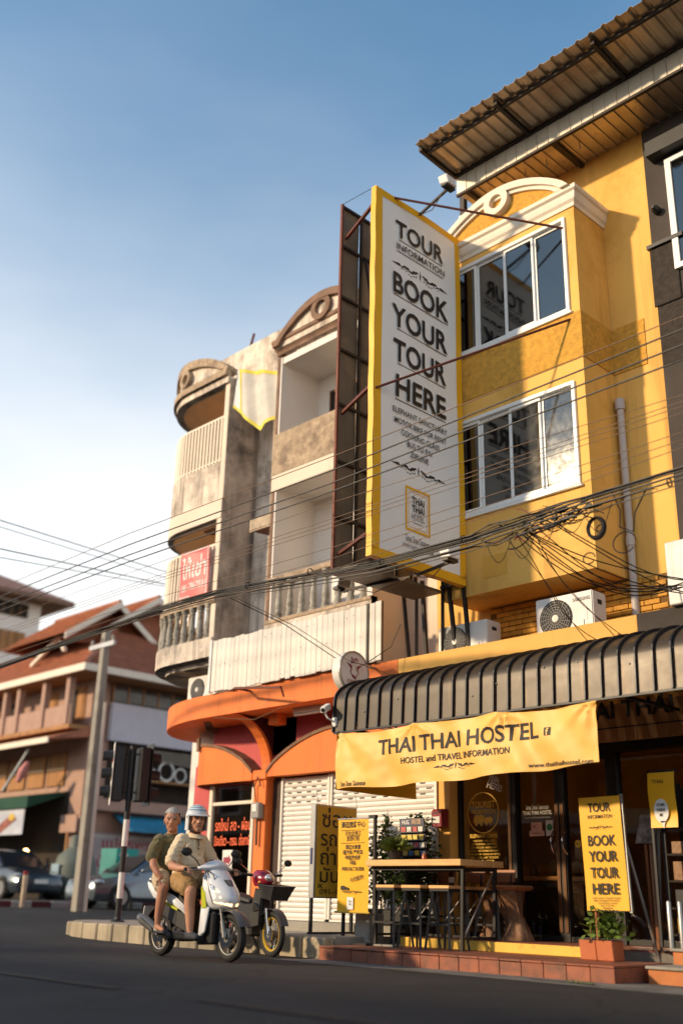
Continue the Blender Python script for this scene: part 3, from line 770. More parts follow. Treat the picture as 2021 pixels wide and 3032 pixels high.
# the recess between the two bays: pipe, barred window, little awning, patched strip
obj('recess_strip', MB().box(-14.0, C0-.008, YW-.02, YW-.001, 4.07, 6.0), MT['pvc'], ub)
obj('down_pipe', MB().tube([(-14.18, 11.93, 4.05), (-14.12, 11.93, 6.0), (-14.10, 11.93, 7.02)], .05, 8), MT['pvc_blue'], ub, smooth=True)
wd = obj('window', MB().box(-13.98, -13.5, YW-.03, YW-.002, 6.02, 7.0), MT['interior_dark'], ub)
for k in range(3): obj('bar', MB().box(-13.94+k*.2, -13.91+k*.2, YW-.05, YW-.03, 6.02, 7.0), MT['cream_trim'], wd)
for k in range(3): obj('bar', MB().box(-13.98, -13.5, YW-.06, YW-.05, 6.2+k*.3, 6.225+k*.3), MT['cream_trim'], wd)
aw = obj('small_awning', MB().hexa([(-14.28,11.45,7.08),(-13.44,11.45,7.08),(-13.44,11.99,7.12),(-14.28,11.99,7.12),(-14.28,11.45,7.12),(-13.44,11.45,7.12),(-13.44,11.99,7.42),(-14.28,11.99,7.42)]), MT['rust_steel'], ub)
vs_ = obj('valance_slat', MB().box(-14.28, -14.21, 11.42, 11.448, 7.05, 7.30), mat('rusty_valance', (.42,.32,.22), .6, var=.3, scale=6, rnd=.25, streak=((.14,.07,.04), .4, 8)), aw)
for i in range(1, 11): inst(vs_, aw, (i*.076, 0, 0))
obj('pipe_fitting', MB().box(-13.98, -13.70, YW-.08, YW-.002, 8.30, 8.75), MT['grey_plastic'], ub)

# ground floor: shutters
def shutter(x0, x1, z0, z1, label):
    s_ = thing('roller_shutter', label, 'shutter', ((x0+x1)/2, 12.0, z0))
    g = obj('guide_rail', MB().box(x0-.04, x0, 11.95, 12.03, z0, z1), MT['shutter'], s_); inst(g, s_, (x1-x0+.04, 0, 0))
    nsl = int((z1-z0)/.078); dz = (z1-z0)/nsl
    pr_ = [(0,0),(-.012,.012),(-.020,dz*.5),(-.012,dz-.014),(0,dz-.004),(.01,dz-.004),(.01,0)]
    s0 = obj('slat', MB().loft([[(x0, 12.0+a, z0+b) for a, b in pr_], [(x1, 12.0+a, z0+b) for a, b in pr_]]), MT['shutter'], s_)
    for i in range(1, nsl): inst(s0, s_, (random.uniform(-.004,.004), random.uniform(-.003,.002), i*dz))
    # ventilation slots near the top
    for r_ in range(5):
        zz = z1-.10-r_*dz
        nslot = max(3, int((x1-x0)/.27))
        for c in range(nslot):
            xx = x0+.1+(c+.5*(r_ % 2))*((x1-x0-.15)/nslot)
            obj('vent_slot', MB().box(xx, xx+.10, 11.9765, 11.981, zz-.008, zz+.01), MT['interior_dark'], s_)
    obj('bottom_bar', MB().box(x0, x1, 11.955, 12.0, z0-.035, z0-.001), MT['shutter'], s_, bev=.005)
    return s_
shutter(-13.66, -12.56, .44, 2.64, 'white roller shutter beside the orange pillar')
shutter(-12.46, -10.30, .44, 2.64, 'wide white roller shutter behind the yellow notice boards')
obj('dark_jamb', MB().box(-13.92, -13.702, 11.97, 12.2, .4, 2.66), mat('dark_brown_paint', (.055,.03,.02), .7), ub)
obj('shutter_backing', MB().box(-13.9, -10.252, 12.06, 12.2, .4, 2.7), MT['interior_dark'], ub)
obj('upper_wall', MB().box(-14.25, -10.2505, 12.0, 12.29, 2.70, 3.66), MT['magenta_wall'], ub)
# orange arched hood above the shutters
def arch_hood(x0, x1, zb, peak, spring, name, parent):
    n = 22
    top = [(x0+(x1-x0)*i/n, spring+(peak-spring)*math.sin(PI*i/n)**.75) for i in range(n+1)]
    pl = [(x0, zb)]+top+[(x1, zb)]
    o = obj(name, MB().prism(pl, 'y', 11.78, 11.998), MT['orange'], parent)
    t2 = [(a, b+.055) for a, b in top]
    obj('arch_trim', MB().strip(t2, top, 'y', 11.755, 11.995), MT['brown_trim'], o)
    return o
arch_hood(-13.90, -10.26, 2.66, 3.34, 2.72, 'arched_hood', ub)
# orange pillar with brackets
obj('pillar', MB().box(-14.21, -13.925, 11.82, 12.1, .40, 2.70), MT['orange'], ub, bev=.012)
obj('pillar_capital', MB().box(-14.25, -13.89, 11.76, 11.99, 2.62, 2.78).box(-14.23,-13.905,11.79,11.819,2.2,2.61), MT['orange'], ub, bev=.01)
cv = [(11.99-.86*(1-math.cos(PI/2*i/12))-.02, 2.80+.84*math.sin(PI/2*i/12)) for i in range(13)]
obj('bracket', MB().prism([(11.99, 3.65), (11.99, 2.8)]+cv+[(11.12, 3.65)], 'x', -14.12, -14.0), mat('dark_plum_paint', (.10,.02,.025), .7, var=.15), ub)
cv2 = [(a-.07, b-.0) for a, b in cv]
obj('bracket_edge', MB().strip(cv, cv2, 'x', -14.17, -13.95), MT['orange'], ub)
mtr = obj('meter_box', MB().box(-14.17, -13.97, 11.70, 11.82, 1.98, 2.24), MT['grey_plastic'], ub, bev=.015)
obj('dial', MB().box(-14.13, -14.02, 11.69, 11.70, 2.09, 2.21), MT['paper'], mtr)
obj('meter_conduit', MB().tube([(-14.07,11.76,1.98),(-14.07,11.77,1.55)], .022, 6).tube([(-14.1,11.76,2.24),(-14.16,11.74,2.5),(-14.05,11.72,2.66),(-13.98,11.74,2.5)], .012, 5), MT['cable_brown'], mtr)

# ================================================================== corner shophouse (round corner)
cb = thing('corner_building', 'weathered corner shophouse with rounded balconies, slatted railings and grey balusters', 'building', (-16.2, 12.0, 0))
E1 = -14.87
def path(off=0.0, n=18, x_start=E1, back=20.0, r=1.30, xs=-16.15):
    """plan curve of the rounded bay (front runs along x, then turns into the side street)"""
    r_ = r+off; cy = BY+r
    pts = [(x_start, BY-off)]
    k = 5
    for i in range(1, k): pts.append((lerp(x_start, xs, i/k), BY-off))
    for i in range(n+1):
        a = -PI/2-PI/2*i/n
        pts.append((xs+r_*math.cos(a), cy+r_*math.sin(a)))
    if back: pts.append((xs-r_, back))
    return pts
def ringwall(o_off, i_off, z0, z1, **kw):
    return MB().strip(path(o_off, **kw), path(i_off, **kw), 'z', z0, z1)
obj('side_wall', MB().box(E1, E1+.0-.12, BY+.101, 12.0, 4.77, 10.40), MT['weather_shaded'], cb)
obj('side_skin', MB().box(E1+.001, E1+.012, BY-.0, 11.998, 4.77, 10.36), MT['weather_shaded'], cb)
obj('main_wall', MB().prism([(x, y) for x, y in path(-1.05, back=20)]+[(-14.25, 20), (-14.25, YW+.001), (E1, YW+.001)], 'z', 4.07, 10.4), mat('balcony_back_wall', (.62,.40,.24), .85, var=.12, scale=1.2), cb)
obj('recess_wall', MB().box(E1+.013, -14.251, YW-.004, YW, 4.07, 10.4), MT['weather'], cb)
obj('corner_post', MB().box(E1-.14, E1, BY-.004, BY+.1, 4.77, 10.36), MT['cream_wall'], cb, bev=.008)
obj('balcony_slab', ringwall(.05, -1.04, 4.77, 5.13), MT['weather'], cb, smooth=True, auto=40)
obj('balcony_soffit', ringwall(-.15, -1.04, 4.68, 4.769), MT['cream_wall'], cb, smooth=True, auto=40)
obj('top_rail', ringwall(.04, -.10, 5.78, 5.90), MT['weather_brown'], cb, smooth=True, auto=40)
obj('floor_beam', ringwall(.02, -1.04, 7.44, 7.83), MT['cream_wall'], cb, smooth=True, auto=40)
obj('upper_parapet', ringwall(.0, -.12, 7.832, 8.63), MT['weather'], cb, smooth=True, auto=40)
obj('top_cornice', ringwall(.06, -1.04, 10.28, 10.42), MT['weather'], cb, smooth=True, auto=40)
obj('cornice_bead', ringwall(.13, .0, 10.422, 10.56), MT['weather_brown'], cb, smooth=True, auto=40)
bcm = mat('ceiling_bounce_glow', (.80,.56,.34), .8, var=.08)  # orange glow of bounced sunlight painted into the ceiling colour
for z_ in (10.262, 7.422): obj('balcony_ceiling', ringwall(-.10, -1.04, z_, z_+.017), bcm, cb)
# curved pediment following the bay
pp = path(.03, back=None, n=18)
Ls = [0]
for a, b in zip(pp, pp[1:]): Ls.append(Ls[-1]+math.hypot(b[0]-a[0], b[1]-a[1]))
def ph(s): return 10.56+.58*math.sin(PI*min(1, s/(Ls[-1]*.86)))**.8 if s < Ls[-1]*.86 else 10.56
def wallstrip(off0, off1, f0, f1):
    A = path(off0, back=None); B = path(off1, back=None); mb = MB()
    for i in range(len(A)-1):
        z0, z1 = f0(Ls[i]), f0(Ls[i+1]); t0, t1 = f1(Ls[i]), f1(Ls[i+1])
        mb.hexa([(*A[i], z0), (*A[i+1], z1), (*B[i+1], z1), (*B[i], z0), (*A[i], t0), (*A[i+1], t1), (*B[i+1], t1), (*B[i], t0)])
    return mb
pd = obj('pediment', wallstrip(.02, -.2, lambda s: 10.55, lambda s: ph(s)-.005), MT['weather'], cb)
obj('arch_moulding', wallstrip(.10, -.22, lambda s: max(10.561, ph(s)-.13), lambda s: ph(s)+.05), MT['weather_brown'], pd)
mid = along(pp, .02)
c_ = mid[int(len(mid)*.43)]
mb = MB()
for i in range(16):
    a, b = 2*PI*i/16, 2*PI*(i+1)/16
    def P(r, t, d):
        ux, uy = math.cos(c_[2]), math.sin(c_[2]); nx_, ny_ = -uy, ux
        return (c_[0]+ux*r*math.cos(t)+nx_*d*-1, c_[1]+uy*r*math.cos(t)+ny_*d*-1, 10.82+r*math.sin(t))
    mb.hexa([P(.2,a,-.08),P(.2,b,-.08),P(.11,b,-.08),P(.11,a,-.08),P(.2,a,.1),P(.2,b,.1),P(.11,b,.1),P(.11,a,.1)])
obj('medallion', mb, MT['weather_brown'], pd)
# balusters + railing bars along the curve
stp = along(path(-.03, back=13.4), .24)
b0 = None
for i, (x, y, a) in enumerate(stp[1:22]):
    if b0 is None: b0 = obj('baluster', baluster_mb(0, 0, 0, .66), MT['baluster'], cb, smooth=True, auto=50); b0.location = Vector((x, y, 5.13))-org(cb); bx, by = x, y; b0.data.transform(Matrix.Translation(org(cb)))
    else: inst(b0, cb, (x-bx, y-by, 0))
def railing(z0, z1, step, r):
    q = along(path(-.04, back=13.2), step); first = None
    for (x, y, a) in q[1:34]:
        if first is None:
            first = obj('railing_bar', MB().box(x-r, x+r, y-r*1.3, y+r*1.3, z0, z1), MT['cream_trim'], cb); fx, fy = x, y
        else: inst(first, cb, (x-fx, y-fy, 0))
    obj('railing_rail', MB().strip(path(-.02), path(-.06), 'z', z1, z1+.04).strip(path(-.02), path(-.06), 'z', z0+.04, z0+.07), MT['cream_trim'], cb)
railing(5.9, 6.92, .115, .020)
railing(8.63, 9.58, .105, .022)
obj('ceiling_lamp', MB().tube([(-15.5, 11.6, 10.24), (-15.05, 11.6, 10.24)], .035, 8), MT['brown_trim'], cb)
obj('ceiling_patch', MB().box(-15.75, -15.1, 11.45, 11.7, 7.40, 7.438), MT['brown_trim'], cb)
obj('roof_parapet', MB().box(-17.3, -14.301, 12.001, 12.25, 10.402, 11.62), MT['weather'], cb)
obj('antenna_stub', MB().tube([(-15.55, 12.1, 11.4), (-15.35, 12.1, 11.95)], .03, 6), MT['rust_steel'], cb)
# the wall below the balcony with its row of vent blocks
obj('base_wall', MB().prism(path(-.9, back=20)+[(-14.252, 20), (-14.252, 12.12), (E1, 12.12)], 'z', 3.0, 4.069), MT['weather'], cb)
vb = obj('vent_block', MB().box(-15.62, -15.52, 11.99, 12.09, 4.60, 4.70), MT['yellow_trim'], cb)
for i in range(1, 6): inst(vb, cb, (i*.13, 0, 0))
# orange canopy
def cpath(off=0.0):
    pts = [(-10.2505, 11.10+.0-off), (-13, 11.10-off), (-14.8, 11.10-off)]
    for i in range(1, 19):
        a = -PI/2-PI/2*i/18
        pts.append((-14.8+(2.75+off)*math.cos(a), 13.0+(1.9+off)*math.sin(a)))
    pts.append((-17.55-off, 22)); return pts
cn = thing('orange_canopy', 'curved orange concrete canopy wrapping the street corner above the shops', 'canopy', (-14, 11.5, 3.66))
obj('slab', MB().prism(cpath()+[(-10.2505, 22)], 'z', 3.66, 4.055), MT['orange'], cn, smooth=False, bev=.0)
obj('roof_sheet', MB().prism([(x*.0+x, y+.04) for x, y in cpath(-.03)]+[(-10.29, 21.9)], 'z', 4.0551, 4.062), MT['concrete'], cn)
obj('soffit_crack', MB().hexa([(-16.2,12.2,3.655),(-15.2,11.35,3.655),(-15.05,11.4,3.655),(-16.05,12.3,3.655),(-16.2,12.2,3.6595),(-15.2,11.35,3.6595),(-15.05,11.4,3.6595),(-16.05,12.3,3.6595)]), mat('peeling_soffit_paint', (.16,.09,.05), .9, var=.4, scale=12), cn)
lf = obj('lamp_batten', MB().box(-12.9, -12.2, 11.42, 11.50, 3.58, 3.659), MT['cream_trim'], cn, bev=.01)
obj('lamp_tube', MB().tube([(-12.88, 11.46, 3.555), (-12.22, 11.46, 3.555)], .022, 8), mat('fluorescent_tube_off', (.8,.75,.65), .3), lf, smooth=True)
obj('junction_box', MB().box(-13.65, -13.40, 11.55, 11.75, 3.48, 3.659), MT['orange'], cn, bev=.01)
obj('downlight', MB().lathe([(.12,3.658),(.12,3.62),(.09,3.60),(.001,3.60)], (-15.7,11.95,0), 12), MT['brown_trim'], cn)
# ground floor of the corner shop
g0 = obj('shop_wall', MB().strip([(x, y) for x, y in path(-.78, x_start=-15.72, xs=-16.0, back=20)], [(x, y) for x, y in path(-1.0, x_start=-15.72, xs=-16.0, back=20)], 'z', .2, 3.0), MT['magenta_wall'], cb)
hp = [(x, y) for x, y in path(-.55, x_start=-14.25, xs=-15.6, r=1.15, back=None)]
hq = [(x, y) for x, y in path(-.79, x_start=-14.25, xs=-15.6, r=1.15, back=None)]
Lh = [0]
for a, b in zip(hp, hp[1:]): Lh.append(Lh[-1]+math.hypot(b[0]-a[0], b[1]-a[1]))
LT = 3.15
def hz(s): return 2.74+.56*math.sin(PI*min(1, s/LT))**.75 if s < LT else 2.74
def hoodstrip(A, B, f0, f1):
    mb = MB()
    for i in range(len(A)-1):
        z0, z1 = f0(Lh[i]), f0(Lh[i+1]); t0, t1 = f1(Lh[i]), f1(Lh[i+1])
        mb.hexa([(*A[i], z0), (*A[i+1], z1), (*B[i+1], z1), (*B[i], z0), (*A[i], t0), (*A[i+1], t1), (*B[i+1], t1), (*B[i], t0)])
    return mb
hd = obj('arched_hood', hoodstrip(hp, hq, lambda s: 2.62, hz), MT['orange'], cb, smooth=True, auto=30)
hp2 = [(x, y) for x, y in path(-.525, x_start=-14.25, xs=-15.6, r=1.15, back=None)]
obj('arch_trim', hoodstrip(hp2, hq, lambda s: hz(s)+.001, lambda s: hz(s)+.06), MT['brown_trim'], hd)
obj('upper_wall', MB().strip([(x, y) for x, y in path(-.80, x_start=-14.25, xs=-15.6, r=1.15, back=20)], [(x, y) for x, y in path(-1.0, x_start=-14.25, xs=-15.6, r=1.15, back=20)], 'z', 2.60, 3.655), MT['magenta_wall'], cb)
obj('hood_ornament', MB().box(-15.85, -15.78, 11.72, 11.76, 3.22, 3.46), MT['brown_trim'], hd)
sw = obj('shop_window', MB().box(-15.70, -15.60, 11.97, 12.06, .75, 2.62).box(-14.50, -14.42, 11.97, 12.06, .40, 2.62).box(-15.60, -14.50, 11.98, 12.05, 2.26, 2.32).box(-14.42, -14.215, 11.98, 12.05, 2.26, 2.32).box(-15.6,-14.5,11.98,12.05,.72,.78), MT['cream_trim'], cb, bev=.008)
for a, b, c, d in ((-15.6,-14.5,.78,2.26),(-15.6,-14.5,2.32,2.62),(-14.42,-14.215,.45,2.26),(-14.42,-14.215,2.32,2.62)):
    obj('pane', MB().add([(a,12.02,c),(b,12.02,c),(b,12.02,d),(a,12.02,d)], [(0,1,2,3)]), MT['shop_glass'], sw)
obj('dado', MB().box(-15.72, -14.50, 11.98, 12.1, .2, .72), mat('red_dado', (.30,.03,.02), .6), cb)
obj('shop_interior', MB().add([(-15.9,12.3,.3),(-14.0,12.3,.3),(-14.0,15,.3),(-15.9,15,.3),(-15.9,12.3,2.9),(-14.0,12.3,2.9),(-14.0,15,2.9),(-15.9,15,2.9)], [(0,1,2,3),(7,6,5,4),(3,2,6,7),(1,5,6,2),(0,3,7,4)]), mat('dim_showroom', (.10,.075,.055), .9), cb, fix=False)

text('รถใหม่ สด - ผ่อน', (-15.52, 12.012, 1.83), X_, Z_, w=1.0, h=.17, mat=MT['ink_orange'], parent=sw, bold=.02)
text('มือเดียว - ทรบ. ต่อภาษี', (-15.52, 12.012, 1.58), X_, Z_, w=1.0, h=.15, mat=MT['ink_orange'], parent=sw, bold=.02)
pn = obj('notice', MB().box(-15.25, -14.98, 12.005, 12.012, 1.16, 1.50), MT['paper'], sw)
uvpoly([[(-.10,-.05),(.03,-.05),(.03,-.10),(.11,.0),(.03,.10),(.03,.05),(-.10,.05)]], (-15.115,12.003,1.33), X_, Z_, MT['ink_red'], pn, 'arrow')
obj('notice', MB().box(-14.36, -14.27, 12.005, 12.012, 1.55, 1.85), mat('blue_notice', (.05,.25,.45), .6), sw)
# ================================================================== tall projecting banner
Yv = (0,1,0)
BXP = -8.97
tb = thing('tall_banner', 'tall white projecting banner with yellow border advertising tours, hung beside the bay windows', 'banner', (BXP, 10.15, 4.9))
def sag(p): # slight slackness of the vinyl
    return Vector((p.x+.012*math.sin(p.y*3.1+p.z*.7)*math.sin(p.z*1.3), p.y, p.z))
def bzb(y): return 4.93+.02*math.sin((y-9.2)*4)
mb = MB().grid(lambda u, v: sag(Vector((BXP, lerp(9.2, 11.12, u), lerp(4.93, 10.72, v)))), 16, 40)
sheet = obj('sheet', mb, MT['banner_white'], tb, smooth=True)
def bfn(d):
    return lambda p: Vector((sag(p).x+d, p.y, p.z))
mb = MB()
for (a, b, c, d) in ((9.2,11.12,4.93,5.06),(9.2,11.12,10.60,10.72),(9.2,9.345,5.06,10.60),(11.0,11.12,5.06,10.60)):
    mb.grid(lambda u, v: bfn(.004)(Vector((BXP, lerp(a,b,u), lerp(c,d,v)))), 10 if b-a > .5 else 2, 40 if d-c > 1 else 2)
obj('border', mb, MT['banner_yellow'], tb, smooth=True, kind=None)
obj('edge_wrap', MB().grid(lambda u, v: Vector((lerp(BXP, BXP-.10, u), 9.197+.006*math.sin(v*40), lerp(4.93,10.72,v))), 2, 40), MT['banner_yellow'], tb, smooth=True)
obj('bottom_wrap', MB().grid(lambda u, v: Vector((lerp(BXP, BXP-.10, u), lerp(9.2,11.12,v), 4.928+.004*math.sin(v*17))), 2, 20), MT['banner_yellow'], tb, smooth=True)
K = MT['ink']
def bt(body, y0, y1, z, h, bold=.03, mat_=None, nm='lettering'):
    return text(body, (BXP+.012, (y0+y1)/2, z), Yv, Z_, w=(y1-y0), h=h, mat=mat_ or K, parent=tb, align='c', bold=bold, name=nm, fn=bfn(.008))
def ul(y0, y1, z, t=.014):
    uvpoly([rect(y0, y1, z, z+t)], (BXP,0,0), Yv, Z_, K, tb, 'underline', bfn(.006))
bt('TOUR', 9.62, 10.69, 10.04, .28, .016); ul(9.70, 10.68, 9.995)
bt('INFORMATION', 9.64, 10.72, 9.825, .105, .01); ul(9.65, 10.70, 9.785)
ornament((BXP, 10.17, 9.56), Yv, Z_, 1.28, K, tb, bfn(.006))
bt('BOOK', 9.56, 10.81, 9.055, .335, .018); ul(9.57, 10.81, 9.01)
bt('YOUR', 9.53, 10.78, 8.50, .335, .018); ul(9.65, 10.77, 8.455)
bt('TOUR', 9.57, 10.74, 7.945, .335, .018); ul(9.67, 10.73, 7.90)
bt('HERE', 9.63, 10.72, 7.39, .335, .018); ul(9.63, 10.72, 7.335)
bt('ELEPHANT SANCTUARY', 9.575, 10.735, 7.13, .082, .008)
bt('MOTOR BIKE FOR RENT', 9.61, 10.71, 6.975, .082, .008)
bt('COOKING CLASS', 9.75, 10.56, 6.825, .082, .008)
bt('BUS TO PAI', 9.88, 10.40, 6.685, .082, .008)
bt('ZIPLINE', 9.945, 10.33, 6.545, .082, .008)
ornament((BXP, 10.13, 6.36), Yv, Z_, 1.17, K, tb, bfn(.006))
uvpoly(frame_polys(9.85, 10.37, 5.455, 6.10, .035), (BXP,0,0), Yv, Z_, MT['banner_yellow'], tb, 'logo_frame', bfn(.006))
uvpoly(frame_polys(9.915, 10.305, 5.515, 6.04, .008), (BXP,0,0), Yv, Z_, MT['banner_yellow'], tb, 'logo_line', bfn(.006))
bt('THAI', 9.975, 10.235, 5.865, .10, .02); bt('THAI', 9.975, 10.235, 5.745, .10, .02); bt('HOSTEL', 9.97, 10.235, 5.63, .09, 0)
ornament((BXP, 10.105, 5.59), Yv, Z_, .24, K, tb, bfn(.006))
bt('ไทย ไทย โฮสเทล', 9.84, 10.36, 5.29, .075, .01); bt('WWW.THAITHAIHOSTEL.COM', 9.78, 10.41, 5.20, .05, .005)
for y in (9.27, 10.15, 11.06): obj('frame_post', MB().box(BXP-.09, BXP-.05, y-.025, y+.025, 4.95, 10.7), MT['rust_steel'], tb)
for z in (4.96, 6.4, 7.9, 9.3, 10.66): obj('frame_rail', MB().box(BXP-.085, BXP-.055, 9.296, 11.034, z-.02, z+.02), MT['rust_steel'], tb)
for y0, z0 in ((9.24, 7.36), (9.6, 10.70)):
    obj('brace_rod', MB().tube([(BXP, y0, z0), (-7.05, 11.19, 8.50 if z0 < 9 else 10.02)], .018, 6), MT['rust_steel'], tb)
for xb, xt in ((-9.30,-9.32), (-9.56,-9.42), (-9.06,-9.05)):
    obj('support_leg', MB().bar((xb, 11.3, 3.94), (xt, 11.15, 5.15), .05), MT['dark_steel'], tb)
obj('tie_beam', MB().bar((-9.45, 11.15, 5.0), (-9.02, 11.1, 5.0), .05), MT['dark_steel'], tb)

# older sign frame behind it, seen from its dark back
dk = thing('dark_sign_frame', 'rusty steel sign frame with dark faded panels, left of the white banner', 'sign frame', (-9.9, 10.2, 4.9))
DX = -9.9
ys = [9.40, 9.83, 10.26, 10.69, 11.1]; zs = [5.0, 5.75, 6.6, 7.5, 8.4, 9.3, 10.2, 10.92]
for y in ys: obj('post', MB().box(DX-.02, DX+.02, y-.02, y+.02, 4.95, 10.95), MT['rust_steel'] if y in (9.40,10.26) else MT['dark_steel'], dk)
for z in zs: obj('rail', MB().box(DX-.019, DX+.018, 9.421, 11.08, z-.02, z+.02), MT['dark_steel'], dk)
for a, b in zip(ys, ys[1:]):
    for c, d in zip(zs, zs[1:]):
        w_ = random.uniform(-.012,.012)
        obj('panel', MB().add([(DX-.03, a+.02, c), (DX-.03+w_, b-.02, c), (DX-.03, b-.02, d), (DX-.03-w_, a+.02, d)], [(0,1,2,3)]), MT['dark_panel'], dk)
for z in (5.2, 7.35, 10.35):
    obj('tie_bar', MB().bar((DX+.02, 9.48, z), (BXP-.1, 9.22, z+.05), .045), MT['rust_steel'], dk)
    obj('tie_bar', MB().bar((DX+.02, 10.3, z-.02), (BXP-.1, 10.3, z+.02), .035), MT['dark_steel'], dk)
obj('inner_post', MB().box(-9.52, -9.46, 9.70, 9.76, 5.1, 10.75), MT['rust_steel'], dk)
obj('diagonal', MB().bar((DX+.02, 9.9, 10.2), (-9.46, 9.76, 8.6), .03), MT['dark_steel'], dk)
obj('base_plate', MB().box(DX-.04, DX+.5, 9.38, 11.1, 4.90, 4.945), MT['dark_panel'], dk)
for xb, xt in ((-10.19,-10.25), (-10.06,-9.97), (-9.86,-9.86)):
    obj('support_leg', MB().bar((xb, 11.3, 3.94), (xt, 11.2, 5.2), .05), MT['dark_steel'], dk)
obj('stay_wire', MB().tube([(DX, 9.4, 10.95), (BXP-.07, 9.22, 10.72)], .006, 4), MT['dark_steel'], dk)

# floodlights
def flood(label, a, b, dirx):
    t = thing('floodlight', label, 'floodlight', a, group='floodlights on arms at the tall banner')
    obj('arm', MB().bar(a, b, .035), MT['dark_steel'], t)
    bx_ = Vector(b)
    obj('bracket', MB().box(bx_.x-.05, bx_.x+.05, bx_.y-.11, bx_.y+.11, bx_.z, bx_.z+.03), MT['black_metal'], t)
    obj('housing', MB().hexa([(bx_.x-.06*dirx, bx_.y-.13, bx_.z+.04), (bx_.x+.09*dirx, bx_.y-.10, bx_.z+.03), (bx_.x+.09*dirx, bx_.y+.10, bx_.z+.03), (bx_.x-.06*dirx, bx_.y+.13, bx_.z+.04), (bx_.x-.10*dirx, bx_.y-.13, bx_.z+.20), (bx_.x+.05*dirx, bx_.y-.10, bx_.z+.21), (bx_.x+.05*dirx, bx_.y+.10, bx_.z+.21), (bx_.x-.10*dirx, bx_.y+.13, bx_.z+.20)]), MT['ac_white'], t, bev=.012)
    obj('lens', MB().add([(bx_.x-.065*dirx, bx_.y-.11, bx_.z+.06), (bx_.x-.065*dirx, bx_.y+.11, bx_.z+.06), (bx_.x-.102*dirx, bx_.y+.11, bx_.z+.185), (bx_.x-.102*dirx, bx_.y-.11, bx_.z+.185)], [(0,1,2,3)]), MT['grey_plastic'], t)
    mid_ = (Vector(a)+Vector(b))/2-Vector((0,0,.12))
    obj('cord', MB().tube([Vector(a)-Vector((0,.05,.02)), mid_, Vector(b)-Vector((0,.02,-.05))], .008, 5), MT['cable_brown'], t)
flood('white floodlight on a dark arm above the top of the tall banner', (-9.02, 10.15, 10.66), (-8.38, 10.15, 10.86), 1)
flood('white floodlight on an arm below the tall banner, in front of the yellow wall', (-9.02, 10.1, 4.86), (-8.40, 10.1, 4.93), 1)
flood('grey floodlight on a long arm in front of the grey balusters', (-9.1, 10.1, 4.86), (-10.45, 10.1, 4.92), -1)

# ================================================================== curved dark awning
aw = thing('awning', 'curved dark ribbed metal awning over the hostel entrance', 'awning', (-7, 10.4, 2.9))
def aprof(t):
    # from wall (t=0) to the front lip (t=1)
    if t < .72:
        a = PI/2*(t/.72)
        return (11.12-1.10*math.sin(a)-.0, 3.30+.42*math.cos(a))
    u = (t-.72)/.28
    return (10.02-.02*u, 3.30-.42*u)
NA = 14
def apanel(x0, x1, off=0.0):
    return MB().loft([[(x, aprof(i/NA)[0]+off*.3, aprof(i/NA)[1]+off) for i in range(NA+1)] for x in (x0, x1)], closed=False, caps=False)
AX0, PW = -10.42, .212
p_ = obj('panel', apanel(AX0+.012, AX0+PW-.012), MT['awning'], aw, smooth=True, solid=.006, auto=60)
def arib(x):
    mb = MB()
    o_ = [aprof(i/NA) for i in range(NA+1)]
    n_ = []
    for i, (y, z) in enumerate(o_):
        y0, z0 = o_[max(0,i-1)]; y1, z1 = o_[min(NA,i+1)]
        d = Vector((y1-y0, z1-z0)).normalized(); n_.append((y+d.y*.035, z-d.x*.035))
    return mb.strip(n_, o_, 'x', x-.010, x+.010)
r_ = obj('rib', arib(AX0), MT['awning_rib'], aw)
NP = 42
for i in range(1, NP): inst(p_, aw, (i*PW, random.uniform(-.006,.006), random.uniform(-.005,.005)))
for i in range(1, NP+1): inst(r_, aw, (i*PW, 0, 0))
obj('end_panel', MB().prism([aprof(i/NA) for i in range(NA+1)]+[(10.02, 2.86), (10.12, 2.86), (11.1, 3.6)], 'x', AX0-.02, AX0-.014), MT['awning'], aw)
obj('front_lip', MB().box(AX0, AX0+NP*PW, 9.992, 10.03, 2.855, 2.882), MT['awning_rib'], aw)
for x in (-10.3, -8.2, -6.1, -4.0): obj('frame_arm', MB().bar((x, 11.9, 2.95), (x, 10.05, 2.92), .035).bar((x, 11.12, 2.94), (x, 11.12, 3.69), .03), MT['dark_steel'], aw)
for i in range(14):
    x = AX0+.12+i*.55+random.uniform(-.1,.1); y, z = aprof(random.choice((.70,.78,.85)))
    obj('screw', MB().ell((x, y-.004, z), .012, .012, .012, 6, 4), MT['grey_steel'], aw)

# hanging yellow banner
yb = thing('hanging_banner', 'wide yellow vinyl banner with the hostel name, hanging from the dark awning', 'banner', (-8.27, 9.95, 2.1))
def yfold(p):
    x, z = p.x, p.z
    top = sst((z-2.1)/.75)
    f = .018*math.sin(x*5.3+1.6*math.sin(z*3.1))+.014*math.sin(x*11+z*7)+.02*fbm(x*1.6, z*2.2, 4.0)
    f += .030*(1-top)*math.sin(x*1.9)
    for cx_ in (-10.25, -8.9, -7.5, -6.3):
        d = math.hypot(x-cx_, (z-2.86))
        f += -.022*math.exp(-d*3.2)*math.sin(math.atan2(z-2.86, x-cx_)*9)
    return Vector((x, 9.955+f, z))
def ysag(u, v):
    x = lerp(-10.30, -6.25, u)
    zt = 2.855-.035*math.sin(PI*((u*3) % 1))-.01*math.sin(u*9); zb = lerp(2.115, 2.18, u)-.03*math.sin(PI*u)+.012*math.sin(u*21)
    return yfold(Vector((x, 0, lerp(zb, zt, v))))
obj('sheet', MB().grid(ysag, 120, 26), MT['cloth_yellow'], yb, smooth=True)
def yf(p): q = yfold(p); return Vector((q.x, q.y-.007, q.z))
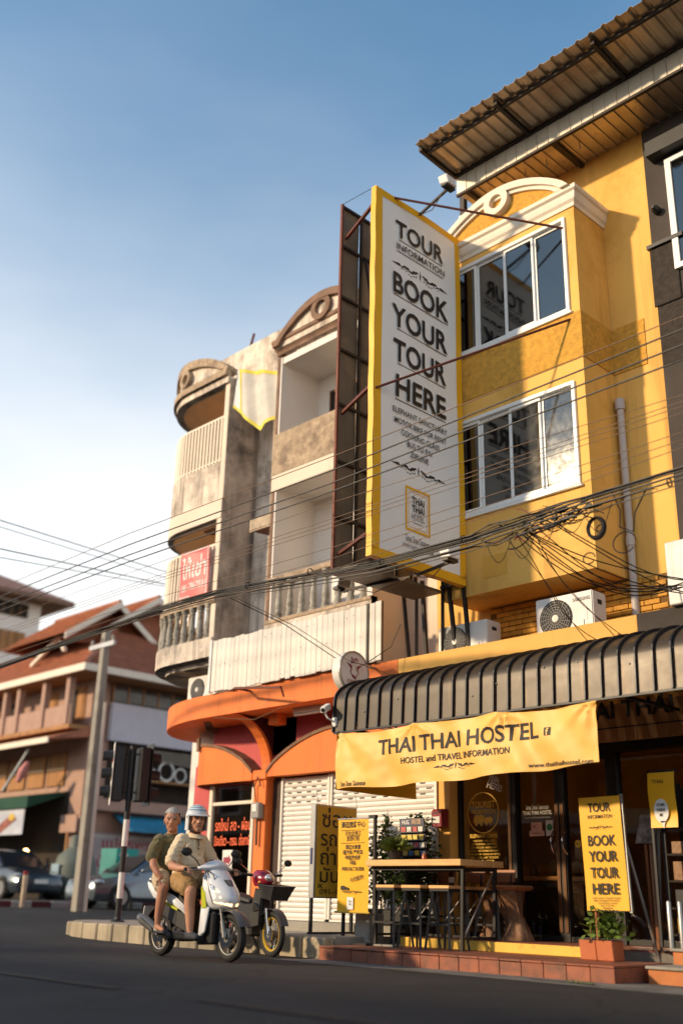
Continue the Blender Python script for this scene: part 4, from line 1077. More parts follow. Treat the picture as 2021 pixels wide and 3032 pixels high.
text('THAI THAI HOSTEL', (-9.55, 9.95, 2.51), X_, (0,0,1), w=2.54, h=.185, mat=K, parent=yb, bold=.016, fn=yf, sub=.05)
uvpoly([rect(-6.93, -6.84, 2.525, 2.615)], (0,9.95,0), X_, Z_, K, yb, 'icon_square', yf)
text('f', (-6.905, 9.945, 2.53), X_, Z_, w=.04, h=.075, mat=MT['cloth_yellow'], parent=yb, bold=.02, fn=lambda p: yf(p)-Vector((0,.003,0)), name='icon_letter')
text('HOSTEL and TRAVEL INFORMATION', (-9.12, 9.95, 2.365), X_, Z_, w=1.72, h=.075, mat=K, parent=yb, bold=.012, fn=yf, sub=.05)
ornament((-8.26, 9.95, 2.285), X_, Z_, .70, K, yb, yf)
text('www.thaithaihostel.com', (-7.155, 9.95, 2.185), X_, Z_, w=.83, h=.05, mat=K, parent=yb, bold=.01, fn=yf)
text('ไทย ไทย โฮสเทล', (-10.2, 9.95, 2.14), X_, Z_, w=.43, h=.05, mat=K, parent=yb, bold=.02, fn=yf)
obj('hem_cord', MB().tube([(-10.3, 9.95, 2.85), (-10.32, 10.02, 2.9)], .006, 4), MT['cable'], yb)
sd = obj('side_banner', MB().grid(lambda u, v: Vector((-10.34+.012*math.sin(u*9+v*3), lerp(9.98, 11.6, u), lerp(2.11, 2.85, v))), 14, 6), MT['banner_yellow'], None, smooth=True)
tag(sd, 'small yellow vinyl side panel hanging edge-on under the left end of the awning', 'banner')
# timber pelmet below the awning on the right
pl = thing('timber_pelmet', 'brown timber boarding with black lettering under the awning at the right', 'pelmet', (-5, 11.5, 2.6))
b_ = obj('board', MB().box(-10.0, -9.86, 11.5, 11.52, 2.64, 3.10), MT['wood_pelmet'], pl)
for i in range(1, 60): inst(b_, pl, (i*.145, 0, 0))
obj('rail', MB().box(-10.0, -1.2, 11.49, 11.499, 2.80, 2.815), MT['dark_steel'], pl)
text('THAI THAI', (-7.66, 11.493, 2.93), X_, Z_, w=1.5, h=.2, mat=K, parent=pl, bold=.03)
wl = thing('wall_lamp', 'dark hanging spot lamp under the awning near the brown boarding', 'lamp', (-5.75, 11.2, 2.7))
obj('arm', MB().tube([(-5.75, 11.48, 2.98), (-5.75, 11.2, 2.95), (-5.75, 11.15, 2.85)], .015, 6), MT['black_metal'], wl)
obj('shade', MB().lathe([(.02,.18),(.05,.16),(.08,.05),(.09,0),(.07,0),(.001,.06)], (-5.75, 11.15, 2.70), 12), MT['black_metal'], wl, smooth=True)

# ================================================================== air conditioners
def aircon(label, x0, w, h, y, z, d=.32, brand=None, logo=None):
    t = thing('air_conditioner', label, 'air conditioner', (x0+w/2, y+d/2, z), group='outdoor air conditioner units')
    obj('casing', MB().box(x0, x0+w, y, y+d, z+.02, z+h), MT['ac_white'], t, bev=.014, seg=2)
    fx, fz, fr = x0+w*.36, z+h*.50, h*.40
    obj('fan_recess', MB().lathe([(.001,-.003),(fr,-.003),(fr*1.05,-.008),(fr*1.05,.0),(fr,.0)], (fx, y, fz), 28, 'y'), MT['fan_dark'], t)
    hub = obj('fan_hub', MB().lathe([(.001,-.03),(fr*.2,-.028),(fr*.22,-.012)], (fx, y, fz), 14, 'y'), MT['ac_white'], t, smooth=True)
    for k in range(5):
        rr = fr*(.36+.14*k)
        ring = [(fx+rr*math.cos(2*PI*i/28), y-.016, fz+rr*math.sin(2*PI*i/28)) for i in range(29)]
        obj('grille_ring', MB().tube(ring, .0035, 4, False), MT['grey_plastic'], t)
    g = MB()
    for k in range(20):
        a = 2*PI*k/20
        obj('grille_spoke', MB().bar((fx+fr*.2*math.cos(a), y-.013, fz+fr*.2*math.sin(a)), (fx+fr*1.0*math.cos(a+.35), y-.013, fz+fr*1.0*math.sin(a+.35)), .005), MT['grey_plastic'], t)
    obj('service_cover', MB().box(x0+w*.70, x0+w*.90, y-.006, y-.001, z+h*.15, z+h*.62), MT['ac_white'], t, bev=.004)
    obj('valve_cap', MB().box(x0+w*.75, x0+w*.85, y-.02, y-.007, z+h*.2, z+h*.38), MT['ac_white'], t, bev=.006)
    obj('side_handle', MB().box(x0+w+.001, x0+w+.006, y+d*.35, y+d*.65, z+h*.72, z+h*.82), MT['fan_dark'], t)
    for sx in (.1, .85): obj('foot', MB().box(x0+w*sx, x0+w*sx+.06, y-.02, y+d+.02, z, z+.019), MT['grey_plastic'], t)
    if brand: text(brand, (x0+w*.66, y-.008, z+h*.80), X_, Z_, w=w*.30, h=.045, mat=MT['grey_plastic'], parent=t, bold=.03)
    if logo:
        uvpoly([disc_pts(.055)], (x0+w*.82, y-.008, z+h*.72), X_, Z_, MT['ink_red'], t, 'logo')
        text('LG', (x0+w*.82, y-.011, z+h*.72-.02), X_, Z_, w=.06, h=.04, mat=MT['paper'], parent=t, align='c')
    return t
aircon('white air conditioner with round fan on the yellow ledge, right of its twin', -7.90, .88, .60, 11.26, 3.95, brand='SAMSUNG')
aircon('greyish air conditioner half hidden by banner posts on the yellow ledge', -9.62, .89, .50, 11.27, 3.95)
aircon('air conditioner with red round logo on the orange canopy under the round balcony', -15.98, .86, .50, 11.52, 4.063, logo=True)
t = thing('meter_cabinet', 'plain white cabinet on the dark ledge at the right edge', 'cabinet', (-5.3, 11.2, 4.06))
obj('casing', MB().box(-5.83, -4.9, 11.0, 11.4, 4.063, 4.84), MT['ac_white'], t, bev=.012)
obj('side_grip', MB().box(-5.55, -5.42, 10.985, 10.999, 4.42, 4.47), MT['fan_dark'], t)

# ================================================================== round illuminated sign (off)
rs = thing('round_sign', 'round white shop sign with maroon winged emblem beside the awning end', 'sign', (-10.62, 10.57, 3.55))
RX = -10.6; RC = (10.55, 3.83); RR = .30
mb = MB().lathe([(.001,-.15),(RR,-.15),(RR,-.01),(RR*.97,0),(.001,0)], (RX, RC[0], RC[1]), 40, 'x')
obj('drum', mb, MT['ac_white'], rs, smooth=True, auto=40)
obj('face', MB().lathe([(.001,.004),(RR*.93,.004),(RR*.93,.0)], (RX, RC[0], RC[1]), 40, 'x'), mat('acrylic_sign_face', (.82,.76,.74), .4, var=.05), rs)
obj('rim', MB().lathe([(RR*.93,0),(RR*.93,.012),(RR*1.01,.012),(RR*1.01,-.02)], (RX, RC[0], RC[1]), 40, 'x', caps=False), MT['grey_steel'], rs)
o3 = (RX+.008, RC[0], RC[1])
text('ริวก้า', (RX+.008, RC[0], RC[1]+.15), Yv, Z_, w=.15, h=.05, mat=MT['ink_red'], parent=rs, align='c', bold=.03)
em = []
for s in (-1, 1):
    for k in range(3):
        em.append([(s*.05, .085-k*.03), (s*(.155-.03*k), .12-k*.022), (s*(.14-.03*k), .095-k*.022), (s*.05, .065-k*.03)])
    em.append([(s*.045, .07), (s*.06, .07), (s*.09, -.02), (s*.075, -.02)])
    em.append([(s*.09, -.02), (s*.075, -.02), (s*.02, -.075), (s*.035, -.075)])
em.append([(-.06,-.055),(-.045,-.04),(.045,-.075),(.03,-.09)]); em.append([(-.05,-.08),(-.035,-.068),(.04,-.10),(.03,-.112)])
uvpoly(em, o3, Yv, Z_, MT['ink_red'], rs, 'emblem')
text('ZONGSHEN', (RX+.008, RC[0], RC[1]-.165), Yv, Z_, w=.30, h=.042, mat=MT['ink_red'], parent=rs, align='c', bold=.015, slant=.15)
text('RYUKA', (RX+.008, RC[0], RC[1]-.225), Yv, Z_, w=.19, h=.042, mat=MT['ink_red'], parent=rs, align='c', bold=.015, slant=.15)
for z in (3.68, 3.98): obj('bracket', MB().tube([(RX-.1, 10.80, z), (RX-.1, 11.12, z)], .022, 8), MT['grey_steel'], rs)

# ================================================================== white plank hoarding on the canopy
ph_ = thing('plank_hoarding', 'white painted plank hoarding standing on the orange canopy', 'hoarding', (-12.6, 11.0, 4.06))
q0 = None; x = -14.62; i = 0
q0 = obj('plank', MB().box(0, .118, 11.02, 11.045, 4.07, 4.98).map(lambda p: p+Vector((-14.62,0,0))), MT['plank'], ph_, bev=.004)
xs_ = [j*.1225 for j in range(1, 31)]+[30.9*.1225+.07, 31.9*.1225+.07]
for j in xs_: inst(q0, ph_, (j, random.uniform(-.004,.004), random.uniform(-.02,.012)))
obj('edge_post', MB().box(-14.69, -14.63, 11.0, 11.08, 4.07, 5.0), MT['white_frame'], ph_)
obj('black_post', MB().box(-10.86, -10.80, 11.03, 11.08, 4.07, 4.99).box(-10.55, -10.53, 11.03, 11.08, 4.07, 4.99), MT['black_metal'], ph_)
for z in (4.2, 4.85): obj('batten', MB().box(-14.6, -10.56, 11.047, 11.09, z, z+.06), MT['oak_dark'], ph_)
for i in range(26):
    x = -14.55+i*.15; 
    obj('nail_mark', MB().ell((x, 11.018, random.choice((4.18,4.5,4.86))+random.uniform(-.03,.03)), .009, .004, .009, 6, 4), MT['rust_steel'], ph_)

# ================================================================== red to-let sign, drooping old banner, camera
rn = thing('rent_sign', 'red and white for rent banner tied to the round corner balcony railing', 'sign', (-15.48, 11.12, 5.97))
def rfold(p): return Vector((p.x, p.y+.02*math.sin(p.x*7+p.z*4), p.z))
obj('sheet', MB().grid(lambda u, v: rfold(Vector((lerp(-15.93,-15.03,u), 11.10, lerp(5.975,6.90,v)))), 16, 12), mat('faded_red_vinyl', (.74,.15,.14), .5, var=.06), rn, smooth=True)
rf2 = lambda p: rfold(p)-Vector((0,.006,0))
uvpoly(frame_polys(-15.91, -15.05, 5.995, 6.88, .018), (0,11.10,0), X_, Z_, MT['paper'], rn, 'border', rf2)
text('ให้เช่า', (-15.48, 11.10, 6.36), X_, Z_, w=.70, h=.34, mat=MT['paper'], parent=rn, align='c', bold=.02, fn=rf2)
text('081-7867531', (-15.48, 11.10, 6.12), X_, Z_, w=.76, h=.13, mat=MT['paper'], parent=rn, align='c', bold=.015, fn=rf2)
ob_ = thing('drooping_banner', 'faded yellow edged old banner drooping between the two upper bays', 'banner', (-14.2, 11.3, 9.0))
def dfold(u, v):
    x = lerp(-14.80, -13.50, u); bot = 9.55-.52*math.sin(PI*min(1,u*1.0))**.9 if True else 9.2
    bot = lerp(9.72, 9.02, u/.58) if u < .58 else lerp(9.02, 9.15, (u-.58)/.42)
    top = lerp(10.55, 10.10, u)
    return Vector((x, 11.25+.05*math.sin(u*14+v*2)+.10*u, lerp(bot, top, v)))
obj('sheet', MB().grid(dfold, 30, 12), mat('sun_bleached_banner', (.60,.55,.48), .6, var=.16, scale=3), ob_, smooth=True)
def band(u0, u1, v0, v1):
    return MB().grid(lambda a, b: dfold(lerp(u0,u1,a), lerp(v0,v1,b))-Vector((0,.006,0)), 24, 3)
for bb in (band(0,1,0,.07), band(.13,.19,.07,1), band(.13,1,.93,1), band(.93,1,.07,.93)): obj('edge', bb, mat('faded_yellow_edge', (.72,.60,.06), .6) if 'faded_yellow_edge' not in bpy.data.materials else bpy.data.materials['faded_yellow_edge'], ob_, smooth=True)
obj('white_strip', band(0,.12,.07,1), MT['paper'], ob_, smooth=True)
cc = thing('security_camera', 'white bullet security camera at the left end of the awning', 'camera', (-10.4, 10.0, 3.0))
obj('base', MB().box(-10.44, -10.36, 9.97, 10.02, 2.95, 3.08), MT['ac_white'], cc, bev=.01)
obj('arm', MB().tube([(-10.40, 9.97, 3.02), (-10.42, 9.88, 3.06), (-10.44, 9.84, 3.13)], .014, 8), MT['ac_white'], cc)
ax_ = Vector((.35,-.75,-.35)).normalized(); c0 = Vector((-10.46, 9.88, 3.20))
obj('barrel', MB().bar(c0-ax_*.10, c0+ax_*.12, .075, .085), MT['ac_white'], cc, bev=.008)
obj('lens', MB().tube([c0+ax_*.121, c0+ax_*.125], .028, 12), MT['black_metal'], cc)
mm = thing('metal_strut', 'thin brown steel strut projecting from the orange canopy front', 'strut', (-13, 10.9, 3.8))
obj('bar', MB().bar((-13.6, 10.75, 3.98), (-12.2, 10.55, 3.80), .035), MT['rust_steel'], mm)
obj('hook', MB().bar((-12.2, 10.55, 3.80), (-12.2, 10.62, 3.66), .02), MT['rust_steel'], mm)
obj('foot', MB().bar((-13.6, 10.75, 3.98), (-13.6, 11.12, 3.98), .03), MT['rust_steel'], mm)

# ================================================================== overhead cables
def wire(label, pts, r, m='cable', name='cable', group='overhead cables', n=5, sagm=0.0):
    P_ = []
    for a, b in zip(pts, pts[1:]):
        for k in range(6):
            t = k/6; q = Vector(a).lerp(Vector(b), t); q.z -= sagm*4*t*(1-t); P_.append(q)
    P_.append(Vector(pts[-1]))
    o = obj(name, MB().tube(P_, r, n), MT[m], None, smooth=True)
    return tag(o, label, 'cable', group)
A = [(6, 8.9, 5.15), (-4.44, 8.9, 4.77), (-5.52, 8.9, 4.74), (-7.06, 8.9, 4.65), (-8.67, 8.9, 4.66), (-11.83, 8.9, 4.90), (-13.36, 8.9, 4.90), (-18.35, 8.9, 4.68), (-24, 9.6, 4.9), (-40, 10.5, 6.0)]
BD = thing('cable_bundle', 'thick sagging bundle of black telephone cables crossing in front of the shophouses', 'cable bundle', (-9, 8.9, 4.6))
for k in range(13):
    pts = []
    ph0 = random.uniform(0, 6.28); rr = random.uniform(.008,.05)
    for i, p in enumerate(A):
        for t in ([0, .2, .4, .6, .8] if i < len(A)-1 else [0]):
            q = Vector(p).lerp(Vector(A[min(i+1, len(A)-1)]), t)
            a = ph0+q.x*random.uniform(.28,.32)
            s_ = 1.0+(1.4 if -6.9 < q.x < -5.6 else 0)*random.random()
            pts.append(q+Vector((0, math.cos(a)*rr*s_, math.sin(a)*rr*s_-(.06+.05*(k % 3) if k > 8 else 0)*sst((q.x+20)/12))))
    obj('strand', MB().tube(pts, random.choice((.005,.006,.008,.011)), 5), MT['cable'], BD, smooth=True)
for x in [-4.6-1.3*i for i in range(7)]:
    zc = 4.66 if x > -9 else 4.78+.1*sst((-9-x)/3)
    obj('tie', MB().lathe([(.045,-.008),(.052,-.008),(.052,.008),(.045,.008)], (x, 8.9, zc), 8, 'x', caps=False), MT['cable'], BD)
thin = [(6.28,6.23,.006,'cable_brown'),(6.14,6.03,.010,'cable'),(5.97,5.85,.010,'cable'),(5.81,5.73,.010,'cable')]
names = ['topmost thin brown cable crossing the tall banner', 'upper black power cable, second from the top', 'upper black power cable, third from the top', 'lowest of the four upper power cables']
for (za_, zb_, r, m), nm in zip(thin, names):
    sl = (zb_-za_)/(-5.05)
    wire(nm, [(6, 8.7, za_+.35), (-4.2, 8.7, za_), (-9.25, 8.7, zb_), (-14, 8.7, zb_+.03), (-20, 9.2, zb_+.25), (-34, 10.5, zb_+1.4)], r, m)
mids = [(5.49,5.63),(5.42,5.40),(5.37,5.34),(5.30,5.28),(5.10,5.00),(5.02,4.85),(4.94,4.69)]
for i, (za_, zb_) in enumerate(mids):
    wire('fine cable in front of the lower bay window, number %s from the top' % ('one two three four five six seven'.split()[i]), [(6, 8.8, za_+.3), (-4.33, 8.8, za_), (-9.3, 8.8, zb_), (-14, 8.85, zb_+.02+.1*i/7), (-19, 9.2, zb_+.15), (-32, 10, zb_+1.0)], .0042, 'cable_brown')
# splice tangle and loops
TG = thing('cable_tangle', 'messy knot of spliced cables and connectors in front of the yellow bay', 'cable tangle', (-6.2, 9.0, 4.3))
random.seed(21)
for k in range(26):
    c = Vector((random.gauss(-6.15,.28), 8.93+random.uniform(-.05,.08), random.gauss(4.60,.05)))
    L_ = random.uniform(.15,.5); a = random.uniform(-.6,.6)
    pts = [c+Vector((L_*(t-.5)*2*math.cos(a), .03*math.sin(t*9+k), L_*(t-.5)*2*math.sin(a)*.5+.05*math.sin(t*7+k))) for t in [i/8 for i in range(9)]]
    obj('loose_end', MB().tube(pts, random.choice((.004,.006,.008)), 4), MT['cable'] if k % 4 else MT['ink_red'], TG, smooth=True)
for k in range(14):
    c = Vector((random.gauss(-6.1,.25), 8.9, random.gauss(4.60,.05)))
    obj('connector', MB().bar(c, c+Vector((random.uniform(.05,.1), 0, random.uniform(-.03,.03))), .028), MT['cable'], TG)
for k in range(9): # wires running down to the cabinet on the right
    s0 = Vector((random.uniform(-6.5,-5.9), 8.93, 4.55)); e0 = Vector((random.uniform(-5.75,-5.2), 10.98, random.uniform(4.1,4.35)))
    pts = [s0.lerp(e0, t)+Vector((.05*math.sin(t*5+k), 0, -(.28+.12*math.sin(k))*math.sin(PI*t)*(1 if k % 2 else .6))) for t in [i/10 for i in range(11)]]
    obj('drop_wire', MB().tube(pts, .0075, 4), MT['cable'], TG, smooth=True)
for k in range(5): # slack loops hanging below the bundle
    x0 = -6.9+k*.33; w_ = random.uniform(.25,.5); d = random.uniform(.12,.4)
    pts = [Vector((x0+w_*t, 8.9-.04*k*.2, 4.60-d*math.sin(PI*t))) for t in [i/12 for i in range(13)]]
    obj('slack_loop', MB().tube(pts, .0045, 4), MT['cable'], TG, smooth=True)
for k in range(4): # wires falling over the yellow ledge
    x0 = -6.6+k*.12; e = Vector((-6.9+k*.16, 11.06, 3.72))
    pts = [Vector((x0, 8.92, 4.52)).lerp(e, t)+Vector((.04*math.sin(6*t+k), 0, .18*math.sin(PI*t)*(-1 if k % 2 else .2))) for t in [i/10 for i in range(11)]]
    obj('drop_wire', MB().tube(pts, .006, 4), MT['cable_brown'], TG, smooth=True)
CL = thing('cable_coil', 'coil of spare black cable hanging from the bundle before the yellow wall', 'cable coil', (-5.5, 9.0, 4.2))
for k in range(6):
    rr = .10+random.uniform(-.012,.012); off = Vector((random.uniform(-.008,.008), 8.95+k*.008, 4.42+random.uniform(-.008,.008)))
    obj('turn', MB().tube([Vector((-5.50+rr*.95*math.cos(2*PI*i/20), 0, rr*1.1*math.sin(2*PI*i/20)))+off for i in range(21)], .0085, 5), MT['cable'], CL, smooth=True)
for rr, cx_, cz_ in ((.05,-5.46,4.41), (.13,-5.20,4.20), (.07,-5.62,4.12)):
    obj('loop', MB().tube([Vector((cx_+rr*math.cos(2*PI*i/18), 9.0, cz_+rr*.85*math.sin(2*PI*i/18))) for i in range(17)], .007, 5), MT['cable'], CL, smooth=True)
obj('riser_wire', MB().tube([(-5.3,9.0,4.78),(-5.22,9.0,4.55),(-5.25,9.02,4.38),(-5.1,9.02,4.3),(-5.06,9.0,4.48),(-4.9,9.0,4.72)], .008, 5), MT['cable'], CL, smooth=True)
wire('thin drop wire from the grey balusters down to the round sign', [(-11.75, 9.0, 4.86), (-11.3, 9.8, 4.5), (-10.75, 10.35, 4.0), (-10.45, 10.6, 3.92), (-10.2, 10.9, 4.2), (-10.1, 11.0, 4.55)], .007, 'cable', 'drop_wire')
wire('thin wire crossing the round sign to the awning end', [(-11.7, 9.0, 4.88), (-11.1, 9.8, 4.45), (-10.5, 10.3, 3.95), (-10.0, 10.9, 3.72)], .005, 'cable_brown', 'drop_wire')
wire('pale wire drooping under the orange canopy edge', [(-14.5, 11.05, 3.62), (-13.6, 11.2, 3.52), (-12.6, 11.1, 3.66)], .007, 'cable_brown', 'drop_wire')
for i, (y0, z0, z1, r, nm) in enumerate(((9.02,7.91,7.76,.011,'highest of the cables crossing the sky at the left'),(9.04,7.77,7.62,.008,'second cable crossing the sky at the left'),(9.11,7.31,7.46,.013,'thick dark cable crossing the lower left sky'),(9.13,7.13,7.40,.009,'lowest cable crossing the left sky'))):
    wire(nm, [(-19.5, 2.0, z0+.75), (-19.5, 6, z0+.22), (-19.5, y0, z0), (-19.5, 13.1, z1), (-19.5, 18, z1+.5), (-19.5, 30, z1+2)], r, 'cable', group='cables over the side street')
# ================================================================== shop window lettering on the hostel glass
def gl(body, x, z, w, h, m, bold=.01, align='c', rot=0.0, parent=sf):
    U = Vector((math.cos(rot),0,math.sin(rot))); W = Vector((-math.sin(rot),0,math.cos(rot)))
    return text(body, (x, DY-.006, z), U, W, w=w, h=h, mat=m, parent=parent, align=align, bold=bold)
G_, W_ = MT['ink_gold'], MT['ink_white']
GX, GZ = -9.60, 1.94
uvpoly(ring_polys(.268, .285, 40), (GX, DY-.006, GZ), X_, Z_, G_, sf, 'window_ring')
gl('TOURIST', GX, 2.01, .42, .085, G_, .02); gl('INFORMATION', GX, 1.93, .42, .05, G_, .01)
def elephant(s, ox, oz, flip=1):
    body = [(-.5,.0),(-.5,.22),(-.45,.42),(-.3,.52),(-.05,.50),(.12,.54),(.3,.5),(.42,.38),(.45,.2),(.47,.0),(.52,-.1),(.45,-.1),(.38,.02),(.34,.12),(.28,.05),(.25,-.02),(.24,-.2),(.10,-.2),(.08,-.02),(-.15,-.02),(-.2,-.2),(-.36,-.2),(-.38,-.02)]
    return [(ox+flip*a*s, oz+b*s) for a, b in body]
def tri_fan(poly): return poly
mb = MB()
for s, ox in ((.21, -.07), (.15, .10)):
    pl_ = elephant(s, ox, 0)
    mb.add([(GX+a, DY-.006, 1.80+b) for a, b in pl_], [tuple(range(len(pl_)))])
obj('window_elephants', mb, G_, sf, fix=False)
gl('ELEPHANT CAMPS', GX, 1.60, .49, .05, G_, .015)
for i, (bd, w_) in enumerate((('HALF DAY - FULL DAY',.38),('RIVER RAFTING - TREKKING',.44),('COOKING CLASS - BAMBOO RAFT',.47),('BICYCLE - MOTORBIKE FOR RENT',.52),('DOI INTHANON - CHIANG RAI TEMPLES',.56),('VISA - BUS - AIR TICKETS',.50),('ZIPLINE - TIGER',.36))):
    gl(bd, GX, 1.545-i*.045, w_, .026, G_, .01)
gl('BOOK YOUR', GX+.20, 2.40, .18, .04, W_, .02, rot=-.3); gl('TRIPS', GX+.19, 2.34, .20, .065, W_, .02, rot=-.3); gl('HERE!', GX+.20, 2.25, .27, .085, W_, .025, rot=-.3)
gl('ไทย ไทย โฮสเทล', -8.67, 1.95, .38, .05, W_, .02); gl('THAI THAI HOSTEL', -8.67, 1.88, .48, .05, W_, .02); gl('Hostel and Travel Information', -8.67, 1.83, .42, .025, W_, .005)
wf = obj('wifi_sticker', MB().box(-8.81, -8.57, DY-.008, DY-.004, 1.60, 1.67).box(-8.78, -8.60, DY-.008, DY-.004, 1.671, 1.78), mat('pale_pink_sticker', (.72,.42,.33), .5), sf)
text('Wi', (-8.76, DY-.010, 1.70), X_, Z_, w=.06, h=.05, mat=MT['ink_red'], parent=wf); text('FREE', (-8.77, DY-.010, 1.62), X_, Z_, w=.16, h=.03, mat=MT['ink_red'], parent=wf)
gs = obj('green_sticker', MB().box(-8.54, -8.42, DY-.008, DY-.004, 1.60, 1.80), MT['paper'], sf)
obj('owl_print', MB().add([(-8.53+.05*1.0+.045*math.cos(2*PI*i/12), DY-.010, 1.71+.045*math.sin(2*PI*i/12)) for i in range(12)], [tuple(range(12))]), mat('green_print', (.03,.25,.06), .5), gs, fix=False)
uvpoly([disc_pts(.05)], (-8.05, DY-.006, 1.49), X_, Z_, G_, sf, 'round_sticker')
gl('OPEN', -8.05, 1.48, .06, .02, MT['ink'], parent=sf)
gl('BOOK', -7.85, 1.60, .12, .04, W_, .02); gl('TOURS', -7.85, 1.53, .14, .04, W_, .02)

# ================================================================== bar table, stools, chairs
tbk = thing('bar_table', 'tall light wood bar table on slim black steel legs at the hostel front', 'table', (-9.63, 11.14, .172))
for i in range(4): obj('plank', MB().box(-10.46, -8.80, 10.70+i*.2225, 10.70+i*.2225+.2185, 1.17, 1.25), MT['oak'], tbk, bev=.006)
for x in (-10.40, -8.86):
    for y in (10.82, 11.47): obj('leg', MB().bar((x+(.03 if x < -9 else -.03), y, .172), (x, y, 1.168), .042), MT['black_metal'], tbk)
for y in (10.82, 11.47): obj('apron', MB().box(-10.38, -8.88, y-.018, y+.018, 1.12, 1.168), MT['black_metal'], tbk)
for x in (-10.37, -8.89): obj('stretcher', MB().box(x-.015, x+.015, 10.85, 11.45, .30, .33), MT['black_metal'], tbk)
obj('foot_rail', MB().box(-10.35, -8.91, 11.455, 11.485, .30, .33), MT['black_metal'], tbk)
obj('cross_brace', MB().bar((-8.88, 10.84, .32), (-8.88, 11.45, 1.1), .016), MT['grey_steel'], tbk)
def stool(x, y, back, label, group):
    t = thing('bar_stool' if not back else 'bar_chair', label, 'stool' if not back else 'chair', (x, y, .172), group=group)
    w = .34
    obj('seat', MB().box(x-w/2, x+w/2, y-.16, y+.16, .895, .935), MT['oak'], t, bev=.008)
    obj('seat_frame', MB().box(x-w/2+.01, x+w/2-.01, y-.15, y+.15, .865, .8945), MT['black_metal'], t)
    for sx in (-1, 1):
        for sy in (-1, 1): obj('leg', MB().bar((x+sx*.20, y+sy*.19, .172 if y < 11.3 else .29), (x+sx*.13, y+sy*.12, .866), .03), MT['black_metal'], t)
        obj('stretcher', MB().bar((x+sx*.175, y-.165, .47), (x+sx*.175, y+.165, .47), .022), MT['black_metal'], t)
    obj('foot_rest', MB().bar((x-.175, y-.168, .47), (x+.175, y-.168, .47), .026), MT['black_metal'], t)
    obj('foot_rest', MB().bar((x-.165, y+.16, .55), (x+.165, y+.16, .55), .022), MT['black_metal'], t)
    obj('tie_rod', MB().bar((x-.17, y+.15, .50), (x+.15, y+.14, .82), .010), MT['grey_steel'], t)
    if back:
        for sx in (-1, 1): obj('back_post', MB().bar((x+sx*.15, y+.15, .93), (x+sx*.15, y+.20, 1.16), .026), MT['black_metal'], t)
        obj('backrest', MB().hexa([(x-.21,y+.155,1.0),(x+.21,y+.155,1.0),(x+.21,y+.175,1.0),(x-.21,y+.175,1.0),(x-.21,y+.185,1.16),(x+.21,y+.185,1.16),(x+.21,y+.205,1.16),(x-.21,y+.205,1.16)]), MT['oak_dark'], t, bev=.006)
    return t
stool(-10.14, 10.90, False, 'backless bar stool nearest the yellow Chinese sign', 'bar stools at the tall table')
stool(-9.66, 10.88, False, 'middle of the three backless bar stools at the tall table', 'bar stools at the tall table')
stool(-9.20, 10.90, False, 'backless bar stool at the right end of the tall table', 'bar stools at the tall table')
stool(-10.05, 11.68, True, 'left wooden backed bar chair behind the tall table', 'bar chairs behind the tall table')
stool(-9.55, 11.70, True, 'middle wooden backed bar chair behind the tall table', 'bar chairs behind the tall table')
stool(-9.05, 11.70, True, 'right wooden backed bar chair behind the tall table', 'bar chairs behind the tall table')

# on the table
gp = thing('grass_pot', 'black pot of bushy green grass standing on the bar table', 'potted plant', (-10.24, 11.05, 1.25))
obj('pot', MB().lathe([(.07,0),(.085,.02),(.10,.13),(.105,.14),(.09,.14),(.085,.10),(.001,.10)], (-10.24, 11.05, 1.251), 16), MT['pot_black'], gp, smooth=True, auto=50)
mb = MB(); random.seed(5)
for i in range(900):
    a = random.uniform(0, 2*PI); r = random.uniform(.0, .07); L_ = random.uniform(.10, .26); ln = random.uniform(.05, 1.0)
    b0_ = Vector((-10.24+r*math.cos(a), 11.05+r*math.sin(a), 1.37)); d = Vector((math.cos(a)*ln, math.sin(a)*ln, random.uniform(.35,1.0))).normalized()
    tip = b0_+d*L_+Vector((0,0,-.05*ln)); mid_ = b0_+d*L_*.55+Vector((0,0,.02)); s_ = d.cross(Vector((0,0,1))).normalized()*.003
    mb.add([b0_-s_, b0_+s_, mid_+s_, tip, mid_-s_], [(0,1,2,3,4)])
obj('grass_blades', mb, MT['grass_pot'], gp, fix=False, kind='stuff')
rk = thing('brochure_rack', 'dark tilted brochure rack with yellow leaflets standing on the bar table', 'rack', (-10.2, 11.4, 1.25))
Ur = Vector((1,0,0)); Wr = Vector((-.33,.25,.9)).normalized(); Or = Vector((-10.38, 11.36, 1.26))
def rp(u, v, d=0): 
    return Or+Ur*u+Wr*v+Vector((0,-d,0))
def rbox(u0,u1,v0,v1,d0,d1): return MB().hexa([rp(u0,v0,d0),rp(u1,v0,d0),rp(u1,v0,d1),rp(u0,v0,d1),rp(u0,v1,d0),rp(u1,v1,d0),rp(u1,v1,d1),rp(u0,v1,d1)])
obj('board', rbox(0,.46,0,.62,0,-.02), mat('dark_blue_board', (.02,.022,.035), .5), rk)
obj('header', rbox(0,.46,.53,.64,.001,.004), mat('header_print', (.03,.03,.06), .5, var=.4, scale=20), rk)
text('HUG', rp(.05,.555,.006), Ur, Wr, w=.13, h=.06, mat=MT['paper'], parent=rk, bold=.02)
obj('header_photo', rbox(.23,.40,.55,.63,.005,.007), mat('photo_print_a', (.25,.16,.09), .5, var=.7, scale=25), rk)
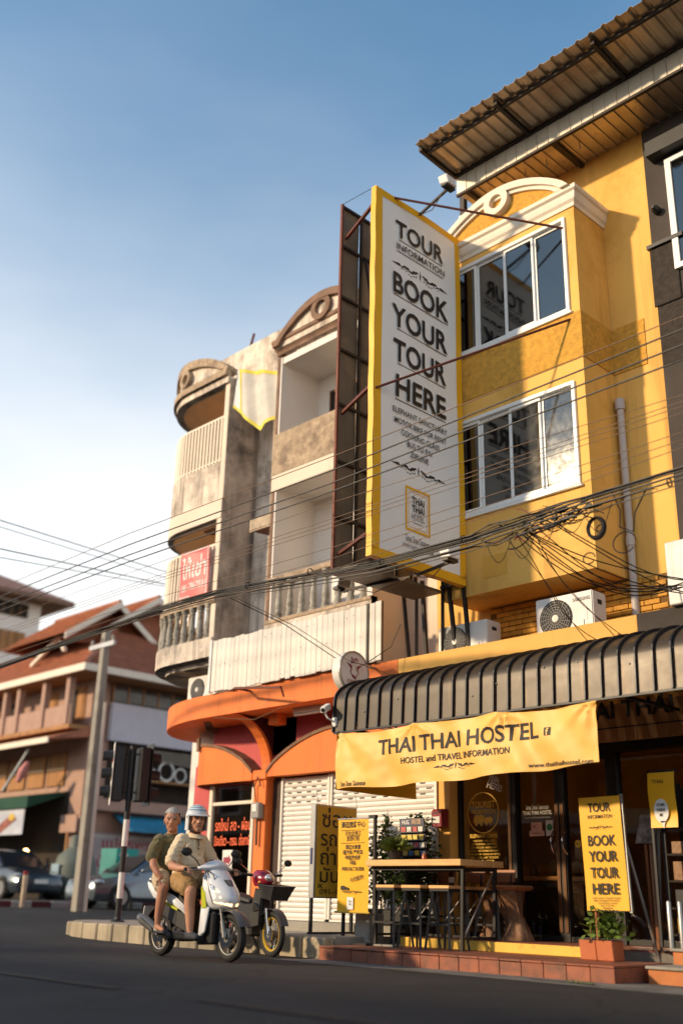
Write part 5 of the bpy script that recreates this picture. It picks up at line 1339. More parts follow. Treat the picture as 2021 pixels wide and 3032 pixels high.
for r_ in range(4):
    obj('shelf', rbox(.0,.46,.06+r_*.12,.075+r_*.12,.0,.05), MT['black_metal'], rk)
    for c in range(4):
        cm = [('leaflet_yellow',(.72,.48,.05)),('leaflet_blue',(.06,.16,.40)),('leaflet_red',(.45,.06,.05)),('leaflet_white',(.6,.58,.52))][(r_*2+c*c) % 4 if r_ != 2 else 0]
        m_ = bpy.data.materials.get(cm[0]) or mat(cm[0], cm[1], .5, var=.5, scale=30)
        obj('leaflet', rbox(.03+c*.108,.115+c*.108,.078+r_*.12,.15+r_*.12,.012,.018), m_, rk)
for i, (x, y, h, r, c, lb) in enumerate(((-9.93,11.3,.13,.03,(.5,.48,.42),'small clear glass jar on the bar table'),(-9.84,11.2,.09,.035,(.35,.08,.03),'small red cup on the bar table'))):
    o = obj('jar', MB().lathe([(r,0),(r*1.05,h*.7),(r*.8,h*.85),(r*.85,h),(.001,h)], (x,y,1.251), 12), mat('jar_%d' % i, c, .25), None, smooth=True, auto=50)
    tag(o, lb, 'jar')
bt_ = thing('soda_bottle', 'dark bottle with white label on a seat behind the table', 'bottle', (-9.72, 11.62, .937))
obj('body', MB().lathe([(.035,0),(.038,.02),(.036,.12),(.03,.16),(.013,.22),(.013,.26),(.001,.26)], (-9.72,11.62,.937), 12), mat('cola_glass', (.05,.012,.008), .15), bt_, smooth=True)
obj('label_band', MB().lathe([(.0395,.05),(.0395,.12)], (-9.72,11.62,.937), 12), MT['paper'], bt_, smooth=True)

# leafy shrubs and trough behind the table
def leafcloud(n, fn, size, seed, up=.3):
    random.seed(seed); mb = MB()
    for i in range(n):
        c = fn(); a = random.uniform(0, 2*PI); t = random.uniform(-.9, .9)
        d = Vector((math.cos(a), math.sin(a), t)).normalized(); s_ = d.orthogonal().normalized()
        if random.random() < .5: s_ = d.cross(s_)
        L_ = size*random.uniform(.6,1.3); W__ = L_*.32
        mb.add([c, c+d*L_*.45+s_*W__, c+d*L_, c+d*L_*.45-s_*W__], [(0,1,2,3)])
    return mb
def stems(list_): 
    mb = MB()
    for pts, r in list_: mb.tube(pts, r, 5)
    return mb
sb = thing('leafy_shrub', 'dark leafy climbing shrub in a black trough before the white shutter', 'shrub', (-10.8, 11.7, .28))
obj('trough', MB().box(-11.35, -10.30, 11.58, 11.86, .41, .62), MT['pot_black'], sb, bev=.015)
random.seed(11); sp_ = []
stpts = []
for i in range(16):
    x = -11.3+i*.065; tx = x+random.uniform(-.12,.28); h = random.uniform(.7,1.35)
    pts = [Vector((x,11.72,.6)).lerp(Vector((tx, 11.72+random.uniform(-.1,.1), .6+h)), t)+Vector((.03*math.sin(t*7+i),0,0)) for t in (0,.25,.5,.75,1)]
    stpts.append(pts); obj('stem', MB().tube(pts, [.009,.008,.007,.005,.003], 5), MT['trunk_wood'], sb)
def fn1():
    p = random.choice(stpts); t = random.uniform(.15,1)*4; k = min(3, int(t)); q = p[k].lerp(p[k+1], t-k)
    return q+Vector((random.gauss(0,.055), random.gauss(0,.06), random.gauss(0,.04)))
obj('foliage', leafcloud(2900, fn1, .068, 12), MT['leaf'], sb, fix=False, kind='stuff')
sb2 = thing('slim_bush', 'slim leafy bush beside the red letter box', 'shrub', (-10.35, 11.75, .28))
obj('pot', MB().lathe([(.11,0),(.13,.22),(.14,.23),(.11,.23),(.001,.2)], (-10.42, 11.72, .40), 14), MT['pot_black'], sb2, smooth=True)
stpts2 = []
for i in range(9):
    pts = [Vector((-10.42+random.uniform(-.05,.05),11.72,.62)).lerp(Vector((-10.42+random.uniform(-.22,.24), 11.75, random.uniform(1.55,1.95))), t)+Vector((.02*math.sin(t*6+i),0,0)) for t in (0,.25,.5,.75,1)]
    stpts2.append(pts); obj('stem', MB().tube(pts, [.008,.007,.006,.005,.003], 5), MT['trunk_wood'], sb2)
def fn2():
    p = random.choice(stpts2); t = random.uniform(.35,1)*4; k = min(3, int(t)); q = p[k].lerp(p[k+1], t-k)
    return q+Vector((random.gauss(0,.045), random.gauss(0,.05), random.gauss(0,.04)))
obj('foliage', leafcloud(800, fn2, .07, 13), MT['leaf'], sb2, fix=False, kind='stuff')
gb = obj('stone_block', MB().box(-10.9, -10.62, 10.95, 11.25, .175, .56), MT['concrete'], None, bev=.015)
tag(gb, 'plain grey concrete block under the yellow Chinese sign', 'block')
gt = thing('grating_slab', 'pale stone slabs beside the grey block at the end of the step', 'slab', (-10.5, 10.9, .17))
for i in range(3): obj('slab', MB().box(-10.56+i*.20, -10.37+i*.20, 10.72, 10.93, .173, .195), MT['concrete'], gt, bev=.004)
# teak stump seat
ts = thing('teak_stump', 'twisted reddish brown teak root stump by the glass doors', 'stump', (-9.0, 11.75, .29))
random.seed(3)
def stump(cx, cy, z0, h, r0, seed):
    rings = []
    for k in range(14):
        t = k/13; z = z0+h*t; rr = []
        for j in range(22):
            a = 2*PI*j/22
            q = 1+.28*fbm(math.cos(a)*1.3+seed, math.sin(a)*1.3, t*1.8)+.16*math.sin(a*3+t*4+seed)
            rad = r0*q*(1.15-.55*math.sin(PI*min(1,t*1.15))*.8+.25*(t**4))
            rr.append((cx+rad*math.cos(a)+.08*math.sin(t*3+seed), cy+rad*.7*math.sin(a), z))
        rings.append(rr)
    return MB().loft(rings)
obj('trunk', stump(-8.82, 11.72, .292, .62, .20, 1.0), MT['trunk_wood'], ts, smooth=True)
obj('root', stump(-9.15, 11.80, .292, .50, .12, 4.0), MT['trunk_wood'], ts, smooth=True)
obj('seat', MB().lathe([(.001,.0),(.26,.0),(.29,.03),(.27,.06),(.001,.06)], (-8.82, 11.74, .90), 18).map(lambda p: Vector((p.x+.03*math.sin(p.y*9), p.y, p.z))), MT['oak_dark'], ts, smooth=True, auto=40)
# letter box
lb_ = thing('letter_box', 'dark red letter box with white card on the yellow pillar', 'letter box', (-10.16, 11.9, 1.72))
obj('body', MB().prism([(11.82,1.74),(11.98,1.74),(11.98,1.99),(11.86,1.99),(11.82,1.95)], 'x', -10.25, -10.06), MT['red_box'], lb_, bev=.006)
obj('card', MB().box(-10.225, -10.09, 11.814, 11.819, 1.79, 1.88), MT['paper'], lb_)
obj('slot', MB().box(-10.22, -10.10, 11.814, 11.819, 1.925, 1.94), MT['black_metal'], lb_)

# ================================================================== notice boards
hb = thing('handwritten_sign', 'ochre sign box with hand painted Thai letters standing edge-on to the street', 'sign', (-11.5, 11.08, .27))
obj('box', MB().box(-11.56, -11.452, 10.67, 11.52, .745, 2.03), MT['grey_steel'], hb, bev=.006)
obj('sheet', MB().add([(-11.448,10.70,.765),(-11.448,11.50,.765),(-11.448,11.50,2.01),(-11.448,10.70,2.01)], [(0,1,2,3)]), MT['olive_sign'], hb)
for y in (10.69, 11.49):
    obj('leg', MB().box(-11.53, -11.49, y-.02, y+.02, .27, .745), MT['black_metal'], hb)
    obj('wire', MB().tube([(-11.5, y+.08, 2.03), (-11.52, y+.05, 2.22)], .005, 4), MT['grey_steel'], hb)
obj('foot_bar', MB().box(-11.55, -11.47, 10.66, 11.52, .272, .30), MT['black_metal'], hb)
def ht(b, y, z, w, h): text(b, (-11.444, y, z), Yv, Z_, w=w, h=h, mat=K, parent=hb, bold=.008)
ht('ซ่อม', 10.80, 1.72, .60, .22); ht('รถ', 10.78, 1.46, .32, .20); ht('ถ่าย', 10.78, 1.20, .52, .20); ht('มันเ', 10.78, .96, .50, .18); ht('×', 10.74, .86, .10, .10); ht('091-1453', 10.78, .80, .60, .07)
obj('side_mark', MB().box(-11.53, -11.49, 10.664, 10.669, 1.20, 1.42), mat('blue_mark', (.03,.04,.12), .6), hb)
cs = thing('chinese_sign', 'yellow roll up sign with Chinese lettering beside the bar table', 'sign', (-10.75, 10.76, .27))
obj('sheet', MB().grid(lambda u, v: Vector((lerp(-11.05,-10.45,u), 10.75+.006*math.sin(v*5)+.004*math.sin(u*6), lerp(.575,1.80,v))), 6, 12), MT['banner_yellow'], cs, smooth=True)
obj('bottom_bar', MB().tube([(-11.09, 10.75, .575), (-10.42, 10.75, .575)], .014, 8), MT['olive_sign'], cs)
obj('top_bar', MB().tube([(-11.06, 10.75, 1.80), (-10.44, 10.75, 1.80)], .012, 8), MT['grey_steel'], cs)
for x in (-10.99, -10.40): obj('stand_post', MB().box(x-.018, x+.018, 10.80, 10.84, .18 if x > -10.6 else .27, 1.84), MT['black_metal'], cs)
obj('stand_top', MB().box(-10.5, -10.38, 10.79, 10.85, 1.80, 1.845), MT['black_metal'], cs)
obj('stand_foot', MB().box(-10.60, -10.36, 10.62, 10.99, .173, .20), MT['black_metal'], cs)
def ct(b, z, w, h, x=-10.75, bold=.01, rot=0): 
    text(b, (x, 10.738, z), (math.cos(rot),0,math.sin(rot)), (-math.sin(rot),0,math.cos(rot)), w=w, h=h, mat=K, parent=cs, align='c', bold=bold)
ct('清迈旅游中心', 1.69, .48, .062, bold=.02); uvpoly([rect(-10.99,-10.52,1.645,1.65), rect(-10.99,-10.52,1.475,1.48)], (0,10.738,0), X_, Z_, K, cs, 'rule')
ct('可在此预订', 1.575, .31, .05); ct('旅游行程', 1.51, .25, .05); ct('清迈大象营', 1.40, .30, .045, bold=.02); ct('租汽车 摩托车', 1.33, .39, .045, bold=.02); ct('泰国烹饪班', 1.262, .30, .042, bold=.02); ct('拜县', 1.195, .11, .042, bold=.02); ct('清莱白庙 黑庙 蓝庙', 1.12, .43, .035, bold=.02)
ct('中文服务!', .99, .26, .045, x=-10.66, rot=.22)
uvpoly([elephant(.09, -10.93, .87), elephant(.06, -10.85, .865)], (0,10.738,0), X_, Z_, K, cs, 'elephants')
ornament((-10.75, 10.738, .835), X_, Z_, .40, K, cs)
obj('label', MB().box(-10.84, -10.72, 10.732, 10.738, .61, .77), MT['paper'], cs)
text('THAI\nTHAI', (-10.78, 10.730, .70), X_, Z_, w=.06, h=.025, mat=K, parent=cs, align='c')
# right hand tour sign on its pot
rsn = thing('tour_sign', 'narrow yellow tour sign on a post above the terracotta pots', 'sign', (-6.78, 10.76, .17))
tilt = Vector((-.03,.0,1)).normalized()
def tp(u, v, d=0): return Vector((-7.02,10.75,.685))+Vector((1,0,.015))*u+tilt*v+Vector((0,-d,0))
obj('sheet', MB().grid(lambda u, v: tp(u*.54, v*1.225)+Vector((0,.006*math.sin(v*6),0)), 4, 10), MT['banner_yellow'], rsn, smooth=True)
obj('back_frame', MB().bar(tp(.545,-.02,-.03), tp(.545,1.24,-.03), .03).bar(tp(0,1.20,-.03), tp(.54,1.20,-.03), .02), MT['grey_steel'], rsn)
obj('post', MB().bar((-6.92,10.80,.30), tp(.1,.3,-.035), .035), MT['oak_dark'], rsn)
obj('prop', MB().bar((-6.42,11.2,.172), tp(.5,.9,-.04), .022), MT['grey_steel'], rsn)
def tt2(b, v, w, h, bold=.02): text(b, tp(.27,v,.012), (1,0,.015), tilt, w=w, h=h, mat=K, parent=rsn, align='c', bold=bold)
tt2('TOUR', 1.06, .30, .095); tt2('INFORMATION', .985, .32, .04, .005); ornament(tp(.27,.885,.012), (1,0,.015), tilt, .34, K, rsn)
tt2('BOOK', .69, .36, .11); tt2('YOUR', .52, .37, .11); tt2('TOUR', .345, .36, .11); tt2('HERE', .175, .34, .11)
for i, (b, w) in enumerate((('ELEPHANT SANCTUARY',.36),('MOTOR BIKE FOR RENT',.33),('COOKING CLASS',.25),('BUS TO PAI',.17),('ZIPLINE',.12))): tt2(b, .125-i*.026, w, .016, .005)
ornament(tp(.27,-.03+.03,.012), (1,0,.015), tilt, .30, K, rsn)
pn_ = thing('terracotta_pots', 'square terracotta planter with a bushy green plant on the step corner', 'planter', (-6.93, 10.85, .172))
for i in range(2): obj('pot', MB().hexa([(-7.14+i*.215,10.75,.173),(-6.93+i*.215,10.75,.173),(-6.93+i*.215,10.97,.173),(-7.14+i*.215,10.97,.173),(-7.15+i*.215,10.74,.38),(-6.94+i*.215,10.74,.38),(-6.94+i*.215,10.98,.38),(-7.15+i*.215,10.98,.38)]), MT['terracotta_pot'], pn_, bev=.008)
obj('soil', MB().box(-7.12, -6.74, 10.77, 10.95, .381, .384), MT['pot_black'], pn_)
random.seed(31)
def fn3(): 
    a = random.uniform(0,2*PI); r = abs(random.gauss(0,.11))
    return Vector((-6.84+r*math.cos(a)*1.1, 10.86+r*math.sin(a)*.8, .42+abs(random.gauss(.1,.10))))
obj('foliage', leafcloud(420, fn3, .085, 32), MT['leaf_bright'], pn_, fix=False, kind='stuff')
for i in range(7):
    a = random.uniform(0,2*PI); obj('stem', MB().tube([(-6.86,10.86,.38),(-6.86+.05*math.cos(a),10.86+.04*math.sin(a),.5),(-6.86+.12*math.cos(a),10.86+.1*math.sin(a),.62)], .005, 5), MT['leaf_bright'], pn_)
random.seed(33)
for i in range(6):
    a = i*1.05; c = Vector((-7.06,10.86,.50)); d = Vector((math.cos(a),math.sin(a)*.8,.45)).normalized()
    s_ = d.cross(Vector((0,0,1))).normalized()*.018
    obj('long_leaf', MB().add([c, c+d*.08+s_, c+d*.17-Vector((0,0,.02)), c+d*.08-s_], [(0,1,2,3)]), MT['leaf_bright'], pn_)
obj('cane', MB().tube([(-7.06,10.86,.38),(-7.06,10.86,.50)], .008, 6), MT['oak_dark'], pn_)

# ================================================================== goods at the right edge
fl = thing('yellow_flag', 'yellow hanging sign with a white speech bubble at the right edge', 'sign', (-6.12, 11.0, 1.55))
obj('sheet', MB().grid(lambda u, v: Vector((lerp(-6.29,-5.96,u), 11.0+.012*math.sin(v*7), lerp(1.57,2.17,v))), 4, 8), MT['banner_yellow'], fl, smooth=True)
uvpoly([[(-6.14+.09*math.cos(2*PI*i/20), 1.75+.13*math.sin(2*PI*i/20)) for i in range(20)], [(-6.16,1.64),(-6.10,1.64),(-6.12,1.56)]], (0,10.985,0), X_, Z_, MT['paper'], fl, 'bubble')
for i, b in enumerate(('COME','INSIDE','ME')): text(b, (-6.14, 10.98, 1.80-i*.055), X_, Z_, w=.10 if i < 2 else .04, h=.03, mat=K, parent=fl, align='c', bold=.02)
text('THAI', (-6.23, 10.98, 2.05), X_, Z_, w=.14, h=.04, mat=K, parent=fl)
obj('post', MB().box(-6.30, -6.27, 11.02, 11.05, .335, 2.2), MT['black_metal'], fl)
obj('hanger', MB().box(-6.30, -5.94, 11.02, 11.04, 2.17, 2.195), MT['black_metal'], fl)
dr_ = thing('display_rack', 'tall black display rack crowded with leaflets and goods at the right edge', 'rack', (-5.7, 11.4, .33))
for x in (-6.22, -5.25): 
    for y in (11.15, 11.55): obj('upright', MB().box(x-.02, x+.02, y-.02, y+.02, .335, 2.1), MT['black_metal'], dr_)
for z in (.45, .72, 1.0, 1.28, 1.56): obj('shelf', MB().box(-6.2, -5.27, 11.12, 11.56, z, z+.02), MT['interior_dark'], dr_)
obj('back', MB().box(-6.2, -5.27, 11.57, 11.585, .36, 2.05), MT['interior_dark'], dr_)
random.seed(44)
pal = [('goods_green',(.04,.20,.10)),('goods_white',(.5,.48,.44)),('goods_red',(.35,.05,.04)),('goods_blue',(.05,.13,.28)),('goods_brown',(.24,.12,.05)),('goods_black',(.02,.02,.02)),('goods_yellow',(.6,.40,.05))]
for z in (.47, .74, 1.02, 1.30):
    x = -6.16
    while x < -5.35:
        w = random.uniform(.05,.14); h = random.uniform(.10,.22); c = random.choice(pal)
        m_ = bpy.data.materials.get(c[0]) or mat(c[0], c[1], .5, var=.4, scale=22)
        obj('goods', MB().box(x, x+w, 11.18, 11.18+random.uniform(.02,.2), z+.002, z+h), m_, dr_, bev=.005); x += w+random.uniform(.01,.04)
mb = MB().hexa([(-6.5,11.3,.30),(-6.32,11.05,.30),(-6.30,11.07,.30),(-6.48,11.32,.30),(-6.45,11.38,1.9),(-6.27,11.13,1.9),(-6.25,11.15,1.9),(-6.43,11.40,1.9)])
ab = obj('leaning_board', mb, MT['black_metal'], None); tag(ab, 'dark leaning board with wooden edge between the tour sign and the rack', 'board')
mg = thing('poster_stand', 'wooden easel with a colourful travel poster behind the tour sign', 'easel', (-6.5, 11.25, .29))
obj('poster', MB().hexa([(-6.62,11.20,1.42),(-6.36,11.20,1.42),(-6.36,11.215,1.42),(-6.62,11.215,1.42),(-6.58,11.28,1.74),(-6.32,11.28,1.74),(-6.32,11.295,1.74),(-6.58,11.295,1.74)]), mat('travel_poster', (.30,.25,.22), .4, var=.9, scale=9), mg)
obj('leg', MB().bar((-6.38,11.12,.30), (-6.46,11.25,1.45), .03), MT['oak_dark'], mg)
obj('leg', MB().bar((-6.62,11.45,.30), (-6.52,11.25,1.45), .03), MT['oak_dark'], mg)
for x, lb in ((-6.16,'left of two short silver posts by the right hand steps'),(-6.03,'right of two short silver posts by the right hand steps')):
    o = obj('steel_post', MB().lathe([(.028,0),(.028,.46),(.02,.475),(.001,.475)], (x,11.02,.331), 12), MT['grey_steel'], None, smooth=True, auto=50); tag(o, lb, 'post', 'short silver posts')

wd_ = thing('roadside_weed', 'tuft of green weeds growing from the gutter in front of the step', 'weed', (-6.38, 9.58, .01))
random.seed(71)
for i in range(40):
    a = random.uniform(0,2*PI); b0_ = Vector((-6.38+random.uniform(-.14,.14), 9.58+random.uniform(-.04,.04), .008)); d = Vector((math.cos(a)*.7, math.sin(a)*.7, 1)).normalized(); L_ = random.uniform(.03,.08); s_ = d.cross(Vector((0,0,1))).normalized()*.006
    obj('blade', MB().add([b0_-s_, b0_+s_, b0_+d*L_], [(0,1,2)]), MT['leaf_bright'], wd_)
# ================================================================== scooter and riders
MT['rubber'] = mat('tyre_rubber', (.016,.015,.014), .75, var=.2, bump=.2, bscale=90)
MT['alloy'] = mat('cast_alloy', (.24,.235,.23), .4, metal=.7, var=.1)
MT['chrome2'] = mat('bright_chrome', (.75,.74,.72), .12, metal=1.0, var=.03)
MT['sc_white'] = mat('white_scooter_paint', (.70,.71,.74), .22, var=.02, coat=.5)
MT['sc_black'] = mat('black_scooter_plastic', (.018,.018,.02), .45, var=.1)
MT['sc_grey'] = mat('grey_scooter_plastic', (.10,.10,.105), .4, var=.1)
MT['sc_lime'] = mat('lime_scooter_panel', (.50,.52,.03), .3, var=.05, coat=.4)
MT['seat_vinyl'] = mat('black_seat_vinyl', (.02,.019,.018), .6, var=.15, bump=.1, bscale=120)
MT['engine'] = mat('dull_engine_metal', (.09,.085,.08), .5, metal=.6, var=.25, scale=9)
MT['gold_rim'] = mat('gold_rim', (.80,.50,.04), .3, metal=.5, var=.05)
MT['moto_red'] = mat('dark_red_motor_paint', (.26,.012,.03), .22, var=.04, coat=.5)
MT['head_lens'] = mat('lit_headlamp', (.9,.7,.45), .2, emit=((1.0,.60,.24), 1.5))
MT['lens_off'] = mat('clear_lamp_lens', (.62,.60,.58), .08, metal=.6, var=.1)
MT['skin'] = mat('skin', (.50,.245,.15), .55, var=.10, scale=14, sss=.08)
MT['skin2'] = mat('skin_tanned', (.43,.20,.12), .55, var=.10, scale=14, sss=.08)
MT['shirt_beige'] = mat('beige_polo_cotton', (.70,.55,.36), .9, var=.07, scale=7, bump=.25, bscale=26, sheen=.2)
MT['shirt_olive'] = mat('olive_cotton', (.115,.098,.042), .9, var=.10, scale=7, bump=.25, bscale=26, sheen=.2)
MT['shorts_khaki'] = mat('khaki_cotton', (.34,.205,.085), .9, var=.08, scale=7, bump=.25, bscale=26)
MT['shorts_check'] = mat('pale_checked_cotton', (.46,.37,.26), .9, var=.35, scale=26, bump=.2, bscale=26)
MT['hair_grey'] = mat('grey_hair', (.36,.34,.32), .8, var=.3, scale=40, bump=.4, bscale=160)
MT['shoe_dark'] = mat('dark_canvas_shoe', (.04,.045,.055), .8, var=.2)
MT['helmet'] = mat('silver_white_helmet', (.62,.63,.64), .22, var=.14, scale=9, coat=.4)
MT['helmet_stripe'] = mat('blue_helmet_stripe', (.10,.28,.42), .25, var=.1, coat=.4)
MT['eye'] = mat('dark_eye', (.02,.015,.012), .2)
MT['lip'] = mat('lips', (.32,.11,.085), .5)

def wheel(parent, c, r, w, rim_m, spokes=6, wire=False, disc=True):
    t = obj('tyre', MB().lathe([(r-.075,-w*.30),(r-.04,-w*.5),(r-.012,-w*.36),(r,0),(r-.012,w*.36),(r-.04,w*.5),(r-.075,w*.30)], c, 36, 'y', caps=False), MT['rubber'], parent, smooth=True)
    obj('rim', MB().lathe([(r-.074,-w*.32),(r-.085,-w*.30),(r-.098,-w*.1),(r-.098,w*.1),(r-.085,w*.30),(r-.074,w*.32)], c, 36, 'y', caps=False), rim_m, t, smooth=True)
    obj('hub', MB().lathe([(.001,-.06),(.045,-.06),(.05,-.03),(.05,.03),(.045,.06),(.001,.06)], c, 16, 'y'), MT['alloy'], t, smooth=True, auto=40)
    C_ = Vector(c)
    if wire:
        for k in range(24):
            a = 2*PI*k/24; b = a+.35*(1 if k % 2 else -1); s_ = .04*(1 if k % 4 < 2 else -1)
            obj('spoke', MB().bar(C_+Vector((.045*math.cos(a), s_, .045*math.sin(a))), C_+Vector(((r-.09)*math.cos(b), 0, (r-.09)*math.sin(b))), .005), MT['chrome2'], t)
    else:
        for k in range(spokes):
            a = 2*PI*k/spokes+.2
            obj('spoke', MB().bar(C_+Vector((.03*math.cos(a), 0, .03*math.sin(a))), C_+Vector(((r-.085)*math.cos(a+.18), 0, (r-.085)*math.sin(a+.18))), .022, .03), MT['alloy'], t)
    if disc: obj('brake_disc', MB().lathe([(.05,-.066),(.10,-.066),(.10,-.061),(.05,-.061),(.05,-.066)], c, 24, 'y', caps=False), MT['chrome2'], t)
    return t
def secs(rows):
    """horizontal sections of a nose-shaped cowl: (z, tip x, half width, back x, tip roundness)"""
    rings = []
    for z, xt, w, xb, rd in rows:
        rg = []
        n = 10
        for i in range(n+1):
            a = -PI/2+PI*i/n
            y = w*math.sin(a); x = xb+(xt-xb)*(math.cos(a)**rd)
            rg.append((x, y, z))
        rg += [(xb-.0, w*.9, z), (xb-.0, 0, z), (xb-.0, -w*.9, z)]
        rings.append(rg)
    return rings
SC0 = (-10.607, 8.0, .05)
sc = thing('scooter', 'white automatic scooter with lit headlight carrying two riders along the road', 'scooter', SC0, R(-1.5), local=True)
wheel(sc, (.70,0,.255), .255, .10, MT['alloy'], 6)
wheel(sc, (-.66,0,.255), .255, .11, MT['alloy'], 6)
for s in (-1, 1):
    obj('fork_leg', MB().tube([(.70, s*.085, .255), (.645, s*.085, .43)], .028, 10).tube([(.645, s*.085, .43), (.58, s*.085, .64)], .019, 10), MT['alloy'], sc, smooth=True)
obj('front_fender', MB().loft([[( .70+(.285+.02*math.cos(b*PI/2))*math.cos(a), .085*b, .255+(.285+.02*math.cos(b*PI/2))*math.sin(a)) for b in (-1,-.7,-.3,0,.3,.7,1)] for a in [R(25+130*i/14) for i in range(15)]], closed=False, caps=False), MT['sc_grey'], sc, smooth=True, solid=.006)
cowl = obj('front_cowl', MB().loft(secs([(.545,.66,.12,.40,.85),(.585,.725,.16,.38,.9),(.64,.765,.185,.37,.9),(.72,.735,.195,.37,.85),(.80,.66,.185,.36,.8),(.88,.575,.17,.34,.7),(.96,.49,.145,.33,.6),(1.0,.43,.11,.33,.6)])), MT['sc_white'], sc, smooth=True, auto=55)
for s in (-1, 1):
    lens = []
    for u in range(7):
        t_ = u/6; a = R(9+55*t_)*s
        row = []
        for v in range(5):
            z = lerp(.578+.045*t_, .655+.15*t_**1.2, v/4); k = (z-.5)/.46
            w = lerp(.165,.19,min(1,(z-.58)/.14)); xt = lerp(.73,.745,min(1,(z-.58)/.1))-max(0,(z-.66))*.55; xb = .37
            row.append((xb+(xt-xb)*(math.cos(a)**.88)+.008, w*math.sin(a)*1.03, z))
        lens.append(row)
    obj('headlight', MB().loft(lens, closed=False, caps=False), MT['head_lens'], sc, smooth=True)
    obj('indicator', MB().hexa([(.60,s*.165,.745),(.52,s*.19,.76),(.52,s*.17,.76),(.60,s*.15,.745),(.545,s*.165,.80),(.47,s*.185,.83),(.47,s*.17,.83),(.545,s*.15,.80)]), MT['lens_off'], sc, bev=.006)
    obj('lime_panel', MB().hexa([(.46,s*.185,.56),(.38,s*.20,.55),(.36,s*.17,.55),(.44,s*.155,.56),(.44,s*.195,.72),(.355,s*.205,.80),(.34,s*.18,.80),(.42,s*.17,.72)]), MT['sc_lime'], sc, bev=.008)
    obj('leg_shield', MB().hexa([(.44,s*.17,.30),(.33,s*.19,.24),(.31,s*.16,.24),(.40,s*.13,.30),(.50,s*.165,.57),(.37,s*.20,.60),(.345,s*.165,.60),(.46,s*.13,.57)]), MT['sc_white'], sc, bev=.015, smooth=True)
    obj('side_panel', MB().loft([[(x, s*(w+.0), z0), (x, s*(w+.02), (z0+z1)/2), (x, s*w*.9, z1), (x, s*(w*.75), (z0+z1)/2)] for x, w, z0, z1 in ((.04,.11,.44,.50),(-.10,.135,.52,.60),(-.25,.15,.58,.68),(-.50,.15,.62,.75),(-.72,.13,.66,.83),(-.92,.08,.76,.89))]), MT['sc_white'], sc, smooth=True, auto=60)
    obj('side_flash', MB().hexa([(-.15,s*.165,.52),(-.45,s*.172,.60),(-.45,s*.16,.60),(-.15,s*.15,.52),(-.15,s*.167,.545),(-.45,s*.174,.63),(-.45,s*.16,.63),(-.15,s*.15,.545)]), MT['sc_lime'], sc)
    g = obj('grip', MB().tube([(.30, s*.20, .985), (.265, s*.39, .975)], .021, 10), MT['sc_black'], sc, smooth=True)
    obj('brake_lever', MB().tube([(.34, s*.20, .985), (.345, s*.36, .97)], .008, 6), MT['alloy'], g, smooth=True)
    mr = obj('mirror', MB().ell((.25, s*.36, 1.17), .03, .075, .05, 14, 9), MT['sc_black'], sc, smooth=True)
    obj('stem', MB().tube([(.31, s*.20, 1.01), (.31, s*.26, 1.08), (.26, s*.34, 1.15)], .007, 6), MT['sc_black'], mr, smooth=True)
    obj('mirror_glass', MB().ell((.222, s*.36, 1.17), .006, .062, .04, 12, 7), MT['chrome2'], mr, smooth=True)
obj('lower_cowl', MB().hexa([(.50,-.10,.18),(.50,.10,.18),(.20,.12,.16),(.20,-.12,.16),(.55,-.13,.52),(.55,.13,.52),(.32,.16,.55),(.32,-.16,.55)]), MT['sc_black'], sc, bev=.02)
obj('inner_shield', MB().hexa([(.33,-.17,.30),(.33,.17,.30),(.29,.17,.30),(.29,-.17,.30),(.345,-.14,.93),(.345,.14,.93),(.31,.12,.93),(.31,-.12,.93)]), MT['sc_grey'], sc, bev=.015)
obj('floorboard', MB().hexa([(.36,-.19,.20),(.36,.19,.20),(-.20,.16,.22),(-.20,-.16,.22),(.36,-.20,.27),(.36,.20,.27),(-.22,.17,.30),(-.22,-.17,.30)]), MT['sc_black'], sc, bev=.012)
obj('body_core', MB().loft([[(x, -w, z0), (x, w, z0), (x, w*.85, z1), (x, -w*.85, z1)] for x, w, z0, z1 in ((.02,.11,.28,.56),(-.2,.13,.34,.70),(-.5,.12,.46,.76),(-.8,.08,.66,.82))]), MT['sc_black'], sc, bev=.01)
obj('seat', MB().loft([[(x, -w, z), (x, -w*.9, z+h*.7), (x, -w*.4, z+h), (x, w*.4, z+h), (x, w*.9, z+h*.7), (x, w, z), (x, 0, z-.01)] for x, w, z, h in ((.06,.06,.66,.05),(-.02,.11,.70,.07),(-.2,.145,.72,.075),(-.38,.14,.745,.09),(-.6,.125,.775,.085),(-.82,.07,.80,.06))]), MT['seat_vinyl'], sc, smooth=True, auto=70)
hbv = obj('handlebar_cowl', MB().loft([[(x+.10*math.cos(t_)*s1, y, z+.055*math.sin(t_)*s1) for t_ in [2*PI*i/10 for i in range(10)]] for y, x, z, s1 in ((-.235,.32,.99,.35),(-.15,.34,1.0,.75),(-.07,.35,1.02,1.1),(0,.355,1.03,1.2),(.07,.35,1.02,1.1),(.15,.34,1.0,.75),(.235,.32,.99,.35))]), MT['sc_white'], sc, smooth=True)
obj('dash', MB().ell((.30,0,1.075), .07, .09, .02, 12, 7), MT['sc_black'], hbv, smooth=True)
emb = obj('nose_emblem', MB().hexa([(.66,-.035,.80),(.66,.035,.80),(.64,.035,.80),(.64,-.035,.80),(.585,-.06,.87),(.585,.06,.87),(.565,.05,.87),(.565,-.05,.87)]), MT['sc_grey'], sc)
obj('tail_light', MB().hexa([(-.90,-.06,.74),(-.90,.06,.74),(-.84,.07,.74),(-.84,-.07,.74),(-.92,-.06,.82),(-.92,.06,.82),(-.84,.07,.82),(-.84,-.07,.82)]), mat('red_tail_lens', (.35,.01,.01), .2), sc, bev=.01)
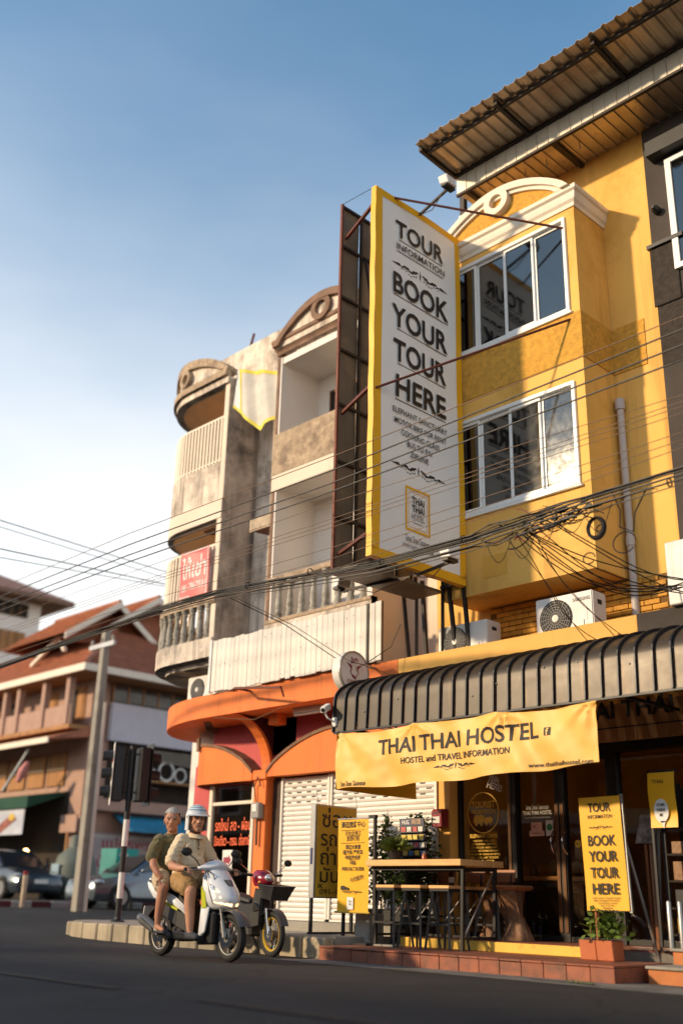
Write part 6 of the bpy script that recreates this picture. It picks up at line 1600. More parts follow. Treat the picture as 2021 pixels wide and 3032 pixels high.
obj('grab_rail', MB().tube([(-.62,-.14,.79),(-.85,-.12,.85),(-.90,0,.86),(-.85,.12,.85),(-.62,.14,.79)], .013, 8), MT['sc_black'], sc, smooth=True)
obj('engine', MB().hexa([(-.15,-.09,.18),(-.15,.13,.18),(-.72,.14,.20),(-.72,.04,.20),(-.15,-.09,.34),(-.15,.13,.34),(-.72,.13,.34),(-.72,.04,.34)]), MT['engine'], sc, bev=.02)
obj('muffler', MB().tube([(-.30,-.13,.24),(-.42,-.155,.26),(-.50,-.165,.28),(-.82,-.175,.40),(-.92,-.175,.43)], [.025,.045,.062,.066,.045], 14), MT['sc_grey'], sc, smooth=True)
obj('muffler_guard', MB().hexa([(-.52,-.245,.27),(-.80,-.255,.38),(-.80,-.235,.38),(-.52,-.225,.27),(-.53,-.245,.32),(-.81,-.255,.44),(-.81,-.235,.44),(-.53,-.225,.32)]), MT['engine'], sc, bev=.008)
obj('rear_fender', MB().loft([[(-.66+.30*math.cos(a), .07*b, .255+.30*math.sin(a)) for b in (-1,-.4,.4,1)] for a in [R(60+110*i/10) for i in range(11)]], closed=False, caps=False), MT['sc_black'], sc, smooth=True, solid=.005)
for s in (-1, 1):
    obj('panel_gap', MB().tube([(.555,s*.165,.60),(.50,s*.19,.74),(.44,s*.185,.86),(.40,s*.15,.97)], .004, 5), MT['sc_black'], sc)
    obj('brake_hose', MB().tube([(.34,s*.16,1.0),(.50,s*.14,.92),(.56,s*.11,.70),(.66,s*.09,.45),(.69,s*.08,.30)], .006, 5), MT['sc_black'], sc, smooth=True)
    obj('seat_piping', MB().tube([(.04,s*.075,.70),(-.2,s*.146,.735),(-.6,s*.127,.79),(-.82,s*.07,.81)], .005, 5), MT['sc_grey'], sc, smooth=True)
obj('key_panel', MB().box(.285,.30,-.04,.04,.78,.86), MT['sc_grey'], sc, bev=.005)
obj('caliper', MB().box(.60,.66,-.085,-.06,.30,.38), MT['engine'], sc, bev=.008)
pl_ = obj('number_plate', MB().hexa([(-.98,-.10,.42),(-.98,.10,.42),(-.97,.10,.42),(-.97,-.10,.42),(-.95,-.10,.56),(-.95,.10,.56),(-.94,.10,.56),(-.94,-.10,.56)]), MT['paper'], sc)
obj('rear_shock', MB().tube([(-.64,.13,.30),(-.50,.12,.62)], .025, 8), MT['chrome2'], sc, smooth=True)

# ---- people: one continuous remeshed body each
def remeshed(name, mb, m_, parent, voxel=.009, smooth_it=4, fold=0.0):
    me = bpy.data.meshes.new('tmp'); me.from_pydata(mb.v, [], mb.f)
    o = bpy.data.objects.new('tmp', me); COL.objects.link(o)
    r = o.modifiers.new('r', 'REMESH'); r.mode = 'VOXEL'; r.voxel_size = voxel
    s_ = o.modifiers.new('s', 'SMOOTH'); s_.iterations = smooth_it; s_.factor = .5
    dg = bpy.context.evaluated_depsgraph_get()
    me2 = bpy.data.meshes.new_from_object(o.evaluated_get(dg))
    bpy.data.objects.remove(o); bpy.data.meshes.remove(me)
    if fold:  # cloth creases
        nr = [v.normal.copy() for v in me2.vertices]
        for v, n_ in zip(me2.vertices, nr):
            p = v.co
            w_ = mnoise.noise(Vector((p.x*5, p.y*5, p.z*5)))*1.6
            f = 1-abs(mnoise.noise(Vector((p.x*7+w_, p.y*9, p.z*13+w_*1.5))))*2.2
            g_ = 1-abs(mnoise.noise(Vector((p.x*16+3, p.y*16+w_, p.z*24))))*2.2
            v.co = p+n_*fold*(max(f, -.6)+.45*max(g_, -.5)-.35)
    for p in me2.polygons: p.use_smooth = True
    me2.name = name; me2.materials.clear(); me2.materials.append(m_)
    q = bpy.data.objects.new(name, me2); COL.objects.link(q); q.parent = parent; ORG[q.name] = org(parent)
    return q
def head_geo(mb, c, f, s=1.0):
    """skull, jaw, nose, brow, ears; f = facing direction"""
    c = Vector(c); f = Vector(f).normalized(); z = Vector((0,0,1)); z = (z-f*z.dot(f)).normalized(); l = z.cross(f)
    rot = Matrix((f, l, z)).transposed()
    def P(a, b, d): return c+(f*a+l*b+z*d)*s
    mb.ell(P(-.01,0,.025), .098*s, .077*s, .10*s, 18, 12, rot)
    mb.ell(P(.02,0,-.045), .075*s, .062*s, .075*s, 16, 10, rot)
    mb.cap(P(.062,0,-.09), P(.045,0,-.075), .030*s, .04*s)
    mb.cap(P(.085,0,.02), P(.106,0,-.018), .011*s, .018*s)
    mb.cap(P(.094,.012,-.020), P(.094,-.012,-.020), .013*s, .013*s)
    for b in (-1, 1):
        mb.cap(P(.078,b*.018,.036), P(.066,b*.05,.036), .014*s, .012*s)
        mb.cap(P(.062,b*.042,-.012), P(.05,b*.05,-.03), .022*s, .02*s)
        mb.ell(P(-.005,b*.080,-.005), .018*s, .010*s, .030*s, 8, 6, rot)
    mb.cap(P(.080,.018,-.055), P(.080,-.018,-.055), .012*s, .012*s)
    return P, rot
def face_bits(P, rot, parent):
    for b in (-1, 1):
        obj('eye', MB().ell(P(.083,b*.031,.018), .008, .014, .007, 8, 6, rot), MT['eye'], parent, smooth=True)
        obj('eyebrow', MB().cap(P(.094,b*.018,.040), P(.082,b*.048,.041), .005, .004, 6), MT['hair_grey'], parent, smooth=True)
    obj('mouth', MB().cap(P(.089,.024,-.056), P(.089,-.024,-.056), .006, .006, 6), MT['lip'], parent, smooth=True)
def hand(mb, w, d, up_, side, curl=.5, s=1.0):
    """palm + four fingers + thumb; w wrist, d finger direction, up_ back of the hand"""
    w = Vector(w); d = Vector(d).normalized(); up_ = Vector(up_); up_ = (up_-d*up_.dot(d)).normalized(); l = up_.cross(d)
    k = w+d*.085*s
    for t in (-.028, -.009, .009, .028): mb.cap(w+l*t*.7*s, k+l*t*s, .016*s, .015*s, 8)
    for i, t in enumerate((-.031, -.0105, .0105, .031)):
        L_ = (.062,.074,.078,.068)[i]*s if side > 0 else (.068,.078,.074,.062)[i]*s
        a = k+l*t*s; d1 = (d-up_*curl*.5).normalized(); b = a+d1*L_*.55; d2 = (d-up_*curl*1.6).normalized(); e = b+d2*L_*.5
        mb.cap(a, b, .0105*s, .0095*s, 8); mb.cap(b, e, .0095*s, .008*s, 8)
    th = w+d*.03*s+l*side*.03*s
    mb.cap(th, th+(d*.5+l*side*.7-up_*.25).normalized()*.035*s, .014*s, .012*s, 8)
    mb.cap(th+(d*.5+l*side*.7-up_*.25).normalized()*.035*s, th+(d*.9+l*side*.45-up_*.5).normalized()*.07*s, .012*s, .009*s, 8)
def limb(mb, pts, rs):
    for a, b, ra, rb in zip(pts, pts[1:], rs, rs[1:]): mb.cap(a, b, ra, rb)
# driver
d1 = thing('person', 'rider in beige polo shirt, khaki shorts and silver helmet steering the white scooter', 'person', SC0, R(-1.5), local=True)
mb = MB()
hd_c = (-.085, -.01, 1.55)
P1, rot1 = head_geo(mb, hd_c, (.93,-.36,-.04), 1.16)
limb(mb, [(-.10,0,1.47),(-.14,0,1.36),(-.20,0,1.22),(-.22,0,1.02),(-.24,0,.87)], [.066,.076,.145,.15,.15])
for s in (-1, 1):
    limb(mb, [(-.18,s*.14,1.29),(-.14,s*.285,1.10),(-.07,s*.335,1.01)], [.058,.053,.048])
    limb(mb, [(-.07,s*.335,1.01),(.09,s*.335,.985),(.215,s*.325,.985)], [.048,.042,.028])
    hand(mb, (.20,s*.325,.992), (1,s*.05,-.10), (.1,0,1), -s*1 if True else 1, curl=1.3)
    limb(mb, [(-.24,s*.09,.86),(-.02,s*.17,.82),(.16,s*.205,.74)], [.105,.09,.066])
    limb(mb, [(.16,s*.205,.74),(.155,s*.205,.60),(.18,s*.20,.42),(.19,s*.20,.31)], [.070,.066,.052,.039])
    limb(mb, [(.17,s*.20,.275),(.28,s*.205,.255),(.33,s*.21,.25)], [.036,.034,.024])
b1 = remeshed('body', mb, MT['skin'], d1, .0085, 3)
face_bits(P1, rot1, d1)
mb = MB()
limb(mb, [(-.15,0,1.345),(-.20,0,1.24),(-.215,0,1.05),(-.235,0,.90)], [.09,.168,.182,.176])
mb.ell((-.185,0,1.30), .12, .20, .10, 18, 10); mb.ell((-.16,0,1.05), .16, .17, .14, 16, 10)
for s in (-1, 1): limb(mb, [(-.18,s*.15,1.315),(-.16,s*.25,1.18),(-.14,s*.30,1.075)], [.078,.072,.078])
sh1 = remeshed('polo_shirt', mb, MT['shirt_beige'], d1, .009, 5, .011)
obj('collar', MB().loft([[(-.115+r*math.cos(a)*1.0+.01, r*.95*math.sin(a), z+.025*math.cos(a)*-.6) for a in [2*PI*i/18 for i in range(18)]] for r, z in ((.082,1.398),(.096,1.385),(.112,1.352))], caps=False), MT['shirt_beige'], sh1, smooth=True, solid=.006)
obj('placket', MB().cap((-.03,-.012,1.37), (.005,-.02,1.22), .010, .010, 8), mat('dark_placket', (.09,.07,.05), .8), sh1, smooth=True)
for s in (-1, 1):
    obj('button', MB().ell((.012,-.018,1.34-.05*(s+1)), .006,.006,.006, 6, 4), MT['paper'], sh1)
obj('chest_pocket', MB().ell((-.055,-.115,1.225), .02,.05,.055, 10, 6), MT['shirt_beige'], sh1, smooth=True)
mb = MB()
limb(mb, [(-.25,0,.93),(-.25,0,.85)], [.165,.16])
for s in (-1, 1): limb(mb, [(-.24,s*.09,.85),(-.03,s*.165,.82),(.075,s*.185,.785)], [.125,.118,.112])
remeshed('shorts', mb, MT['shorts_khaki'], d1, .009, 4, .009)
for s in (-1, 1):
    mb = MB(); limb(mb, [(.165,s*.20,.285),(.17,s*.20,.262),(.28,s*.205,.255),(.335,s*.21,.25)], [.045,.046,.043,.033])
    mb.v = [(x, y, max(z, .222)) for x, y, z in mb.v]
    remeshed('shoe', mb, MT['shoe_dark'], d1, .008, 3)
hm = obj('helmet', MB().loft([[P1(-.018+.138*math.cos(t)*math.cos(p), .118*math.cos(t)*math.sin(p), .035+.130*math.sin(t)) for p in [2*PI*i/24 for i in range(24)]] for t in [R(x) for x in (8,20,35,50,65,78,88)]], caps=True), MT['helmet'], d1, smooth=True)
obj('helmet_side', MB().loft([[P1(-.018+.137*math.cos(R(p)), .117*math.sin(R(p)), z) for p in range(60,301,14)] for z in (.054,.0,-.055,-.10)], closed=False, caps=False), MT['helmet'], hm, smooth=True, solid=.012)
obj('helmet_peak', MB().loft([[P1(-.015+r*math.cos(R(p)), r*.86*math.sin(R(p)), z) for p in range(-58,59,8)] for r, z in ((.134,.062),(.158,.056),(.172,.046))], closed=False, caps=False), MT['helmet'], hm, smooth=True, solid=.006)
for k, (t0, w) in enumerate(((30,5),(44,4),(57,4))):
    obj('helmet_stripe', MB().loft([[P1(-.018+.1395*math.cos(R(t))*math.cos(R(p)), .1195*math.cos(R(t))*math.sin(R(p)), .035+.1315*math.sin(R(t))) for p in range(-75,76,10)] for t in (t0, t0+w)], closed=False, caps=False), MT['helmet_stripe'], hm, smooth=True)
obj('rivet', MB().ell(P1(.02,-.112,.03), .012, .008, .012, 8, 6, rot1), MT['sc_black'], hm, smooth=True)
obj('chin_strap', MB().tube([P1(.0,-.082,-.05), P1(.03,-.06,-.11), P1(.045,0,-.128), P1(.03,.06,-.11), P1(.0,.082,-.05)], .008, 6, flat=.5), MT['sc_black'], hm, smooth=True)
# passenger
d2 = thing('person', 'grey haired passenger in olive shirt and pale shorts sitting behind the helmeted rider', 'person', SC0, R(-1.5), local=True)
mb = MB()
P2, rot2 = head_geo(mb, (-.59, -.03, 1.565), (.80,-.60,-.10), 1.16)
limb(mb, [(-.60,0,1.49),(-.62,0,1.38),(-.64,0,1.22),(-.64,0,1.02),(-.64,0,.93)], [.058,.07,.14,.15,.15])
for s in (-1, 1):
    limb(mb, [(-.65,s*.145,1.29),(-.60,s*.265,1.13),(-.50,s*.31,1.02)], [.056,.050,.046])
    limb(mb, [(-.50,s*.31,1.02),(-.42,s*.295,.93),(-.375,s*.275,.885)], [.046,.038,.028])
    hand(mb, (-.385,s*.275,.885), (.45,s*.0,-.85), (.75,0,.5) if s < 0 else (.75,0,.5), s, curl=.25)
    limb(mb, [(-.62,s*.10,.90),(-.48,s*.19,.85),(-.345,s*.25,.765)], [.10,.085,.062])
    limb(mb, [(-.345,s*.25,.765),(-.37,s*.25,.63),(-.40,s*.25,.47),(-.405,s*.25,.37)], [.066,.062,.048,.037])
    limb(mb, [(-.42,s*.25,.335),(-.32,s*.255,.315),(-.27,s*.26,.305)], [.034,.033,.024])
b2 = remeshed('body', mb, MT['skin2'], d2, .0085, 3)
face_bits(P2, rot2, d2)
mb = MB()
limb(mb, [(-.625,0,1.355),(-.645,0,1.24),(-.645,0,1.05),(-.645,0,.92)], [.09,.165,.175,.17])
mb.ell((-.645,0,1.31), .115, .20, .10, 18, 10); mb.ell((-.60,0,1.05), .155, .165, .14, 16, 10)
for s in (-1, 1): limb(mb, [(-.65,s*.155,1.325),(-.62,s*.24,1.21),(-.59,s*.28,1.12)], [.074,.070,.075])
remeshed('tee_shirt', mb, MT['shirt_olive'], d2, .009, 5, .011)
mb = MB()
limb(mb, [(-.65,0,.95),(-.64,0,.89)], [.16,.155])
for s in (-1, 1): limb(mb, [(-.62,s*.10,.89),(-.49,s*.185,.85),(-.41,s*.225,.80)], [.12,.11,.10])
remeshed('shorts', mb, MT['shorts_check'], d2, .009, 4, .009)
mb = MB()
for k in range(1):
    mb.loft([[P2(-.022+.112*math.cos(t)*math.cos(p)-.018*(1-math.sin(t)), .089*math.cos(t)*math.sin(p), .040+.100*math.sin(t)+.004*math.sin(p*9+t*7)) for p in [2*PI*i/26 for i in range(26)]] for t in [R(x) for x in (22,34,48,62,76,88)]], caps=True)
hr = obj('hair', mb, MT['hair_grey'], d2, smooth=True)
obj('hair_back', MB().loft([[P2(-.03+.108*math.cos(R(p)), .089*math.sin(R(p)), z) for p in range(82,279,14)] for z in (.08,.04,0,-.045)], closed=False, caps=False), MT['hair_grey'], hr, smooth=True, solid=.01)
for s in (-1, 1):
    mb = MB(); mb.cap((-.43,s*.25,.292), (-.255,s*.262,.272), .030, .032)
    mb.v = [(x, y, min(.292, max(z, .268))) for x, y, z in mb.v]
    sdl = obj('sandal', mb, MT['shoe_dark'], d2)
    obj('strap', MB().tube([(-.35,s*.25-.04,.30),(-.345,s*.25,.352),(-.34,s*.25+.04,.30)], .009, 6, flat=.5), MT['shoe_dark'], sdl, smooth=True)
    pg = obj('foot_peg', MB().tube([(-.36,s*.12,.255),(-.36,s*.29,.255)], .013, 8), MT['alloy'], sc, smooth=True)

# ================================================================== parked motorcycle
mc = thing('parked_motorcycle', 'dark red underbone motorcycle with wire basket and gold front rim parked at the kerb', 'motorcycle', (-11.85, 9.86, .0), R(-9), local=True)
wheel(mc, (.61,0,.285), .285, .075, MT['gold_rim'], wire=True)
wheel(mc, (-.60,0,.285), .285, .08, MT['gold_rim'], wire=True)
for s in (-1, 1):
    obj('fork_leg', MB().tube([(.61,s*.075,.285),(.54,s*.075,.60)], .024, 10), MT['chrome2'], mc, smooth=True)
    obj('grip', MB().tube([(.30,s*.16,1.02),(.26,s*.33,1.03)], .019, 8), MT['sc_black'], mc, smooth=True)
    mr = obj('mirror', MB().ell((.30,s*.40,1.19), .025, .065, .045, 12, 8), MT['sc_black'], mc, smooth=True)
    obj('stem', MB().tube([(.31,s*.20,1.03),(.31,s*.28,1.10),(.30,s*.38,1.17)], .006, 6), MT['chrome2'], mr)
    obj('leg_cover', MB().hexa([(.42,s*.11,.38),(.22,s*.18,.34),(.22,s*.15,.34),(.42,s*.08,.38),(.46,s*.11,.82),(.34,s*.14,.86),(.34,s*.12,.86),(.46,s*.08,.82)]), MT['sc_black'], mc, bev=.015)
    obj('leg_cover_flash', MB().hexa([(.44,s*.125,.58),(.33,s*.165,.56),(.33,s*.155,.56),(.44,s*.115,.58),(.45,s*.125,.66),(.345,s*.16,.68),(.345,s*.15,.68),(.45,s*.115,.66)]), MT['chrome2'], mc)
    obj('rear_shock', MB().tube([(-.58,s*.12,.32),(-.46,s*.12,.66)], .022, 8), MT['chrome2'], mc, smooth=True)
    obj('indicator', MB().ell((.46,s*.14,.93), .03, .025, .02, 8, 6), mat('amber_lens', (.6,.22,.03), .2) if s < 0 else bpy.data.materials['amber_lens'], mc, smooth=True)
obj('front_fender', MB().loft([[(.61+.315*math.cos(a), .06*b, .285+.315*math.sin(a)) for b in (-1,-.5,0,.5,1)] for a in [R(20+135*i/14) for i in range(15)]], closed=False, caps=False), MT['sc_grey'], mc, smooth=True, solid=.005)
obj('head_cowl', MB().loft(secs([(.88,.46,.10,.26,.8),(.94,.52,.125,.25,.8),(1.0,.50,.13,.24,.8),(1.06,.42,.11,.24,.7),(1.09,.36,.07,.25,.6)])), MT['moto_red'], mc, smooth=True, auto=60)
obj('headlight', MB().ell((.475,0,.985), .055, .075, .055, 14, 9), MT['lens_off'], mc, smooth=True)
obj('body', MB().loft([[(x,-w,z0),(x,w,z0),(x,w*.8,z1),(x,-w*.8,z1)] for x, w, z0, z1 in ((.42,.06,.50,.86),(.2,.07,.42,.66),(-.05,.09,.40,.66),(-.3,.11,.48,.72),(-.75,.07,.66,.80))]), MT['sc_black'], mc, bev=.015)
obj('tail_panel', MB().loft([[(x,-w,z0),(x,w,z0),(x,w*.9,z1),(x,-w*.9,z1)] for x, w, z0, z1 in ((-.2,.12,.58,.68),(-.5,.125,.62,.75),(-.85,.06,.74,.82))]), MT['moto_red'], mc, bev=.015)
obj('seat', MB().loft([[(x,-w,z),(x,-w*.8,z+h),(x,w*.8,z+h),(x,w,z)] for x, w, z, h in ((.08,.07,.66,.05),(-.2,.12,.70,.07),(-.5,.12,.75,.06),(-.8,.07,.80,.05))]), MT['seat_vinyl'], mc, bev=.012)
obj('engine', MB().box(-.12, .22, -.12, .12, .24, .44), MT['engine'], mc, bev=.03)
obj('exhaust', MB().tube([(.1,-.12,.28),(-.2,-.15,.27),(-.4,-.16,.30),(-.85,-.17,.40)], [.02,.03,.045,.04], 10), MT['chrome2'], mc, smooth=True)
obj('side_stand', MB().bar((-.05,.10,.25), (-.1,.25,.005), .02), MT['engine'], mc)
bk_ = obj('basket', MB().hexa([(.48,-.13,.74),(.74,-.13,.70),(.74,.13,.70),(.48,.13,.74),(.46,-.17,.90),(.86,-.17,.87),(.86,.17,.87),(.46,.17,.90)]), mat('dark_wire_mesh', (.05,.048,.045), .5, metal=.4, var=.5, scale=60), mc)
rim_ = [(.46,-.17,.90),(.86,-.17,.87),(.86,.17,.87),(.46,.17,.90),(.46,-.17,.90)]
obj('basket_rim', MB().tube(rim_, .010, 6), MT['sc_black'], bk_)
for i in range(7):
    x = lerp(.50,.82,i/6); x0_ = lerp(.49,.73,i/6)
    for s in (-1, 1): obj('basket_wire', MB().bar((x0_, s*.134, .735-.035*i/6), (x, s*.174, .896-.03*i/6), .006), MT['grey_steel'], bk_)
obj('number_plate', MB().box(.47,.475,-.09,.09,.83,.88), MT['paper'], mc)
# ================================================================== traffic light and street furniture on the corner
tl = thing('traffic_light', 'traffic light on a black and white banded pole at the corner kerb', 'traffic light', (-17.03, 11.13, .265))
PX, PY = -17.03, 11.13
zb = [(.265,.66,'black_metal'),(.66,1.10,'paper'),(1.10,1.55,'black_metal'),(1.55,2.02,'paper'),(2.02,3.35,'black_metal')]
for z0, z1, m in zb: obj('pole_band', MB().tube([(PX,PY,z0),(PX,PY,z1)], .055, 14), MT[m], tl, smooth=True, auto=50)
obj('pole_base', MB().lathe([(.13,0),(.13,.02),(.07,.05),(.06,.08)], (PX,PY,.262), 14), MT['black_metal'], tl)
lf_ = Vector((-.694,-.72,0)); fr_ = Vector((.72,-.694,0))
def sighead(c, face, side, lit):
    c = Vector(c); f = Vector(face).normalized(); s_ = Vector((0,0,1)).cross(f)
    def B(a0,a1,b0,b1,z0,z1): return MB().hexa([c+f*a0+s_*b0+Vector((0,0,z0)), c+f*a1+s_*b0+Vector((0,0,z0)), c+f*a1+s_*b1+Vector((0,0,z0)), c+f*a0+s_*b1+Vector((0,0,z0)), c+f*a0+s_*b0+Vector((0,0,z1)), c+f*a1+s_*b0+Vector((0,0,z1)), c+f*a1+s_*b1+Vector((0,0,z1)), c+f*a0+s_*b1+Vector((0,0,z1))])
    h = obj('signal_head', B(-.11,.09,-.16,.16,-.48,.50), MT['black_metal'], tl, bev=.02)
    obj('backboard', B(.10,.112,-.20,.20,-.55,.58), MT['paper'] if lit else MT['black_metal'], h)
    for k, cl in enumerate((('red_lens',(.30,.02,.025)),('amber_lens_off',(.20,.10,.02)),('green_lens_off',(.02,.08,.06)))):
        z = .32-.32*k
        m_ = bpy.data.materials.get(cl[0]) or mat(cl[0], cl[1], .25, var=.1)
        obj('lens', MB().ell(c+f*.115+Vector((0,0,z)), .035, .035, .0001, 4, 2) if False else MB().tube([c+f*.113+Vector((0,0,z)), c+f*.13+Vector((0,0,z))], .105, 20), m_, h, smooth=True, auto=40)
        rings = []
        for d in (.113, .30):
            rings.append([c+f*(d if True else 0)*(1.0)+s_*(.12*math.cos(a))+Vector((0,0,z+.12*math.sin(a)-.05*(d-.113)*2)) for a in [R(-25+230*i/14) for i in range(15)]])
        obj('visor', MB().loft(rings, closed=False, caps=False), MT['black_metal'], h, smooth=True, solid=.008)
    return h
sighead(Vector((PX,PY,2.82))+lf_*.24, lf_*1.0+fr_*.25, 1, True)
sighead(Vector((PX,PY,2.82))-lf_*.22-fr_*.02, -lf_*1.0-fr_*.55, 1, False)
for z in (2.5, 3.2): obj('bracket', MB().bar(Vector((PX,PY,z))+lf_*.2, Vector((PX,PY,z))-lf_*.2, .03), MT['black_metal'], tl)
cp = thing('utility_pole', 'tall square concrete utility pole in front of the red roofed house', 'pole', (-24, 14.52, .3))
obj('shaft', MB().loft([[(-24-w,14.52-w,z),(-24+w,14.52-w,z),(-24+w,14.52+w,z),(-24-w,14.52+w,z)] for w, z in ((.13,.0),(.09,7.3))]), MT['concrete'], cp, bev=.012)
obj('cross_arm', MB().box(-24.6, -23.4, 14.47, 14.40, 6.85, 6.97), MT['grey_steel'], cp)
obj('conduit', MB().tube([(-23.85,14.62,.3),(-23.85,14.60,5.4)], .05, 8), MT['cream_wall'], cp, smooth=True)
for x in (-24.5,-24.0,-23.5): obj('insulator', MB().lathe([(.03,0),(.05,.04),(.03,.07),(.05,.11),(.02,.15)], (x,14.43,6.97), 8), MT['baluster'], cp, smooth=True)
wp = obj('white_pier', MB().box(-18.55, -18.25, 13.6, 13.9, .26, 4.2), MT['white_wall'], None, bev=.01); tag(wp, 'white square pier behind the orange corner at street level', 'pier')
cone = thing('traffic_cone', 'faded red traffic cone on the road before the parked silver car', 'traffic cone', (-27.0, 16.5, .33))
obj('cone', MB().lathe([(.17,.03),(.15,.06),(.05,.66),(.035,.70),(.001,.70)], (-27,16.5,.335), 16), mat('red_cone_plastic', (.36,.045,.03), .6, var=.15), cone, smooth=True, auto=50)
obj('base', MB().box(-27.2,-26.8,16.3,16.7,.333,.37), mat('cone_base', (.25,.03,.025), .7), cone, bev=.02)
bo = thing('short_post', 'short rusty pipe post at the striped kerb', 'post', (-27.2, 14.75, .3))
obj('pipe', MB().tube([(-27.2,14.75,.33),(-27.2,14.75,1.15)], .07, 10), MT['zinc'], bo, smooth=True); obj('cap', MB().tube([(-27.2,14.75,1.15),(-27.2,14.75,1.25)], .075, 10), MT['red_box'], bo, smooth=True)
# forecourt beyond the side street with a red and white kerb
fc = obj('forecourt', MB().box(-75, -27.75, 13.4, 18.9, .1, .49), MT['gutter'], None, kind='structure')
kr = [mat('kerb_white', (.45,.42,.38), .85, var=.2, dirt=((.2,.17,.14),.4,4)), mat('kerb_red', (.13,.028,.03), .85, var=.2, dirt=((.08,.05,.045),.4,4))]
kk = [obj('kerb_stone', MB().box(-27.745,-27.5,13.4,14.0,.1,.485), kr[0], fc, bev=.02), obj('kerb_stone', MB().box(-27.745,-27.5,14.0,14.6,.1,.485), kr[1], fc, bev=.02)]
for i in range(1, 5):
    for k in kk: inst(k, fc, (0, i*1.2, 0))

# ================================================================== cars
def car(label, loc, rot, paint, scale=1.0):
    t = thing('parked_car', label, 'car', loc, rot, local=True, group='cars parked beyond the side street', scale=scale)
    def ring(x, hw, z0, z1, tb=.85):
        return [(x,-hw*.9,z0),(x,-hw,z0+.12),(x,-hw,lerp(z0,z1,.6)),(x,-hw*tb,z1),(x,-hw*.4,z1+.02),(x,hw*.4,z1+.02),(x,hw*tb,z1),(x,hw,lerp(z0,z1,.6)),(x,hw,z0+.12),(x,hw*.9,z0)]
    rows = [(2.12,.60,.30,.62,.8),(2.05,.74,.22,.70,.85),(1.8,.82,.19,.76,.86),(1.3,.85,.19,.86,.88),(.85,.85,.19,.93,.9),(.3,.85,.19,.95,.92),(-.8,.85,.19,.97,.92),(-1.5,.84,.19,1.0,.9),(-1.95,.80,.22,.98,.88),(-2.13,.70,.34,.90,.85)]
    obj('body', MB().loft([ring(*r) for r in rows]), paint, t, smooth=True, auto=35)
    cab = [(.98,.74,.92,.93),(.30,.66,.93,1.38),(-.1,.64,.93,1.46),(-.8,.64,.95,1.45),(-1.2,.64,.97,1.36),(-1.80,.70,.98,1.02)]
    obj('cabin', MB().loft([[(x,-.76,z0),(x,-hw,lerp(z0,z1,.85)),(x,-hw*.85,z1),(x,hw*.85,z1),(x,hw,lerp(z0,z1,.85)),(x,.76,z0)] for x, hw, z0, z1 in cab]), paint, t, smooth=True, auto=40)
    gm = bpy.data.materials.get('car_glass') or mat('car_glass', (.02,.025,.03), .06, var=.1, spec=.8)
    obj('windscreen', MB().add([(1.0,-.66,.95),(1.0,.66,.95),(.33,.57,1.385),(.33,-.57,1.385)], [(0,1,2,3)]), gm, t)
    obj('rear_window', MB().add([(-1.80,-.62,1.03),(-1.80,.62,1.03),(-1.22,.55,1.37),(-1.22,-.55,1.37)], [(0,1,2,3)]), gm, t)
    for s in (-1, 1):
        obj('side_window', MB().add([(.78,s*.775,1.0),(-.22,s*.775,1.0),(-.22,s*.68,1.36),(.30,s*.68,1.33)], [(0,1,2,3)]), gm, t)
        obj('side_window', MB().add([(-.30,s*.775,1.0),(-1.35,s*.775,1.02),(-1.05,s*.68,1.34),(-.30,s*.68,1.36)], [(0,1,2,3)]), gm, t)
        obj('headlight', MB().ell((1.88,s*.62,.68), .16, .17, .075, 12, 8), MT['lens_off'], t, smooth=True)
        obj('mirror', MB().ell((.72,s*.93,1.0), .07, .09, .06, 10, 7), paint, t, smooth=True)
        obj('door_line', MB().box(-.262,-.252,s*.853,s*.849,.3,.93), MT['black_metal'], t)
        obj('door_handle', MB().box(-.20,-.02,s*.852,s*.872,.80,.83), MT['chrome2'], t)
        for x in (1.32, -1.30):
            ar = [(x+.36*math.cos(R(a)), s*.846, .31+.36*math.sin(R(a))) for a in range(0,181,15)]
            obj('wheel_arch', MB().add(ar+[(x-.36, s*.846, .19), (x+.36, s*.846, .19)], [tuple(range(len(ar)+2))]), MT['black_metal'], t)
            w = obj('wheel', MB().lathe([(.20,-.1),(.30,-.1),(.315,-.06),(.315,.06),(.30,.1),(.20,.1)], (x,s*.78,.315), 24, 'y', caps=False), MT['rubber'], t, smooth=True, auto=40)
            obj('wheel_rim', MB().lathe([(.001,.085*s),(.06,.085*s),(.10,.07*s),(.205,.08*s),(.215,.10*s)], (x,s*.78,.315), 20, 'y'), MT['alloy'], w, smooth=True)
            for k in range(6):
                a = k*PI/3; obj('rim_gap', MB().ell((x+.14*math.cos(a), s*(.78+.078), .315+.14*math.sin(a)), .03, .008, .03, 8, 5), MT['black_metal'], w)
    obj('grille', MB().box(2.045,2.09,-.42,.42,.60,.70), MT['black_metal'], t, bev=.01)
    obj('lower_grille', MB().box(2.06,2.10,-.55,.55,.27,.42), MT['black_metal'], t, bev=.01)
    obj('number_plate', MB().box(2.115,2.13,-.22,.22,.46,.58), MT['paper'], t)
    obj('bumper_trim', MB().box(2.02,2.11,-.66,.66,.43,.455), MT['sc_grey'], t)
    return t
car('silver blue sedan nose on behind the banded traffic light pole', (-25.95, 17.75, gz(-25.9,17.7)), R(-90), mat('silver_blue_paint', (.13,.165,.20), .25, metal=.6, var=.04, coat=.6))
car('grey blue hatchback cut by the left edge, side on', (-31.75, 16.6, .492), 0, mat('slate_blue_paint', (.045,.062,.085), .28, metal=.5, var=.04, coat=.6))

